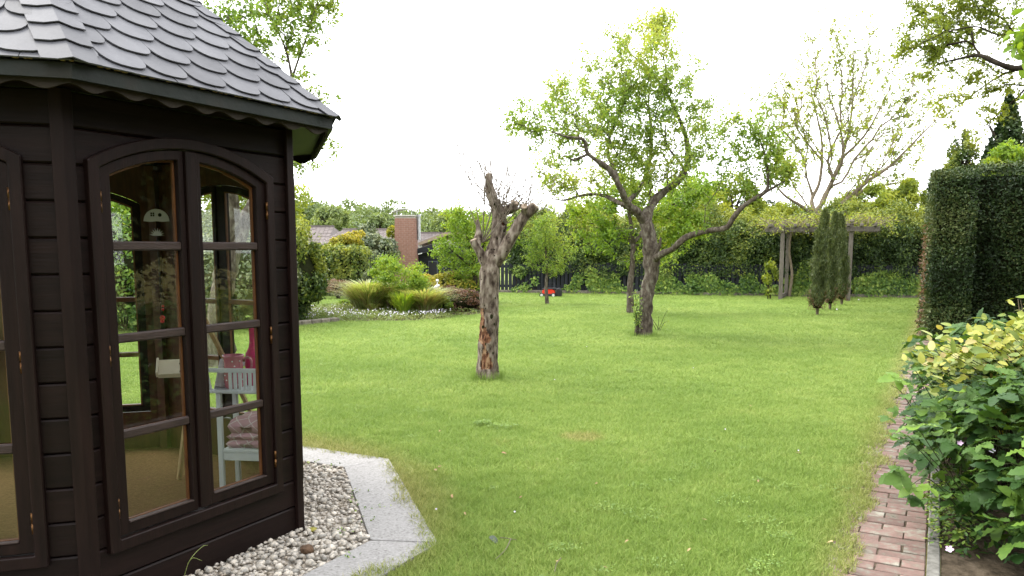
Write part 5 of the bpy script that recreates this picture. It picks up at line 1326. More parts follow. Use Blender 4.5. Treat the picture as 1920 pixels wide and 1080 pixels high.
# pergola
pg = empty('pergola', gp(1463, 563)); tag(pg, 'weathered grey timber pergola with ball finials and tangled bare vine', 'pergola')
def pl_(p): return Vector(p) - pg.location
posts = [gp(1463, 563), gp(1590, 566), gp(1479, 556), gp(1602, 558)]
d1 = (posts[1] - posts[0]).normalized(); d2 = Vector((-d1.y, d1.x, 0))
posts[2] = posts[0] + d2 * 1.6 + d1 * .05; posts[3] = posts[1] + d2 * 1.6
PH = 2.02
for p in posts:
    part('post', 'grey_timber', pg, lambda bm: bar(bm, pl_(p), pl_(p) + Vector((0, 0, PH + .12)), .11, .11, d1), bevel=.008)
    def fin(bm):
        lathe(bm, [(.055, 0), (.07, .012), (.07, .03), (.04, .045), (.055, .065), (.065, .09), (.058, .12), (.03, .14), (.005, .146)], 14)
    part('finial', 'grey_timber', pg, fin, smooth=True, loc=pl_(p) + Vector((0, 0, PH + .121)))
for a, b in ((posts[0], posts[1]), (posts[2], posts[3])):
    part('beam', 'grey_timber', pg, lambda bm: bar(bm, pl_(a) - d1 * .48 - d2 * .085 + Vector((0, 0, PH)), pl_(b) + d1 * .72 - d2 * .085 + Vector((0, 0, PH)), .055, .13), bevel=.006)
Lb = (posts[1] - posts[0]).length
for k in range(9):
    u = -.35 + k * (Lb + .95) / 8
    part('rafter', 'grey_timber', pg, lambda bm: bar(bm, pl_(posts[0]) + d1 * u - d2 * .35 + Vector((0, 0, PH + .115)), pl_(posts[0]) + d1 * u + d2 * 2.0 + Vector((0, 0, PH + .115)), .075, .085), bevel=.01)
for a, b in ((posts[0], posts[2]), (posts[1], posts[3])): part('foot_board', 'grey_timber', pg, lambda bm: bar(bm, pl_(a) + Vector((0, 0, .1)), pl_(b) + Vector((0, 0, .1)), .04, .12))
vn = empty('climbing_vine', posts[2]); tag(vn, 'bare twisted vine with few yellow leaves sprawling over the pergola', 'vine')
def vl(p): return np.array((Vector(p) - vn.location)[:])
paths = []
for s in (posts[2] + d1 * .1 - d2 * .1, posts[3] - d1 * .12):
    paths.append(spline([vl(s), vl(s + d1 * .06 + Vector((0, 0, .7))), vl(s - d1 * .04 + Vector((0, 0, 1.4))), vl(s + Vector((0, 0, 2.15)))], [.05, .045, .035, .03], 6))
vp = []
for k in range(270):
    u = random.uniform(-.5, Lb + .8); v = random.uniform(-.4, 1.9); z = PH + .15; a = posts[0] + d1 * u + d2 * v + Vector((0, 0, z))
    ang_ = random.uniform(0, 6.28); ln = random.uniform(.3, .8); e = a + Vector((math.cos(ang_) * ln, math.sin(ang_) * ln, random.uniform(-.35, .28))); m = (a + e) / 2 + Vector((random.uniform(-.1, .1), random.uniform(-.1, .1), random.uniform(.05, .22)))
    P, R = spline([vl(a), vl(m), vl(e)], [.008, .006, .003], 5); paths.append((P, R)); vp += [P[i] for i in (4, 6, 8, 9) if random.random() < .8]
V, Q = tubes(paths, 5); obj('stem', np_mesh('stem', V, Q, 'bark_pale', smooth=True), vn)['kind'] = 'stuff'
vp = np.repeat(np.array(vp), 3, 0) + RG.normal(0, .05, (len(vp) * 3, 3)); obj('leaf_mass', leaves_mesh('leaf_mass', vp, .075, 'leaf_yellow'), vn)['kind'] = 'stuff'
# pale young shrub at the pergola's left post
shrub('young_maple', gp(1442, 562), (.22, .2, .55), 620, .10, 'leaf_yellow', 'small pale yellow-green shrub beside the left pergola post', zc=.62, core=0, lumps=8, lump_r=.32, fb=False, depth=.9)
# three columnar cypresses
def cypress(p, h, w, label, lean):
    root = empty('columnar_cypress', p); n = 11000
    t = RG.random(n) ** .85; prof = (np.clip((1 - t), 0, 1) ** .42) * (np.clip(t / .12, 0, 1) ** .5) * w / 2 * (1 + .14 * np.sin(t * 19) + .1 * np.sin(t * 43))
    a = RG.uniform(0, 6.28, n); r = prof * (1 - .45 * RG.random(n) ** 2) * (1 + .28 * np.sin(a * 3 + t * 9) + .18 * np.sin(a * 5 - t * 31)) * .92
    P = np.stack([r * np.cos(a) + lean * t * t, r * np.sin(a), .16 + t * (h - .16)], 1)
    ax = np.stack([np.cos(a) * .35, np.sin(a) * .35, np.full(n, 1.0)], 1)
    o = np.stack([np.cos(a), np.sin(a), np.full(n, .1)], 1)
    m = leaves_mesh('foliage', P, .085 * RG.uniform(.5, 1.2, n), 'leaf_cypress', 'narrow', out=o, bias=.5, axis=ax, axis_bias=.75, tint=.45 + RG.normal(0, .25, n))
    obj('foliage', m, root)['kind'] = 'stuff'
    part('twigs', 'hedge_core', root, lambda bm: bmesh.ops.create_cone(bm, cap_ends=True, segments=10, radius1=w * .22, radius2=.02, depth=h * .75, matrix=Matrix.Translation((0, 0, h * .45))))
    paths = [spline([(0.01 * k, .01 * (k % 2), 0), (.05 * math.cos(k * 2), .05 * math.sin(k * 2), .3)], [.018, .008], 4) for k in range(5)]
    V, Q = tubes(paths, 5); obj('trunk', np_mesh('trunk', V, Q, 'bark_pale'), root)
    # a few browned sprigs low down
    m_ = 260; a = RG.uniform(0, 6.28, m_); z_ = RG.uniform(.12, .55, m_); P = np.stack([w * .42 * np.cos(a), w * .42 * np.sin(a), z_], 1)
    obj('dry_sprigs', leaves_mesh('dry_sprigs', P, .07, 'leaf_brown', 'narrow', axis=np.repeat([[0, 0, 1.0]], m_, 0), axis_bias=.5), root)['kind'] = 'stuff'
    return tag(root, label, 'cypress', 'columnar cypresses before the pergola')
cypress(gp(1531, 592), 2.30, .39, 'nearest and tallest-looking slim cypress standing in the lawn before the pergola', .10)
cypress(gp(1555, 582), 2.32, .31, 'middle slim cypress, half hidden behind the nearest one', .04)
cypress(gp(1577, 573), 2.36, .33, 'farthest slim cypress, close to the right pergola post', -.12)

# mower under the fence
mw = empty('lawn_mower', gp(1029, 557)); mw.rotation_euler = (0, 0, rad(-8)); tag(mw, 'small red and black rear-box lawn mower parked against the black fence', 'lawn mower')
def hood(bm):
    prism(bm, [(-.20, .11), (-.19, .21), (-.12, .245), (.10, .245), (.19, .21), (.21, .12), (.0, .10)], -.14, .14)
part('hood', 'mower_red', mw, hood, bevel=.018)
part('deck', 'mower_black', mw, lambda bm: prism(bm, [(-.23, .03), (-.22, .108), (.22, .108), (.23, .03)], -.20, .22), bevel=.012)
part('top_cover', 'mower_black', mw, lambda bm: prism(bm, [(-.22, .247), (-.16, .275), (.20, .285), (.26, .25)], -.15, .16), bevel=.01)
part('grass_box', 'mower_black', mw, lambda bm: prism(bm, [(.235, .03), (.235, .24), (.28, .285), (.36, .27), (.40, .20), (.40, .03)], -.16, .22), bevel=.02)
for x, y in ((-.20, -.215), (.16, -.215), (-.20, .235), (.16, .235)):
    def wheel(bm): bmesh.ops.create_cone(bm, cap_ends=True, segments=18, radius1=.07, radius2=.07, depth=.04, matrix=Matrix.Translation((x, y, .07)) @ Matrix.Rotation(math.pi / 2, 4, 'X'))
    w = part('wheel', 'mower_black', mw, wheel, bevel=.006)
    part('rim', 'light_plastic', w, lambda bm: bmesh.ops.create_cone(bm, cap_ends=True, segments=14, radius1=.042, radius2=.042, depth=.046, matrix=Matrix.Translation((x, y, .07)) @ Matrix.Rotation(math.pi / 2, 4, 'X')))
part('badge', 'light_plastic', mw, lambda bm: box(bm, -.09, -.03, -.205, -.201, .045, .085))
part('handle', 'mower_black', mw, lambda bm: (bar(bm, (-.14, .2, .1), (-.14, .28, .42), .02, .02), bar(bm, (.14, .2, .1), (.14, .28, .42), .02, .02), bar(bm, (-.15, .28, .42), (.15, .28, .42), .022, .022)))

# ------------------------------------------------------------------ yew hedge on the right
hc = along(0, .10); HY = 12.86
def path_pt(Y, off): 
    t = (Y - KERB_P.y - PATH_N.y * off) / PATH_DIR.y; return along(t, off)
c0 = path_pt(12.95, -.20); c1 = c0 + PATH_DIR * 9.2
# block 1: front to the path on its left; A->B has its front face at the right, so run it away->near
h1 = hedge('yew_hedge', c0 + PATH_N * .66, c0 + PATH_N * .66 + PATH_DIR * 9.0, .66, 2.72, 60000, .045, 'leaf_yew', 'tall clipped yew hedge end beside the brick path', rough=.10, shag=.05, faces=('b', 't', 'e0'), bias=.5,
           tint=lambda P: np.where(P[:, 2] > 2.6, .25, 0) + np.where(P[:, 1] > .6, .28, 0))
# bare brown strip low on its path side
m_ = 2600; u = RG.random(m_) * 4; z_ = RG.random(m_) * 1.9; P = np.stack([u, .68 + RG.normal(0, .03, m_), z_ * (1 - .06 * u)], 1)
obj('bare_twigs', leaves_mesh('bare_twigs', P, .07, 'leaf_brown', 'narrow', axis=np.repeat([[0, .3, .6]], m_, 0), axis_bias=.4), h1)['kind'] = 'stuff'
c2 = c0 + PATH_N * .32 + PATH_DIR * 1.3
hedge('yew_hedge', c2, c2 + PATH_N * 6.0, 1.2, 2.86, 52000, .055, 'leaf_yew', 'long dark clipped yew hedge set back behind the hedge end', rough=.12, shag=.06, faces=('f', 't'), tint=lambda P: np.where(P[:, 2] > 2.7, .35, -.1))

# ------------------------------------------------------------------ trees beyond the hedges
# bare spring walnut behind the pergola
YW = 29.0; BW_ = gp(1530, 535); BW_ = Vector((at(1528, 500, YW).x, YW, 0))
L = [(np.array([(BW_.x, YW, 0), (BW_.x + .02, YW, 1.2), (BW_.x - .02, YW, 2.2), (at(1530, 400, YW)[:])]), np.array([.24, .21, .19, .17])),
     limb([(1530, 402, 0), (1545, 372, 0), (1562, 335, .2), (1580, 290, .5), (1596, 220, .8), (1600, 160, 1)], [.12, .10, .085, .06, .04, .02], YW),
     limb([(1532, 402, 0), (1575, 385, 0), (1620, 345, -.4), (1670, 310, -.8), (1725, 255, -1.2), (1760, 220, -1.4)], [.12, .095, .075, .055, .035, .015], YW),
     limb([(1528, 402, 0), (1522, 375, .4), (1538, 335, .8), (1540, 260, 1.2), (1525, 190, 1.5), (1515, 130, 1.6)], [.10, .08, .065, .045, .03, .012], YW),
     limb([(1526, 405, 0), (1500, 385, -.5), (1470, 365, -.8), (1440, 330, -1)], [.10, .07, .05, .02], YW),
     limb([(1556, 345, .2), (1580, 300, -.4), (1575, 240, -.8), (1555, 180, -1), (1545, 120, -1.1)], [.07, .055, .04, .025, .01], YW),
     limb([(1575, 300, .5), (1620, 255, .8), (1655, 195, 1), (1680, 140, 1.1)], [.06, .045, .03, .012], YW),
     limb([(1600, 362, -.2), (1640, 350, .5), (1700, 340, .9), (1740, 320, 1)], [.05, .04, .025, .01], YW),
     limb([(1540, 300, 1), (1500, 250, 1.4), (1470, 190, 1.6), (1455, 150, 1.6)], [.05, .035, .02, .01], YW)]
T = px_blobs([(1560, 200, 110, 0), (1620, 170, 90, .3), (1500, 180, 80, .5), (1460, 190, 60, .5), (1680, 220, 80, 0), (1720, 190, 60, 0), (1590, 90, 60, .5), (1640, 270, 80, 0), (1500, 290, 60, 0), (1540, 110, 50, .5), (1455, 250, 40, .5), (1700, 290, 50, 0), (1440, 220, 40, 1), (1740, 150, 40, 0), (1560, 50, 40, 0), (1620, 40, 40, 0), (1690, 100, 40, .5), (1500, 70, 30, 0), (1600, 330, 70, 0), (1680, 350, 50, 0)], 1100, YW)
make_tree('walnut_tree', BW_, L, T, 'bark_pale', 'leaf_yellow', 13500, .11, 'tall sparse spring tree with fan of pale branches behind the pergola', cluster=4, step=.45, rtip=.0075, rleaf=.03, spread=.13, jit=.08, bf=.6)
# bright trees behind the far hedge
def bgtree(name, x, ytop, ybot, w, Y, leaf, n, lsize, label, lumps=26, lump_r=.3, group='trees beyond the far hedge', cat='tree', bark='bark_dark', conic=0, tint=None, depth=.35, core=.0):
    c = at(x, (ytop + ybot) / 2, Y); s = Y / 1510.0; rz_ = (ybot - ytop) / 2 * s; rx_ = w / 2 * s
    base = Vector((c.x, Y, 0)); root = empty(name, base)
    P, o = lumpy((0, 0, c.z), (rx_, rx_ * .9, rz_), n, lumps, lump_r, flat_bottom=False, depth=depth)
    if conic: P[:, :2] *= (np.clip(1.25 - (P[:, 2:3] - (c.z - rz_)) / (2 * rz_) * 1.15, .06, 1.2)) ** conic; 
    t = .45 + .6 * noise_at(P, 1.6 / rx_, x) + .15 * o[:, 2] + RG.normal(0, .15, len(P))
    if tint is not None: t = t + tint
    k = P[:, 2] > .02; P, o, t = P[k], o[k], t[k]
    obj('crown', leaves_mesh('crown', P, lsize * RG.uniform(.6, 1.3, len(P)), leaf, 'leaf', out=o, bias=.45, tint=np.clip(t, 0, 1), droop=.2), root)['kind'] = 'stuff'
    paths = [spline([(0, 0, -.05), (.02, 0, c.z * .5), (0, 0, max(c.z, .3))], [rx_ * .11 + .02, rx_ * .09 + .015, rx_ * .05 + .01], 5)]
    for k in range(9):
        a = random.uniform(0, 6.28); e = (rx_ * .7 * math.cos(a), rx_ * .7 * math.sin(a), c.z + rz_ * random.uniform(-.1, .75)); paths.append(spline([(0, 0, max(c.z - rz_ * .5, c.z * .35)), (e[0] * .4, e[1] * .4, (c.z + e[2]) / 2 - rz_ * .1), e], [rx_ * .05, rx_ * .035, rx_ * .012], 5))
    V, Q = tubes(paths, 7); obj('trunk', np_mesh('trunk', V, Q, bark, smooth=True), root)
    if core: core_blob((0, 0, c.z), (rx_, rx_ * .9, rz_), 'twigs', core, root)
    return tag(root, label, cat, group)
bgtree('fruit_tree', 1375, 330, 470, 110, 27.5, 'leaf_yellow', 9000, .12, 'yellow-green tree behind the hedge, between apple tree and its low right limb')
bgtree('fruit_tree', 1285, 325, 440, 110, 30, 'leaf_fresh', 8000, .12, 'rounded bright green tree showing through the middle of the apple tree')
bgtree('fruit_tree', 1120, 385, 470, 120, 28.5, 'leaf_yellow', 8000, .12, 'low yellow-green tree over the hedge left of the apple trunk')
bgtree('fruit_tree', 990, 395, 500, 110, 27.9, 'leaf_fresh', 9000, .12, 'fresh green tree filling the gap behind the dead tree and young tree')
bgtree('fruit_tree', 1475, 375, 440, 90, 31, 'leaf_yellow', 6000, .12, 'golden-green low crown above the hedge left of the pergola finial')
bgtree('fruit_tree', 1640, 345, 450, 110, 27.2, 'leaf_yellow', 8000, .12, 'loose yellow-green crown above the pergola right end', depth=.7)
bgtree('fruit_tree', 1705, 335, 450, 80, 27.6, 'leaf_yellow', 6000, .12, 'tall loose yellow crown touching the yew hedge end', depth=.7)
bgtree('conifer', 1600, 360, 440, 100, 36, 'leaf_yew_tip', 7000, .14, 'dark green conifer crown far behind the pergola')
bgtree('conifer', 1420, 375, 440, 120, 38, 'leaf_yew', 6000, .15, 'dark blue-green conifer far behind the low apple limb', tint=.1)
# right-hand trees beyond the yew hedge
bgtree('conifer', 1886, 170, 420, 110, 22, 'leaf_yew', 7000, .13, 'dark spire-shaped spruce above the yew hedge', conic=1, tint=-.1)
bgtree('holly', 1805, 245, 360, 75, 17.5, 'leaf_yew_tip', 6000, .07, 'olive green pointed tree just above the end of the yew hedge', conic=.4, tint=.1)
bgtree('laurel', 1895, 268, 360, 90, 16.8, 'leaf_fresh', 5000, .085, 'bright lime green shrub top above the yew hedge at right')
bgtree('fruit_tree', 1850, 300, 360, 60, 18.8, 'leaf_yew_tip', 3000, .08, 'dull green crown between the pointed tree and the lime shrub')
# big tree at the right whose boughs reach in from above
YR = 9.5; RB = Vector((8.6, YR + .3, 0))
L = [(np.array([RB[:], (8.5, YR + .2, 1.5), (8.2, YR, 3.0), (7.6, YR, 3.6)]), np.array([.24, .2, .16, .12])),
     limb([(2170, 150, .0), (2060, 130, 0), (1960, 120, -.1), (1905, 128, -.2), (1870, 118, -.2), (1835, 104, -.1), (1800, 110, .1), (1762, 118, .3)], [.12, .08, .055, .035, .032, .026, .018, .008], YR),
     limb([(1838, 104, -.1), (1826, 84, 0), (1820, 55, .2), (1800, 35, .4)], [.018, .014, .010, .004], YR),
     limb([(1960, 122, -.1), (1900, 60, .2), (1880, 35, .3), (1845, 22, .4), (1790, 12, .5)], [.03, .02, .016, .012, .005], YR),
     limb([(1930, 124, -.1), (1880, 140, .3), (1840, 165, .6), (1800, 195, .8), (1755, 230, 1)], [.022, .016, .012, .008, .004], YR),
     limb([(1950, 130, 0), (1910, 180, .2), (1870, 215, .4), (1830, 250, .6)], [.02, .014, .010, .004], YR),
     limb([(1900, 60, .2), (1870, 65, 0), (1830, 50, -.2), (1770, 62, -.3), (1710, 90, -.3)], [.014, .012, .010, .007, .003], YR)]
T = px_blobs([(1760, 40, 45, .3), (1790, 60, 50, .3), (1745, 90, 35, 0), (1800, 20, 50, .3), (1730, 75, 45, 0), (1850, 15, 50, .2), (1780, 90, 40, .2), (1700, 60, 30, .2), (1740, 120, 35, .4, .6), (1690, 100, 28, .2, .5), (1820, 150, 50, .4, .7), (1770, 200, 40, .8, .7), (1860, 190, 40, .4, .7), (1830, 240, 35, .6, .5), (1890, 60, 45, 0, .7), (1900, 160, 40, .2, .6), (1725, 150, 30, .5, .5), (1980, 60, 90, 0, .6), (2060, 80, 100, 0, .6), (1720, 20, 30, .3, .8), (1760, -40, 70, .2, .5), (1850, -60, 80, .2, .5)], 620, YR)
make_tree('robinia_tree', RB, L, T, 'bark_dark', 'leaf_yellow', 22000, .045, 'tall tree at the right whose dark boughs reach over the yew hedge', cluster=5, step=.12, rtip=.0028, rleaf=.010, spread=.09, tint_bias=lambda P: np.full(len(P), -.08), jit=.15)
YM = 6.6
MB_ = Vector((6.4, YM, 0)); L = [(np.array([(6.4, YM, 0), (6.35, YM, 1.4), (6.1, YM, 2.4)]), np.array([.14, .12, .09])), limb([(2330, 240, 0), (2150, 170, 0), (2020, 110, 0), (1950, 60, 0)], [.08, .05, .03, .01], YM), limb([(2150, 170, 0), (2050, 190, .2), (1970, 215, .3)], [.03, .02, .008], YM)]
T = px_blobs([(1940, 60, 45, 0), (1960, 20, 50, 0), (1930, 105, 28, 0), (1985, 120, 55, 0), (1935, 175, 14, .2, .5), (2060, 60, 90, 0), (2060, 190, 60, 0), (2200, 120, 150, 0)], 200, YM)
make_tree('maple_tree', MB_, L, T, 'bark_dark', 'leaf_fresh', 4200, .085, 'broad-leaved maple whose bright leaves hang at the upper right edge', cluster=3, step=.15, rtip=.003, rleaf=.012, spread=.10, tpl='oval', tint_bias=lambda P: np.full(len(P), -.2))
# off-frame evergreens added so the panes mirror dark foliage, not bright sky
bgtree('holm_oak', 4600, -700, 700, 2400, 3.2, 'leaf_yew', 9000, .16, 'off-frame evergreen at the right, added to darken reflections', group='evergreens added out of frame to darken reflections', core=.75) if False else None
def side_tree(x, y, r, zc_, rz_, label):
    root = empty('added_evergreen', (x, y, 0)); P, o = lumpy((0, 0, zc_), (r, r, rz_), 9000, 24, .3, flat_bottom=False)
    obj('crown', leaves_mesh('crown', P, .16, 'leaf_yew', 'leaf', out=o, bias=.5), root)['kind'] = 'stuff'; core_blob((0, 0, zc_), (r, r, rz_), 'twigs', .8, root)
    V, Q = tubes([spline([(0, 0, 0), (0, 0, zc_)], [.2, .12], 4)], 8); obj('trunk', np_mesh('trunk', V, Q, 'bark_dark'), root)
    return tag(root, label, 'tree', 'evergreens added out of frame to darken reflections')
for k, (x, y, r, zc_, rz_) in enumerate(((9.0, -1.2, 2.6, 3.2, 3.2), (11.5, 3.2, 3.2, 3.8, 3.8), (6.5, -5.0, 2.6, 3.2, 3.2), (1.5, -7.0, 3.0, 3.2, 3.2), (12.6, 8.2, 3.0, 3.8, 3.8), (-4.0, -6.5, 3.0, 3.2, 3.2), (14.5, 5.6, 3.6, 4.6, 4.6))):
    side_tree(x, y, r, zc_, rz_, ('off-frame evergreen beyond the planting bed, added to darken reflections', 'tall off-frame evergreen nearest the robinia, added to darken reflections', 'round evergreen added behind the viewpoint to the right to darken reflections', 'broad evergreen added directly behind the viewpoint to darken reflections', 'off-frame evergreen between robinia and long yew hedge, added to darken reflections', 'evergreen added behind the summerhouse side of the viewpoint to darken reflections', 'tallest off-frame evergreen in the second row at the right, added to darken reflections')[k])
# ------------------------------------------------------------------ left distance: houses, woods, hedges
def pl4(x, y, Y): return at(x, y, Y)
# far wood (one mass) and one pale tree in front of it
PP, OO = [], []
wood = empty('far_woodland', (0, 130, 0)); 
ridge = [(520, 392), (560, 380), (600, 384), (640, 378), (690, 386), (730, 388), (770, 396), (810, 400), (850, 402), (900, 400), (960, 405), (1030, 408), (1100, 410), (1200, 410), (1330, 408), (1450, 405), (1600, 400), (1750, 395), (330, 385), (420, 380), (470, 386), (240, 380), (150, 382), (60, 380)]
for i, (x, y) in enumerate(ridge):
    for q in range(2):
        Y = 120 + 18 * q + RG.uniform(-6, 6); c = at(x + RG.uniform(-22, 22), y, Y); r = RG.uniform(4.0, 6.0); h = c.z * RG.uniform(1.0, 1.12)
        P, o = lumpy((c.x, Y - 130, h / 2), (r, r * .8, h / 2), 2600, 26, .3, flat_bottom=False); PP.append(P); OO.append(o)
P, O = np.concatenate(PP), np.concatenate(OO)
obj('woodland', leaves_mesh('woodland', P, .55 * RG.uniform(.6, 1.3, len(P)), 'leaf_wood_hazed', 'leaf', out=O, bias=.5, tint=np.clip(.35 + .6 * noise_at(P, .12) + RG.normal(0, .12, len(P)), 0, 1)), wood)
tag(wood, 'green belt of woodland along the horizon, haze painted into its leaves', 'woodland', kind='stuff')
for c_ in wood.children: c_['kind'] = 'stuff'
bgtree('ash_tree', 622, 388, 455, 74, 85, 'leaf_wood_hazed', 8000, .35, 'rounded pale green tree before the far woods above the tiled roof', group=None, tint=.35)
bgtree('ash_tree', 715, 402, 450, 70, 80, 'leaf_wood_hazed', 6000, .32, 'mid green tree behind the chimney to its left', group=None, tint=-.05)
bgtree('ash_tree', 842, 398, 450, 60, 78, 'leaf_wood_hazed', 5000, .32, 'soft green tree right of the chimney beyond the dark roof', group=None, tint=.1)
bgtree('golden_conifer', 735, 424, 446, 22, 40, 'leaf_gold', 1200, .10, 'small ochre clipped conifer showing between roof and chimney', group=None, tint=-.4)
# neighbouring bungalow with tiled roof
def tiled_roof(root, A, B, ridgeA, ridgeB, name='roof'):
    pass
def bungalow(px0, px1, ridge_y, eave_y, Y, label, depth=5.0, n_course=12, hip=.12):
    a, b = at(px0, eave_y, Y), at(px1, eave_y, Y); W = b.x - a.x; ze = a.z; zr = at(px0, ridge_y, Y + depth).z
    root = empty('bungalow', (a.x, Y, 0))
    part('wall', 'pale_wall', root, lambda bm: box(bm, .3, W - .3, .4, depth * 2 - .4, 0, ze - .05))
    for k in range(max(2, int(W / 2.5))):
        x = 1.0 + k * 2.4
        if x + 1.2 < W: 
            f = part('window', 'white_paint', root, lambda bm: box(bm, x, x + 1.1, .36, .395, .8, 1.8)); part('pane', 'mower_black', f, lambda bm: box(bm, x + .07, x + 1.03, .345, .358, .87, 1.73))
    rf = part('roof', 'roof_tile', root, lambda bm: (lambda v: [bm.faces.new([v[i] for i in f]) for f in ((0, 1, 5, 4), (2, 3, 4, 5), (0, 4, 3), (1, 2, 5))])([bm.verts.new(p) for p in ((0, 0, ze), (W, 0, ze), (W, depth * 2, ze), (0, depth * 2, ze), (W * hip, depth, zr), (W * (1 - hip), depth, zr))]))
    # tile courses on the side that faces the garden
    bm = bmesh.new(); nc = n_course
    for c in range(nc):
        t0, t1 = c / nc, (c + 1) / nc; y0, y1 = depth * t0, depth * t1 + .03; z0, z1 = ze + (zr - ze) * t0, ze + (zr - ze) * t1
        x0, x1 = W * hip * t0, W * (1 - hip * t0); m = max(1, int((x1 - x0) / .28))
        for k in range(m):
            u0 = x0 + (x1 - x0) * k / m; u1 = x0 + (x1 - x0) * (k + .93) / m; l = random.uniform(.03, .055)
            v = [bm.verts.new(p) for p in ((u0, y0, z0 + l), (u1, y0, z0 + l), (u1, y1, z1 + .012), (u0, y1, z1 + .012))]; w = [bm.verts.new(p) for p in ((u0, y0, z0), (u1, y0, z0))]
            bm.faces.new(v); bm.faces.new((w[0], w[1], v[1], v[0]))
    obj('tile_courses', bm_mesh('tile_courses', bm, 'roof_tile'), rf)['kind'] = 'stuff'
    bm = bmesh.new(); bar(bm, (W * hip, depth, zr + .05), (W * (1 - hip), depth, zr + .05), .25, .16); obj('ridge', bm_mesh('ridge', bm, 'roof_tile'), rf)
    tag(root, label, 'house')
    return root
bungalow(590, 752, 432, 462, 46, 'long low house with brown tiled roof behind the golden hedge')
bungalow(470, 612, 426, 458, 52, 'low house with tiled roof half hidden by the yellow-tipped conifer')
bungalow(700, 835, 438, 458, 58, 'low house with grey tiled roof behind the brick chimney')
# black timber house with brick chimney
YB = 31.0
bh = empty('timber_house', (at(690, 500, YB).x, YB, 0)); ox = bh.location.x
X = lambda p, Y=YB: at(p, 465, Y).x - ox
Zb = lambda y, Y=YB: at(750, y, Y).z
part('wall', 'black_board', bh, lambda bm: prism(bm, [(X(696), 0), (X(696), Zb(500)), (X(745), Zb(482)), (X(778), Zb(478)), (X(835), Zb(462)), (X(900), Zb(462)), (X(900), 0)], 1.0, 5.0))
part('roof', 'roof_tile', bh, lambda bm: bar(bm, (X(684), 3.0, Zb(500)), (X(748), 3.0, Zb(474)), 5.0, .10, Vector((0, 0, 1))))
part('bargeboard', 'grey_board', bh, lambda bm: bar(bm, (X(684), .40, Zb(503)), (X(748), .40, Zb(478)), .06, .16))
part('roof', 'roof_tile', bh, lambda bm: bar(bm, (X(766), 2.4, Zb(473)), (X(812), 2.4, Zb(459)), 4.4, .10))
part('bargeboard', 'black_board', bh, lambda bm: bar(bm, (X(768), .15, Zb(476)), (X(812), .15, Zb(462)), .06, .18))
part('roof', 'roof_felt', bh, lambda bm: prism(bm, [(X(777), Zb(455)), (X(830), Zb(434)), (X(930), Zb(434)), (X(930), Zb(440)), (X(835), Zb(440)), (X(778), Zb(460))], 1.2, 6.5))
part('door_panel', 'grey_board', bh, lambda bm: box(bm, X(775), X(790), .70, .76, 0, Zb(497)), bevel=.01)
for q in (798, 826): 
    f = part('window', 'grey_board', bh, lambda bm: box(bm, X(q), X(q + 18), .93, .99, Zb(525), Zb(490))); part('pane', 'mower_black', f, lambda bm: box(bm, X(q + 1.5), X(q + 16.5), .91, .928, Zb(523), Zb(492)))
tag(bh, 'low black timber house with dark sloping roofs behind the flower bed', 'house')
def taper(bm):
    for v in bm.verts:
        f = 1 + .12 * max(0, 1 - v.co.z / Zb(406)) ** 1.1; v.co.x = X(762) + (v.co.x - X(762)) * f; v.co.y = .05 + (v.co.y - .05) * (1 + (f - 1) * .5)
def stack(bm):
    for i in range(8): box(bm, X(743.5), X(779.5), -.30, .40, Zb(406) * i / 8, Zb(406) * (i + 1) / 8 - .001)
    taper(bm)
chim = part('chimney', 'mortar', bh, stack)
# brick courses as real bricks on the two faces one sees; about 6 cm high they merge at this distance, so they are one part
bm = bmesh.new(); ht = Zb(406); nc = int(ht / .075)
for c in range(nc):
    z0 = c * .075 + .006; x0, x1 = X(743), X(780); wd = x1 - x0; nb_ = 4
    for k in range(-1, nb_ + 1):
        u0 = x0 + wd * (k + (c % 2) * .5) / nb_ + .004; u1 = u0 + wd / nb_ - .010; u0, u1 = max(u0, x0), min(u1, x1)
        if u1 - u0 > .03: box(bm, u0, u1, -.312, -.301, z0, z0 + .062)
    for k in range(3): box(bm, x1 - .0, x1 + .012, -.30 + k * .235, -.30 + k * .235 + .222, z0, z0 + .062)
taper(bm)
obj('brickwork', bm_mesh('brickwork', bm, 'brick_red'), chim)['kind'] = 'stuff'
part('chimney_coping', 'pale_stone', chim, lambda bm: box(bm, X(741), X(781), -.35, .45, Zb(406) + .001, Zb(403.5)))
CX_, CZ_ = X(761), Zb(403.5)
def cowl(bm):
    n = 14; w = X(784) - X(736); pts = [(CX_ - w / 2 + w * i / n, CZ_ + .085 + .13 * math.sin(math.pi * (i / n))) for i in range(n + 1)]
    for (x0, z0), (x1, z1) in zip(pts, pts[1:]):
        v = [[bm.verts.new((x, y, z + dz)) for x, z, y in ((x0, z0, -.38), (x1, z1, -.38), (x1, z1, .45), (x0, z0, .45))] for dz in (0, .03)]
        bm.faces.new(v[0]); bm.faces.new(v[1]); bm.faces.new((v[0][0], v[0][1], v[1][1], v[1][0]))
part('curved_hood', 'light_plastic', chim, cowl)
for x in (-.28, .28):
    for y in (-.3, .38): part('bracket', 'zinc', chim, lambda bm: box(bm, CX_ + x - .012, CX_ + x + .012, y - .012, y + .012, CZ_ + .001, CZ_ + .15))
part('flue_pipe', 'zinc', bh, lambda bm: (lathe(bm, [(.07, Zb(450)), (.07, Zb(406)), (.09, Zb(406)), (.09, Zb(402))], 14, X(784.5), .2)), smooth=False)
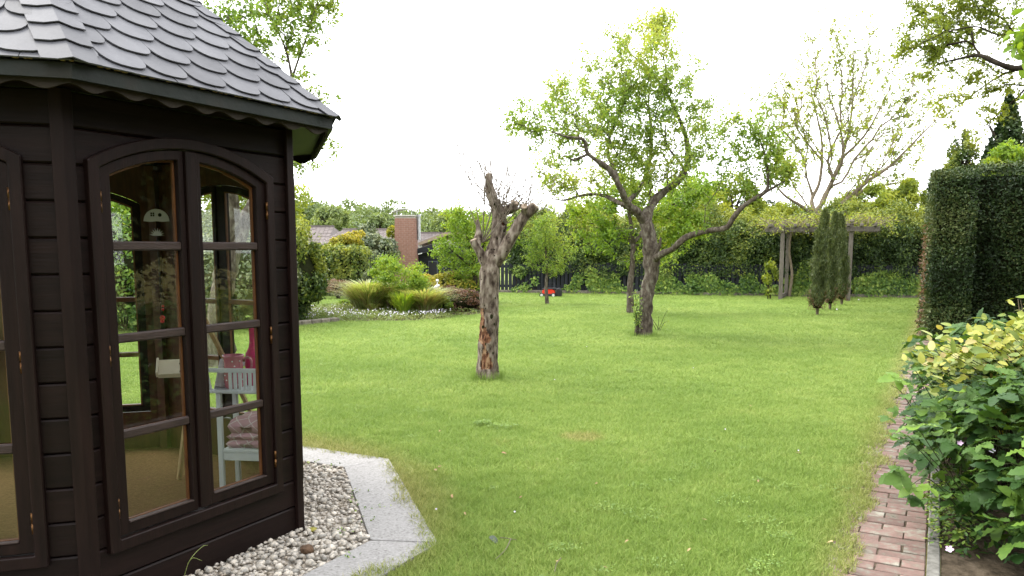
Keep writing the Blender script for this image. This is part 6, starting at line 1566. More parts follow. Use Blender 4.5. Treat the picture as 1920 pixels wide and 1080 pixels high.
# hedges on the far left lawn
YL = 25.0
hA, hB = Vector((at(520, 500, 27).x, 25.2, 0)), Vector((at(668, 500, 24.5).x, 24.6, 0))
hedge('mixed_hedge', hA, hB, 1.2, 1.42, 16000, .10, 'leaf_yew_tip', 'rounded clipped green hedge at the far left lawn edge', rough=.22, shag=.1, tint=lambda P: np.where(P[:, 2] > 1.25, .25, .10))
shrub('golden_conifer', at(650, 520, 27.0)[:2] + (0,), (.55, .35, .28), 2500, .09, 'leaf_gold', 'golden yellow conifer top above the left hedge', zc=1.68, core=.5, tint=lambda P: -.1)
shrub('golden_conifer', at(668, 520, 28.5)[:2] + (0,), (.42, .35, .30), 2200, .09, 'leaf_gold', 'brightest golden conifer beside the dark rounded shrub', zc=1.85, core=.5, tint=lambda P: .1)
shrub('spruce_hedge', at(625, 520, 27.8)[:2] + (0,), (.9, .5, .62), 4000, .10, 'leaf_yew_tip', 'green conifer mass in front of the tiled roof', zc=1.2)
shrub('rhododendron', at(707, 520, 28.0)[:2] + (0,), (.82, .8, .95), 8000, .10, 'leaf_rhodo', 'large dark rounded rhododendron left of the brick chimney', zc=1.2, lumps=26, lump_r=.3)
shrub('rhododendron', at(690, 520, 29.5)[:2] + (0,), (.5, .5, .9), 3000, .10, 'leaf_rhodo', 'grey-green loose shrub rising behind the dark rhododendron', zc=1.7, core=0)
shrub('heather_bush', at(634, 520, 23.6)[:2] + (0,), (.5, .4, .26), 3200, .05, 'leaf_brown', 'low brownish twiggy bush in front of the left hedge', zc=.36, core=.6)
# conifer with yellow tips just right of the summerhouse
B6 = gp(566, 607)
shrub('yew_bush', (B6.x - .16, B6.y + .2, 0), (.62, .6, 1.0), 17000, .075, 'leaf_yew_tip', 'dark bushy conifer with yellow tips beside the summerhouse corner', zc=1.0, lumps=40, lump_r=.28, tint=lambda P: -.05 + .24 * (P[:, 2] > 1.0), depth=.4, core=.7, fb=False)
P_ = []
for k in range(18):
    a = RG.uniform(0, 6.28); b_ = np.array([.35 * math.cos(a), .35 * math.sin(a), 1.3 + RG.uniform(0, .3)]); e = b_ + np.array([.22 * math.cos(a), .1 * math.sin(a), RG.uniform(.25, .55)])
    for t in np.linspace(0, 1, 40): P_.append(b_ + (e - b_) * t + RG.normal(0, .022, 3))
o = obj('shoots', leaves_mesh('shoots', np.array(P_), .06, 'leaf_yew_tip', 'narrow', tint=.7 + RG.normal(0, .2, len(P_))), bpy.data.objects['yew_bush']); o['kind'] = 'stuff'
# shrubs seen through the panes, behind the summerhouse
for k, (x, Y, rx_, rz_, leaf, lab) in enumerate((
    (230, 14.5, 1.3, 1.15, 'leaf_ivy', 'broad laurel behind the summerhouse seen through the left sash'), (95, 14.8, 1.3, 1.2, 'leaf_rhodo', 'grey-green shrub behind the summerhouse at the far left'), (340, 15.4, 1.2, 1.1, 'leaf_yew_tip', 'dense conifer behind the summerhouse between the two sashes'),
    (445, 14.9, 1.15, 1.0, 'leaf_rhodo', 'pale-edged rhododendron behind the summerhouse seen through the right sash'), (520, 16.6, 1.0, 1.0, 'leaf_rhodo', 'rhododendron next to the yellow-tipped conifer'), (20, 13.5, 1.3, 1.3, 'leaf_yew', 'dark yew behind the summerhouse left wall'))):
    c = at(x, 600, Y); shrub('background_shrub', (c.x, Y, 0), (rx_, .9, rz_), 10000, .085, leaf, lab, zc=rz_ * .92, lumps=44, lump_r=.28, fb=False)
bgtree('fruit_tree', 470, 300, 480, 210, 21, 'leaf_yellow', 9000, .11, 'yellow-green tree showing in the upper right pane', group=None)
bgtree('fruit_tree', 250, 300, 500, 230, 20, 'leaf_fresh', 9000, .11, 'bright tree showing in the upper left pane', group=None)
bgtree('fruit_tree', 60, 300, 500, 230, 19, 'leaf_apple', 8000, .11, 'mid green tree behind the summerhouse far left', group=None)
# bird table
bt = empty('bird_table', gp(664, 536)); YT = bt.location.y; s = lambda p: p * YT / 1510
BTS = YT; tag(bt, 'weathered pale bird table with pitched roof on slim posts', 'bird table')
zt_ = lambda y: at(664, y, YT).z
for x in (-.08, .14): part('post', 'pale_stone', bt, lambda bm: box(bm, x - .03, x + .03, -.04, .04, 0, zt_(478)))
part('shelf', 'pale_stone', bt, lambda bm: box(bm, -.18, .32, -.22, .22, zt_(478) + .001, zt_(473)), bevel=.01)
part('roof', 'grey_timber', bt, lambda bm: prism(bm, [(-.06, zt_(473) + .001), (.20, zt_(473) + .001), (.20, zt_(468)), (.07, zt_(457)), (-.06, zt_(468))], -.16, .16), bevel=.01)
part('box', 'white_paint', bt, lambda bm: box(bm, .0, .10, -.1, .1, zt_(505), zt_(497)), bevel=.01)
part('plinth', 'pale_stone', bt, lambda bm: box(bm, -.12, .30, -.2, .2, -.01, zt_(507)), bevel=.02)
for (x, y) in ((655, 534),):
    stone('garden_stone', gp(x, y, .06), .11, 'pale_stone', 'pale stone ornament left of the bird table', .6, 'stone')
# ------------------------------------------------------------------ flower bed
for (x, y, a, b_) in BED_OVALS:
    pts = [(x + a * math.cos(t), y + b_ * math.sin(t)) for t in np.linspace(0, 2 * math.pi, 28, endpoint=False)]
    tag(sheet('bed_soil', pts, .006 + .003 * BED_OVALS.index((x, y, a, b_)), 'soil'), kind='structure')
for k, (p0, p1) in enumerate(((548, 634),)):
    rw = empty('edging_wall', gp(590, 610)); tag(rw, 'low brown stone edging at the corner of the flower bed', 'stone edging')
    a, b_ = gp(540, 614), gp(631, 605)
    for q in range(5):
        f0, f1_ = a.lerp(b_, q / 5 + .004), a.lerp(b_, (q + 1) / 5 - .004)
        part('edging_stone', 'edge_stone', rw, lambda bm: bar(bm, f0 - rw.location + Vector((0, .1, .045)), f1_ - rw.location + Vector((0, .1, .045)), .16, .11), bevel=.015)
def clump_grass(p, n, h, r, label, leaf='leaf_reed', dry=.25, w=.026, name='ornamental_grass', arch=1.0):
    root = empty(name, p); VV, FF, TT, off = [], [], [], 0
    for dryp in (0, 1):
        V_, F_, T_ = [], [], []; m = int(n * (dry if dryp else 1 - dry))
        for i in range(m):
            a = RG.uniform(0, 6.28); rr = r * .3 * RG.random(); hh = h * RG.uniform(.55, 1.05); out_ = r * RG.uniform(.2, 1) * arch; b0 = np.array([rr * math.cos(a), rr * math.sin(a), 0]); dv = np.array([math.cos(a), math.sin(a), 0]); sd = np.array([-math.sin(a), math.cos(a), 0]); s_ = len(V_)
            prev = None
            for j, t in enumerate((0, .35, .7, 1)):
                c = b0 + dv * out_ * t ** 1.7 + np.array([0, 0, hh * (1.35 * t - .55 * t * t * (arch + .2))]); ww = w * (1 - .85 * t) / 2 * (1.2 if j else .8)
                V_ += [c - sd * ww, c + sd * ww]
            for j in range(3): F_.append((s_ + 2 * j, s_ + 2 * j + 1, s_ + 2 * j + 3, s_ + 2 * j + 2))
            T_ += [RG.random()] * 8
        if m: obj('blades' if not dryp else 'dry_blades', np_mesh('blades', np.array(V_), np.array(F_), leaf if not dryp else 'leaf_reed_dry', T_), root)['kind'] = 'stuff'
    return tag(root, label, 'ornamental grass' if name == 'ornamental_grass' else 'plant')
clump_grass(at(690, 580, 18.3)[:2] + (0,), 1700, 1.08, .92, 'tall pale ornamental grass clump at the left of the flower bed', dry=.3)
clump_grass(at(738, 580, 18.6)[:2] + (0,), 1400, 1.0, .85, 'upright ornamental grass clump in the middle of the flower bed', dry=.2)
clump_grass(at(795, 585, 17.9)[:2] + (0,), 1600, .88, .85, 'arching straw-tipped grass clump at the right of the flower bed', dry=.35)
clump_grass(at(757, 583, 17.3)[:2] + (0,), 420, .66, .42, 'small bright green upright fern clump in the flower bed', leaf='leaf_fresh', dry=0, name='fern', arch=.75, w=.035)
clump_grass(at(700, 590, 17.9)[:2] + (0,), 500, .40, .3, 'short grey-green blade clump beside the green mounds', dry=.2)
shrub('spirea_bush', at(742, 580, 18.2)[:2] + (0,), (.85, .5, .55), 11000, .055, 'leaf_fresh', 'airy lime green shrub rising above the ornamental grasses', zc=.80, core=0, depth=1.2, lumps=34, lump_r=.30, fb=False)
shrub('lavender_bush', at(697, 530, 20.6)[:2] + (0,), (.22, .2, .22), 1200, .06, 'leaf_rhodo', 'grey-blue tuft between the grasses and the black house', zc=.75, core=0)
shrub('gold_privet', at(795, 560, 19.6)[:2] + (0,), (.48, .4, .40), 3600, .065, 'leaf_gold', 'bright yellow shrub right of the ornamental grasses', zc=.52, core=.5)
shrub('azalea_bush', at(852, 550, 21.4)[:2] + (0,), (.80, .5, .42), 4800, .065, 'leaf_gold', 'orange-yellow flecked shrub under the drooping fruit tree', zc=.55, core=.5, tint=lambda P: -.25)
shrub('laurel_bush', at(890, 550, 21.6)[:2] + (0,), (.6, .5, .5), 3800, .075, 'leaf_ivy', 'dark glossy bush low behind the dead tree', zc=.5)
shrub('barberry_bush', at(868, 575, 18.9)[:2] + (0,), (.70, .5, .31), 9000, .045, 'leaf_barberry', 'wide purple-brown barberry mound left of the dead tree', zc=.25, core=.7, lumps=40, lump_r=.3, fb=False)
shrub('barberry_bush', at(838, 570, 19.9)[:2] + (0,), (.45, .4, .3), 3800, .045, 'leaf_barberry', 'smaller brown barberry mound touching the green hydrangea', zc=.28, core=.7, lumps=36, lump_r=.3, fb=False)
shrub('hydrangea', at(822, 585, 18.3)[:2] + (0,), (.32, .3, .24), 1500, .085, 'leaf_ivy', 'leafy green bush with pinkish tops at the bed point', zc=.2, tint=lambda P: .15)
for (x, y, r, lab) in ((655, 577, .26, 'round bright green cushion plant, left of two in the bed'), (679, 580, .18, 'small lime cushion plant next to the round one'), (718, 576, .30, 'flat lime green mound in front of the tall grasses'), (742, 580, .20, 'small flat lime mound at the foot of the fern')):
    c = gp(x, y); shrub('cushion_plant', (c.x, c.y, 0), (r, r * .8, .13), 1700, .035, 'leaf_fresh', lab, cat='plant', zc=.12, core=.85, lumps=16)
stone('boulder', gp(700, 576, .06), .13, 'brown_stone', 'dark red-brown boulder between the cushion plants', .7)
# white-flowered ground cover
n = 22000; pts = []
while len(pts) < n:
    x, y, a, b_ = BED_OVALS[random.choice((0, 0, 0, 2, 2, 3, 4, 4))]; t, r = random.uniform(0, 6.28), math.sqrt(random.random()); p = (x + a * r * math.cos(t), y + b_ * r * math.sin(t))
    pts.append((p[0], p[1], .03 + .13 * random.random() * (1 - r ** 6) + .03 * mnoise.noise((p[0] * 3, p[1] * 3, 0))))
P = np.array(pts); gc = empty('ground_cover', (-3.0, 17.4, 0)); off0 = np.array([-3.0, 17.4, 0])
obj('leaf_mass', leaves_mesh('leaf_mass', P - off0, .045, 'leaf_cover', tint=.5 + .5 * noise_at(P, 2.0)), gc)['kind'] = 'stuff'
front = []
for k in range(1000):
    t = random.uniform(math.pi * .9, math.pi * 2.0); ov = BED_OVALS[random.choice((0, 0, 0, 4, 4, 2, 2))]; r = random.uniform(.72, 1.0) if random.random() < .7 else random.uniform(.2, 1)
    p = (ov[0] + ov[2] * r * math.cos(t), ov[1] + ov[3] * r * math.sin(t))
    if mnoise.noise((p[0] * 2.2, p[1] * 2.2, 3)) > -.12: front.append((p[0] + 3.0, p[1] - 17.4, .12 + .07 * random.random()))
front = np.array(front); obj('blossoms', leaves_mesh('blossoms', front, .034, 'flower_white', 'oval', bias=.3, out=np.repeat([[0, -.6, .6]], len(front), 0).astype(float)), gc)['kind'] = 'stuff'
tag(gc, 'low ground cover sprinkled with small white flowers in the flower bed', 'ground cover', kind='stuff')
for c_ in gc.children: c_['kind'] = 'stuff'
# small white heron-like garden ornament in the bed
hn = empty('garden_ornament', at(818, 560, 18.9)[:2] + (0,)); tag(hn, 'small pale bird-shaped ornament on a stick between yellow shrub and barberry', 'ornament')
YH_ = hn.location.y
part('stick', 'zinc', hn, lambda bm: box(bm, -.008, .008, -.008, .008, 0, at(818, 540, YH_).z))
zb = at(818, 538, YH_).z
def bird(bm):
    bmesh.ops.create_uvsphere(bm, u_segments=14, v_segments=8, radius=1, matrix=Matrix.Translation((0, 0, zb)) @ Matrix.Rotation(rad(-30), 4, 'Y') @ Matrix.Diagonal((.10, .045, .04, 1)))
    bmesh.ops.create_uvsphere(bm, u_segments=12, v_segments=8, radius=.035, matrix=Matrix.Translation((.03, 0, zb + .15)))
    bar(bm, (.02, 0, zb + .02), (.03, 0, zb + .13), .022, .022)
part('body', 'white_paint', hn, bird, smooth=True)
# ------------------------------------------------------------------ near planting at the right
def blade_leaf(name, L, W, mat, n=6, serr=.0, fold=.12, curl=.15, pleat=0.0, wide=.45):
    """a leaf as a small folded surface, stalk at the origin, tip along +x"""
    V = [(0, 0, 0)]; F = []; mid, lf, rt = [0], [], []
    pts = []
    for i in range(1, n + 1):
        t = i / n; prof = (math.sin(math.pi * min(1, t ** wide if wide > 0 else t)) if t < 1 else 0)
        prof = (t ** .55) * (1 - t) ** .62 * 1.9
        w = W / 2 * min(1, prof) ; z = -curl * L * t * t
        zp = pleat * (1 if i % 2 else -1)
        V.append((L * t, 0, z)); mid.append(len(V) - 1)
        if i < n:
            for s, lst in ((1, lf), (-1, rt)):
                ws = w * (1 + serr * (1 if i % 2 else -1)); V.append((L * (t - .05), s * ws, z + fold * w + zp)); lst.append(len(V) - 1)
    F.append((0, lf[0], mid[1])); F.append((0, mid[1], rt[0]))
    for i in range(len(lf)):
        a = mid[i + 1]; b = mid[i + 2]
        if i + 1 < len(lf): F.append((a, lf[i], lf[i + 1])); F.append((a, lf[i + 1], b)); F.append((a, rt[i + 1], rt[i])); F.append((a, b, rt[i + 1]))
        else: F.append((a, lf[i], b)); F.append((a, b, rt[i]))
    return V, F
def leaf_mesh_obj(name, parts_, mat, smooth=True):
    VV, FF, off = [], [], 0
    for (V, F), M in parts_:
        VV += [(M @ Vector(v))[:] for v in V]; FF += [tuple(i + off for i in f) for f in F]; off += len(V)
    me = bpy.data.meshes.new(name); me.from_pydata(VV, [], FF); me.materials.append(MATS[mat]); me.polygons.foreach_set('use_smooth', [smooth] * len(FF)); return me
def trifol(sz, mat, fiveish=False):
    p = [(blade_leaf('', sz, sz * .74, mat, 9, .09, .2, .2, .0035), Matrix.Translation((sz * .25, 0, 0)))]
    for s in (-1, 1): p.append((blade_leaf('', sz * .82, sz * .56, mat, 9, .09, .2, .22, .003), Matrix.Translation((sz * .18, 0, 0)) @ Matrix.Rotation(s * rad(random.uniform(62, 82)), 4, 'Z') @ Matrix.Rotation(rad(random.uniform(-12, 6)), 4, 'X')))
    st = ([(0, .0012, 0), (0, -.0012, 0), (sz * .25, -.0012, 0), (sz * .25, .0012, 0)], [(0, 1, 2, 3)])
    p.append((st, Matrix.Identity(4))); return leaf_mesh_obj('leaf', p, mat)
def orient(P, axis, normal):
    a = Vector(axis).normalized(); n = Vector(normal); n = (n - a * n.dot(a)); n = n.normalized() if n.length > 1e-4 else a.orthogonal().normalized(); b = n.cross(a)
    return Matrix(((a.x, b.x, n.x, P[0]), (a.y, b.y, n.y, P[1]), (a.z, b.z, n.z, P[2]), (0, 0, 0, 1)))
def leafy_bush(name, base, meshes, mass_mat, label, cat, canes, n_obj, n_mass, per_cane, mass_size, bark, mass_region=None, grp=None, out_bias=.6, leafjit=.05, shell=(), upright=False):
    """canes: list of (points, radius). Leaves hang on the outer part of each cane"""
    base = Vector(base); root = empty(name, base); paths, sites = [], []
    for pts, r in canes:
        P, R = spline([tuple(Vector(p) - base) for p in pts], list(np.linspace(r, r * .3, len(pts))), 7); paths.append((P, R))
        for k in range(per_cane):
            i = int(len(P) * random.uniform(.35, 1) - 1e-6); i = min(max(i, 1), len(P) - 1); T_ = Vector(P[i] - P[i - 1]).normalized(); sites.append((Vector(P[i]), T_))
        sites.append((Vector(P[-1]), Vector(P[-1] - P[-2]).normalized()))
    V, Q = tubes(paths, 5); obj('stem', np_mesh('stem', V, Q, bark, smooth=True), root)['kind'] = 'stuff'
    sites += [(Vector(p) - base, n_, True) for p, n_ in shell]
    camv = Vector((0, 0, CAM_H)) - base
    sites.sort(key=lambda s_: (s_[0] - camv).length + random.uniform(-.6, .6)); random.seed(3)
    cen = sum((s_[0] for s_ in sites), Vector()) / len(sites)
    rest = []
    for k, st_ in enumerate(sites):
        p, T_ = st_[0], st_[1]
        side = T_.cross(Vector((0, 0, 1))); side = side.normalized() if side.length > .1 else Vector((1, 0, 0))
        ax = (side * random.choice((-1, 1)) * random.uniform(.4, 1) + T_ * random.uniform(.1, 1.0) + Vector((0, 0, random.uniform(-.35, .25))) + (p - cen) * .5 + Vector((random.gauss(0, .25), random.gauss(0, .25), 0)))
        nm = Vector((random.gauss(0, .28), random.gauss(-.1, .28), 1.0)) + (p - cen).normalized() * .45
        if upright: nm = Vector((random.gauss(0, .6), random.gauss(-.45, .5), .7)); ax = Vector((random.gauss(0, 1), random.gauss(0, 1), random.uniform(-.3, .9)))
        if len(st_) > 2:
            nm = T_ * .75 + Vector((random.gauss(0, .3), random.gauss(-.05, .3), .75)); ax = Vector((random.gauss(0, 1), random.gauss(0, 1), random.gauss(-.25, .4))) + T_ * .5
        q = p + Vector([random.gauss(0, leafjit) for _ in range(3)])
        if k < n_obj:
            o = bpy.data.objects.new('leaf', random.choice(meshes)); COL.objects.link(o); o.parent = root; s_ = random.uniform(.65, 1.15); o.matrix_local = orient(q, ax, nm) @ Matrix.Scale(s_, 4)
        else: rest.append((q, ax, nm))
    if rest:
        VV, FF, off, TT = [], [], 0, []
        for q, ax, nm in rest:
            me = random.choice(meshes); M = np.array(orient(q, ax, nm) @ Matrix.Scale(random.uniform(.65, 1.1), 4)); v = np.array([x.co[:] for x in me.vertices]); VV.append(v @ M[:3, :3].T + M[:3, 3]); tt = random.random(); TT += [tt] * len(v)
            FF += [tuple(i + off for i in pl.vertices) for pl in me.polygons if len(pl.vertices) == 3]; off += len(v)
        o = obj('leaf_mass', np_mesh('leaf_mass', np.concatenate(VV), np.array(FF), mass_mat, TT, smooth=True), root); o['kind'] = 'stuff'
    return tag(root, label, cat, grp), sites
# bramble thicket spilling over the kerb
random.seed(21)
bmesh_leaves = [trifol(s_, 'leaf_bramble') for s_ in (.085, .108, .07, .095, .12)]
canes = []
def pt(t, off, z): return along(t, off, z)[:]
def dome(t, q, n_=0.0):
    """outer surface of the thicket: t metres along the kerb, q 0 at the path side foot .. 1 top .. 2 far side"""
    th = min(q, 1) * math.pi / 2; s_ = max(.02, min(1, (t - .15) / .75)) ** .45
    off = .72 - .80 * math.cos(th) ** .8 * s_ + max(0, q - 1) * 1.6; z = (.76 + .06 * math.sin(t * 2.1)) * math.sin(th) ** .75 * s_ * (1 + .10 * max(0, q - 1))
    k = .11 * mnoise.noise((t * 2.3, q * 2.6, 4)) + n_
    return Vector(pt(t, off - k * math.cos(th), z + k * math.sin(th)))
for k in range(150):
    t, q = random.uniform(.35, 4.6), random.uniform(.35, 1.6); e = dome(t, q, random.uniform(0, .07)); g0 = Vector(pt(t + random.uniform(-.3, .3), random.uniform(.3, 1.4), 0)); m = (g0 + e) / 2 + Vector((0, 0, .12))
    canes.append(([g0[:], m[:], (m * .35 + e * .65 + Vector((0, 0, .05)))[:], e[:]], .0035))
SHELL = []
for k in range(2300):
    t, q = random.uniform(.2, 4.8), random.uniform(.12, 1.0) if random.random() < .62 else random.uniform(1, 2)
    p = dome(t, q, random.uniform(-.10, .05)); n_ = (dome(t, q, .1) - dome(t, q, 0)).normalized(); SHELL.append((p, n_))
# long canes arching over the path, as in the photograph
for (x0, y0, x1, y1, x2, y2, Y) in ((1790, 900, 1700, 750, 1672, 722, 4.6), (1800, 860, 1740, 800, 1660, 765, 4.4), (1770, 800, 1720, 700, 1700, 690, 5.2), (1800, 940, 1730, 850, 1690, 820, 4.1), (1830, 800, 1760, 690, 1712, 650, 5.8), (1760, 820, 1730, 720, 1735, 660, 6.0),
                                    (1860, 1000, 1760, 860, 1720, 800, 3.9), (1820, 980, 1745, 900, 1700, 915, 3.9), (1800, 780, 1760, 660, 1730, 640, 6.2)):
    g0 = at(x0, y0, Y + .3); g0.z = 0; canes.append(([g0[:], at(x0, y0, Y + .2)[:], at(x1, y1, Y)[:], at(x2, y2, Y - .05)[:]], .005)); canes.append(([g0[:], at(x0 + 20, y0, Y + .2)[:], at(x1 + 22, y1 + 15, Y)[:], at(x2 + 25, y2 + 10, Y - .05)[:]], .004))
leafy_bush('bramble_bush', along(2.2, .9), bmesh_leaves, 'leaf_bramble_mass', 'bushy bramble with big dark green three-part leaves spilling over the path kerb', 'bramble', canes, 290, 0, 3, .09, 'stem_green', shell=SHELL)
# pale flowers and hanging seed heads
def flower(p, r, mat, label, n=5):
    o = obj('blossom', None) if False else None
    bm = bmesh.new()
    for k in range(n):
        a = k / n * 6.283; M = Matrix.Rotation(a, 4, 'Z') @ Matrix.Rotation(rad(-18), 4, 'Y'); c = bm.verts.new(M @ Vector((0, 0, 0))); pp = [bm.verts.new(M @ Vector(q)) for q in ((r * .45, -r * .32, .002), (r * .9, -r * .26, .004), (r, 0, .003), (r * .9, r * .26, .004), (r * .45, r * .32, .002))]; bm.faces.new([c] + pp)
    bmesh.ops.create_icosphere(bm, subdivisions=1, radius=r * .18)
    o = obj('blossom', bm_mesh('blossom', bm, mat)); d = (Vector((0, 0, CAM_H)) - Vector(p)).normalized(); o.rotation_euler = (d + Vector((0, 0, .8))).to_track_quat('Z', 'Y').to_euler(); o.location = p
    return tag(o, label, 'flower')
flower(at(1780, 1031, 3.62), .021, 'flower_pink', 'pale lilac bramble blossom low near the kerb')
flower(at(1800, 832, 4.15), .018, 'flower_pink', 'small pink bramble blossom on top of the leaves')
flower(at(1860, 846, 4.05), .018, 'flower_white', 'white bramble blossom at the right of the thicket')
# butter-yellow shrub above it
random.seed(33)
bl_ = []
for s_ in (.068, .082, .058, .074): bl_.append(leaf_mesh_obj('leaf', [(blade_leaf('', s_, s_ * .64, '', 5, 0, .2, .12, 0), Matrix.Identity(4))], 'leaf_butter'))
canes = []
YS = 4.9
rootp = at(1985, 900, YS); rootp.z = 0
for k in range(230):
    x2 = random.uniform(1722, 2010); lim = 655 - (x2 - 1715) * .27 + (8 if x2 < 1760 else 0); y2 = lim + random.random() ** 1.2 * (125 if x2 > 1790 else 50) ; Y = YS + random.uniform(-.45, .75)
    e = at(x2, y2, Y); m = (Vector(rootp) * .35 + Vector(e) * .65); m.z = e.z - .10 - random.uniform(0, .1); s0 = Vector(rootp) + Vector((random.uniform(-.5, .5), random.uniform(-.3, .5), 0))
    canes.append(([s0[:], (s0 * .6 + m * .4 + Vector((0, 0, .2)))[:], m[:], e[:]], .0045))
leafy_bush('yellow_shrub', rootp, bl_, 'leaf_butter_mass', 'shrub with butter-yellow and orange-tinted leaves above the bramble', 'shrub', canes, 295, 0, 12, .06, 'bark_dark', leafjit=.05, upright=True)
# a few tall sprigs
random.seed(5)
ll = []
for s_ in (.075, .09, .065): ll.append(leaf_mesh_obj('leaf', [(blade_leaf('', s_, s_ * .36, '', 5, 0, .25, .10, 0), Matrix.Identity(4))], 'leaf_lime'))
canes = []; YQ = 5.6; rp = at(1945, 900, YQ); rp.z = 0
for k in range(60):
    x2 = random.uniform(1882, 2020); y2 = random.uniform(555, 690) if x2 > 1900 else random.uniform(625, 690); Y = YQ + random.uniform(-.3, .5); e = at(x2, y2, Y)
    s0 = Vector(rp) + Vector((random.uniform(-.15, .25), random.uniform(-.2, .3), 0)); m = s0.lerp(e, .55) + Vector((0, 0, .1)); canes.append(([s0[:], m[:], e[:]], .008))
leafy_bush('aucuba_shrub', rp, ll, 'leaf_butter_mass', 'upright shrub with narrow pointed lime-yellow leaves at the right edge', 'shrub', canes, 290, 0, 10, .06, 'bark_pale', leafjit=.03, upright=True)
# dark undergrowth under the thicket
P = []
for k in range(9000):
    t, o_ = random.uniform(.3, 5.2), random.uniform(.12, 2.4); zmax = .55 * min(1, max(.1, (o_ - .0) / .5)) * min(1, (t + .1) / .9); P.append(pt(t, o_, random.random() * zmax))
P = np.array(P); ub = np.array(along(2.2, .9)[:]); o = obj('undergrowth', leaves_mesh('undergrowth', P - ub, .05, 'leaf_bramble_mass', 'oval', bias=.5), None, along(2.2, .9)); tag(o, 'dark leafy undergrowth beneath the bramble at the kerb', 'undergrowth', kind='stuff')
random.seed(9)
P = [pt(random.uniform(.35, 1.6), random.uniform(.0, .22), random.random() * .12) for _ in range(700)]
P = np.array(P); o = obj('ground_ivy', leaves_mesh('ground_ivy', P - ub, .028, 'leaf_ivy', 'oval', bias=.6), None, along(2.2, .9)); tag(o, 'small-leaved ground ivy creeping over the kerb edge', 'ground cover', kind='stuff')
# fallen leaves, twigs and daisies on the lawn
random.seed(13)
fl = [leaf_mesh_obj('fallen_leaf', [(blade_leaf('', s_, s_ * .5, '', 5, 0, .3, .25, 0), Matrix.Identity(4))], 'dead_leaf') for s_ in (.05, .065, .04)]
gl = leaf_mesh_obj('fallen_leaf', [(blade_leaf('', .07, .04, '', 5, 0, .35, .2, 0), Matrix.Identity(4))], 'leaf_rhodo')
spots = [(920, 1005), (828, 806), (824, 876), (812, 880), (848, 927), (938, 848), (1040, 860), (1128, 1062), (1048, 1052), (1295, 1028), (1325, 975), (1630, 898), (1500, 850), (1560, 1015), (1250, 950), (1120, 905), (1000, 770), (870, 960), (1075, 728), (1405, 760), (1180, 1012), (1420, 900), (1345, 845), (980, 930)]
FLAB = ['pale grey-green fallen leaf lying on the near lawn', 'brown leaf on the lawn just beyond the straw-coloured grass, farthest by the summerhouse', 'upper of two dry leaves beside the granite slabs', 'lower of two dry leaves beside the granite slabs', 'dry curled leaf a hand above the slab corner',
        'dry leaf in the lawn straight below the dead tree', 'dry leaf left of the bare lawn patch', 'dry leaf at the bottom edge of the lawn, right of middle', 'dry leaf near the bottom edge, above the lowest one', 'large dry leaf in the near lawn towards the path', 'dry leaf just above the large one near the path',
        'dry leaf touching the left edge of the brick path', 'dry leaf in mid lawn level with the bramble tips', 'dry leaf in the near right lawn, between path and large leaf', 'dry leaf in the right half of the lawn, above the large one', 'dry leaf below the bare lawn patch', 'dry leaf in the lawn right below the dead tree foot',
        'dry leaf above the pale grey-green leaf', 'dry leaf between the two big trunks, nearer the dead tree', 'dry leaf in the right lawn, farthest towards the hedge end', 'dry leaf right of the pale grey-green leaf', 'dry leaf in the right lawn, level with the path bricks', 'dry leaf right of the bare lawn patch', 'dry leaf between slab corner and bare patch']
for k, (x, y) in enumerate(spots):
    p = gp(x + random.uniform(-3, 3), y, .038); o = bpy.data.objects.new('fallen_leaf', random.choice(fl) if k else gl); COL.objects.link(o); o.location = p; o.rotation_euler = (random.uniform(-.5, .5), random.uniform(-.4, .4), random.uniform(0, 6.28)); o.scale = (random.uniform(.45, .7) if k else 1.0,) * 3
    tag(o, FLAB[k], 'leaf', 'fallen leaves scattered on the lawn' if k else None)
DLAB = ['white daisy right of the three cypresses', 'white daisy in the right lawn level with the bramble', 'daisy right of the dead tree foot', 'daisy beyond the apple tree foot to its right', 'daisy close to the granite slab corner', 'daisy right of the slab corner daisy', 'daisy near the path where the hedge ends', 'daisy in the lawn above the right lawn leaves', 'white daisy at the foot of the right pergola post', 'daisy left of the apple tree foot']
for k, (x, y) in enumerate(((1569, 580), (1497, 845), (1040, 712), (1300, 690), (818, 955), (965, 960), (1700, 690), (1360, 805), (1610, 562), (1100, 650))):
    p = gp(x, y, .045); o = flower(p, .007 if y > 600 else .02, 'flower_white', DLAB[k], 8); o.name = 'daisy'; o['group'] = 'daisies in the lawn'
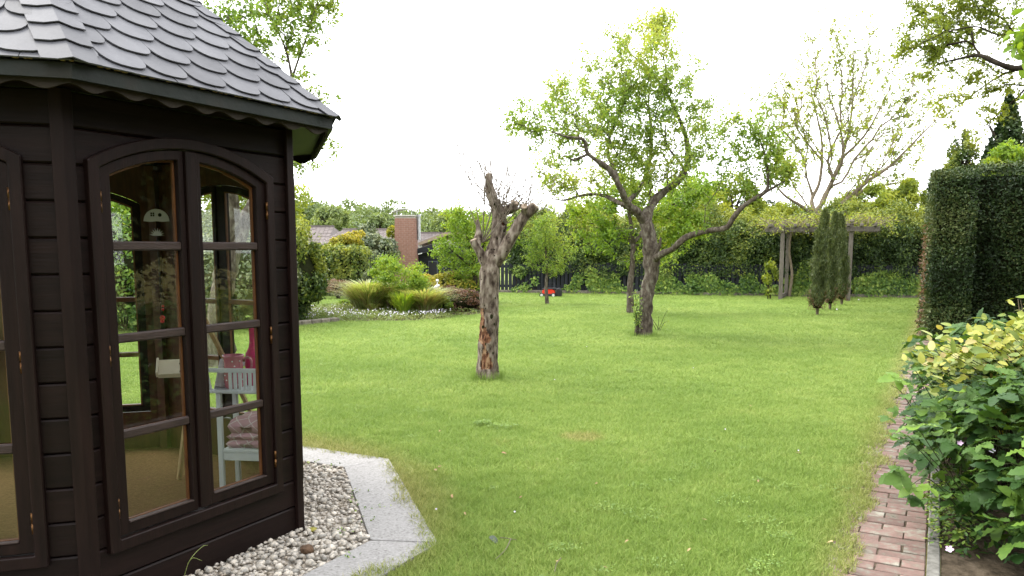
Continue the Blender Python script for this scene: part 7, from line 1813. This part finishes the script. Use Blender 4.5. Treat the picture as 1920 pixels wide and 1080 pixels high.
# grass stalk in front of the summerhouse sill
V, Q = tubes([spline([gp(343, 1090)[:], at(355, 1052, 3.25)[:], at(378, 1026, 3.3)[:], at(390, 1022, 3.32)[:]], [.0016, .0013, .001, .0006], 6), spline([at(352, 1056, 3.25)[:], at(362, 1046, 3.22)[:], at(378, 1051, 3.2)[:]], [.001, .001, .0006], 5)], 4)
o = obj('grass_stalk', np_mesh('grass_stalk', V, Q, 'leaf_reed', np.full(len(V), .6))); tag(o, 'thin green grass stalk leaning before the summerhouse sill', 'grass stalk')
P = []
for (x, y) in ((672, 965), (660, 950), (668, 930), (585, 873), (622, 880), (690, 985), (655, 1052), (640, 1010), (715, 958)):
    c = gp(x, y); P += [(c + Vector((random.gauss(0, .03), random.gauss(0, .025), random.uniform(.012, .045))))[:] for _ in range(12)]
P = np.array(P); o = obj('weeds', leaves_mesh('weeds', P - np.array([-.9, 4.2, 0]), .018, 'leaf_ivy', 'leaf'), None, (-.9, 4.2, 0)); tag(o, 'small green weeds rooting between pebbles and granite slabs', 'weeds', kind='stuff')

# clover and coarse tufts in the turf
random.seed(77); P = []; S_ = []
for k in range(75):
    Y = 3.4 + 11 * random.random() ** 1.5; x = random.uniform(-.28, .5) * Y; c = Vector((x, Y, 0))
    if (c - RC).length < 2.5 or (c - KERB_P).dot(PATH_N) > -.5: continue
    r = random.uniform(.03, .11)
    for j in range(int(60 * r / .07)):
        a, q = random.uniform(0, 6.28), r * math.sqrt(random.random()) * 1.2; P.append((x + q * math.cos(a), Y + q * math.sin(a) * random.uniform(.6, 1), random.uniform(.028, .048))); S_.append(random.uniform(.010, .019))
for (x, y, r) in ((945, 805, .16), (905, 800, .08), (1180, 700, .1)):
    c = gp(x, y)
    for j in range(170): a, q = random.uniform(0, 6.28), r * math.sqrt(random.random()); P.append((c.x + q * math.cos(a), c.y + q * .6 * math.sin(a), random.uniform(.03, .055))); S_.append(random.uniform(.014, .026))
P = np.array(P); o0 = np.array([0.5, 6.0, 0]); o = obj('clover', leaves_mesh('clover', P - o0, np.array(S_), 'leaf_ivy', 'leaf', bias=.75, tint=np.full(len(P), .55)), None, tuple(o0)); tag(o, 'scattered clover and broad-leaved weeds in the turf', 'weeds', kind='stuff')
# thin twigs dropped on the near lawn
for k, (pts, lab) in enumerate((([(958, 1010), (948, 1030), (930, 1048)], 'thin bent twig on the near lawn, right of the pale leaf'), ([(1052, 1046), (1044, 1056), (1040, 1072)], 'thin dry twig at the bottom edge of the lawn'), ([(938, 1008), (950, 1009), (968, 1012)], 'short straight straw right beside the pale leaf'))):
    V, Q = tubes([spline([gp(x, y, .045)[:] for x, y in pts], [.0025, .002, .0015], 5)], 5); tag(obj('fallen_twig', np_mesh('fallen_twig', V, Q, 'twig_pale')), lab, 'twig')
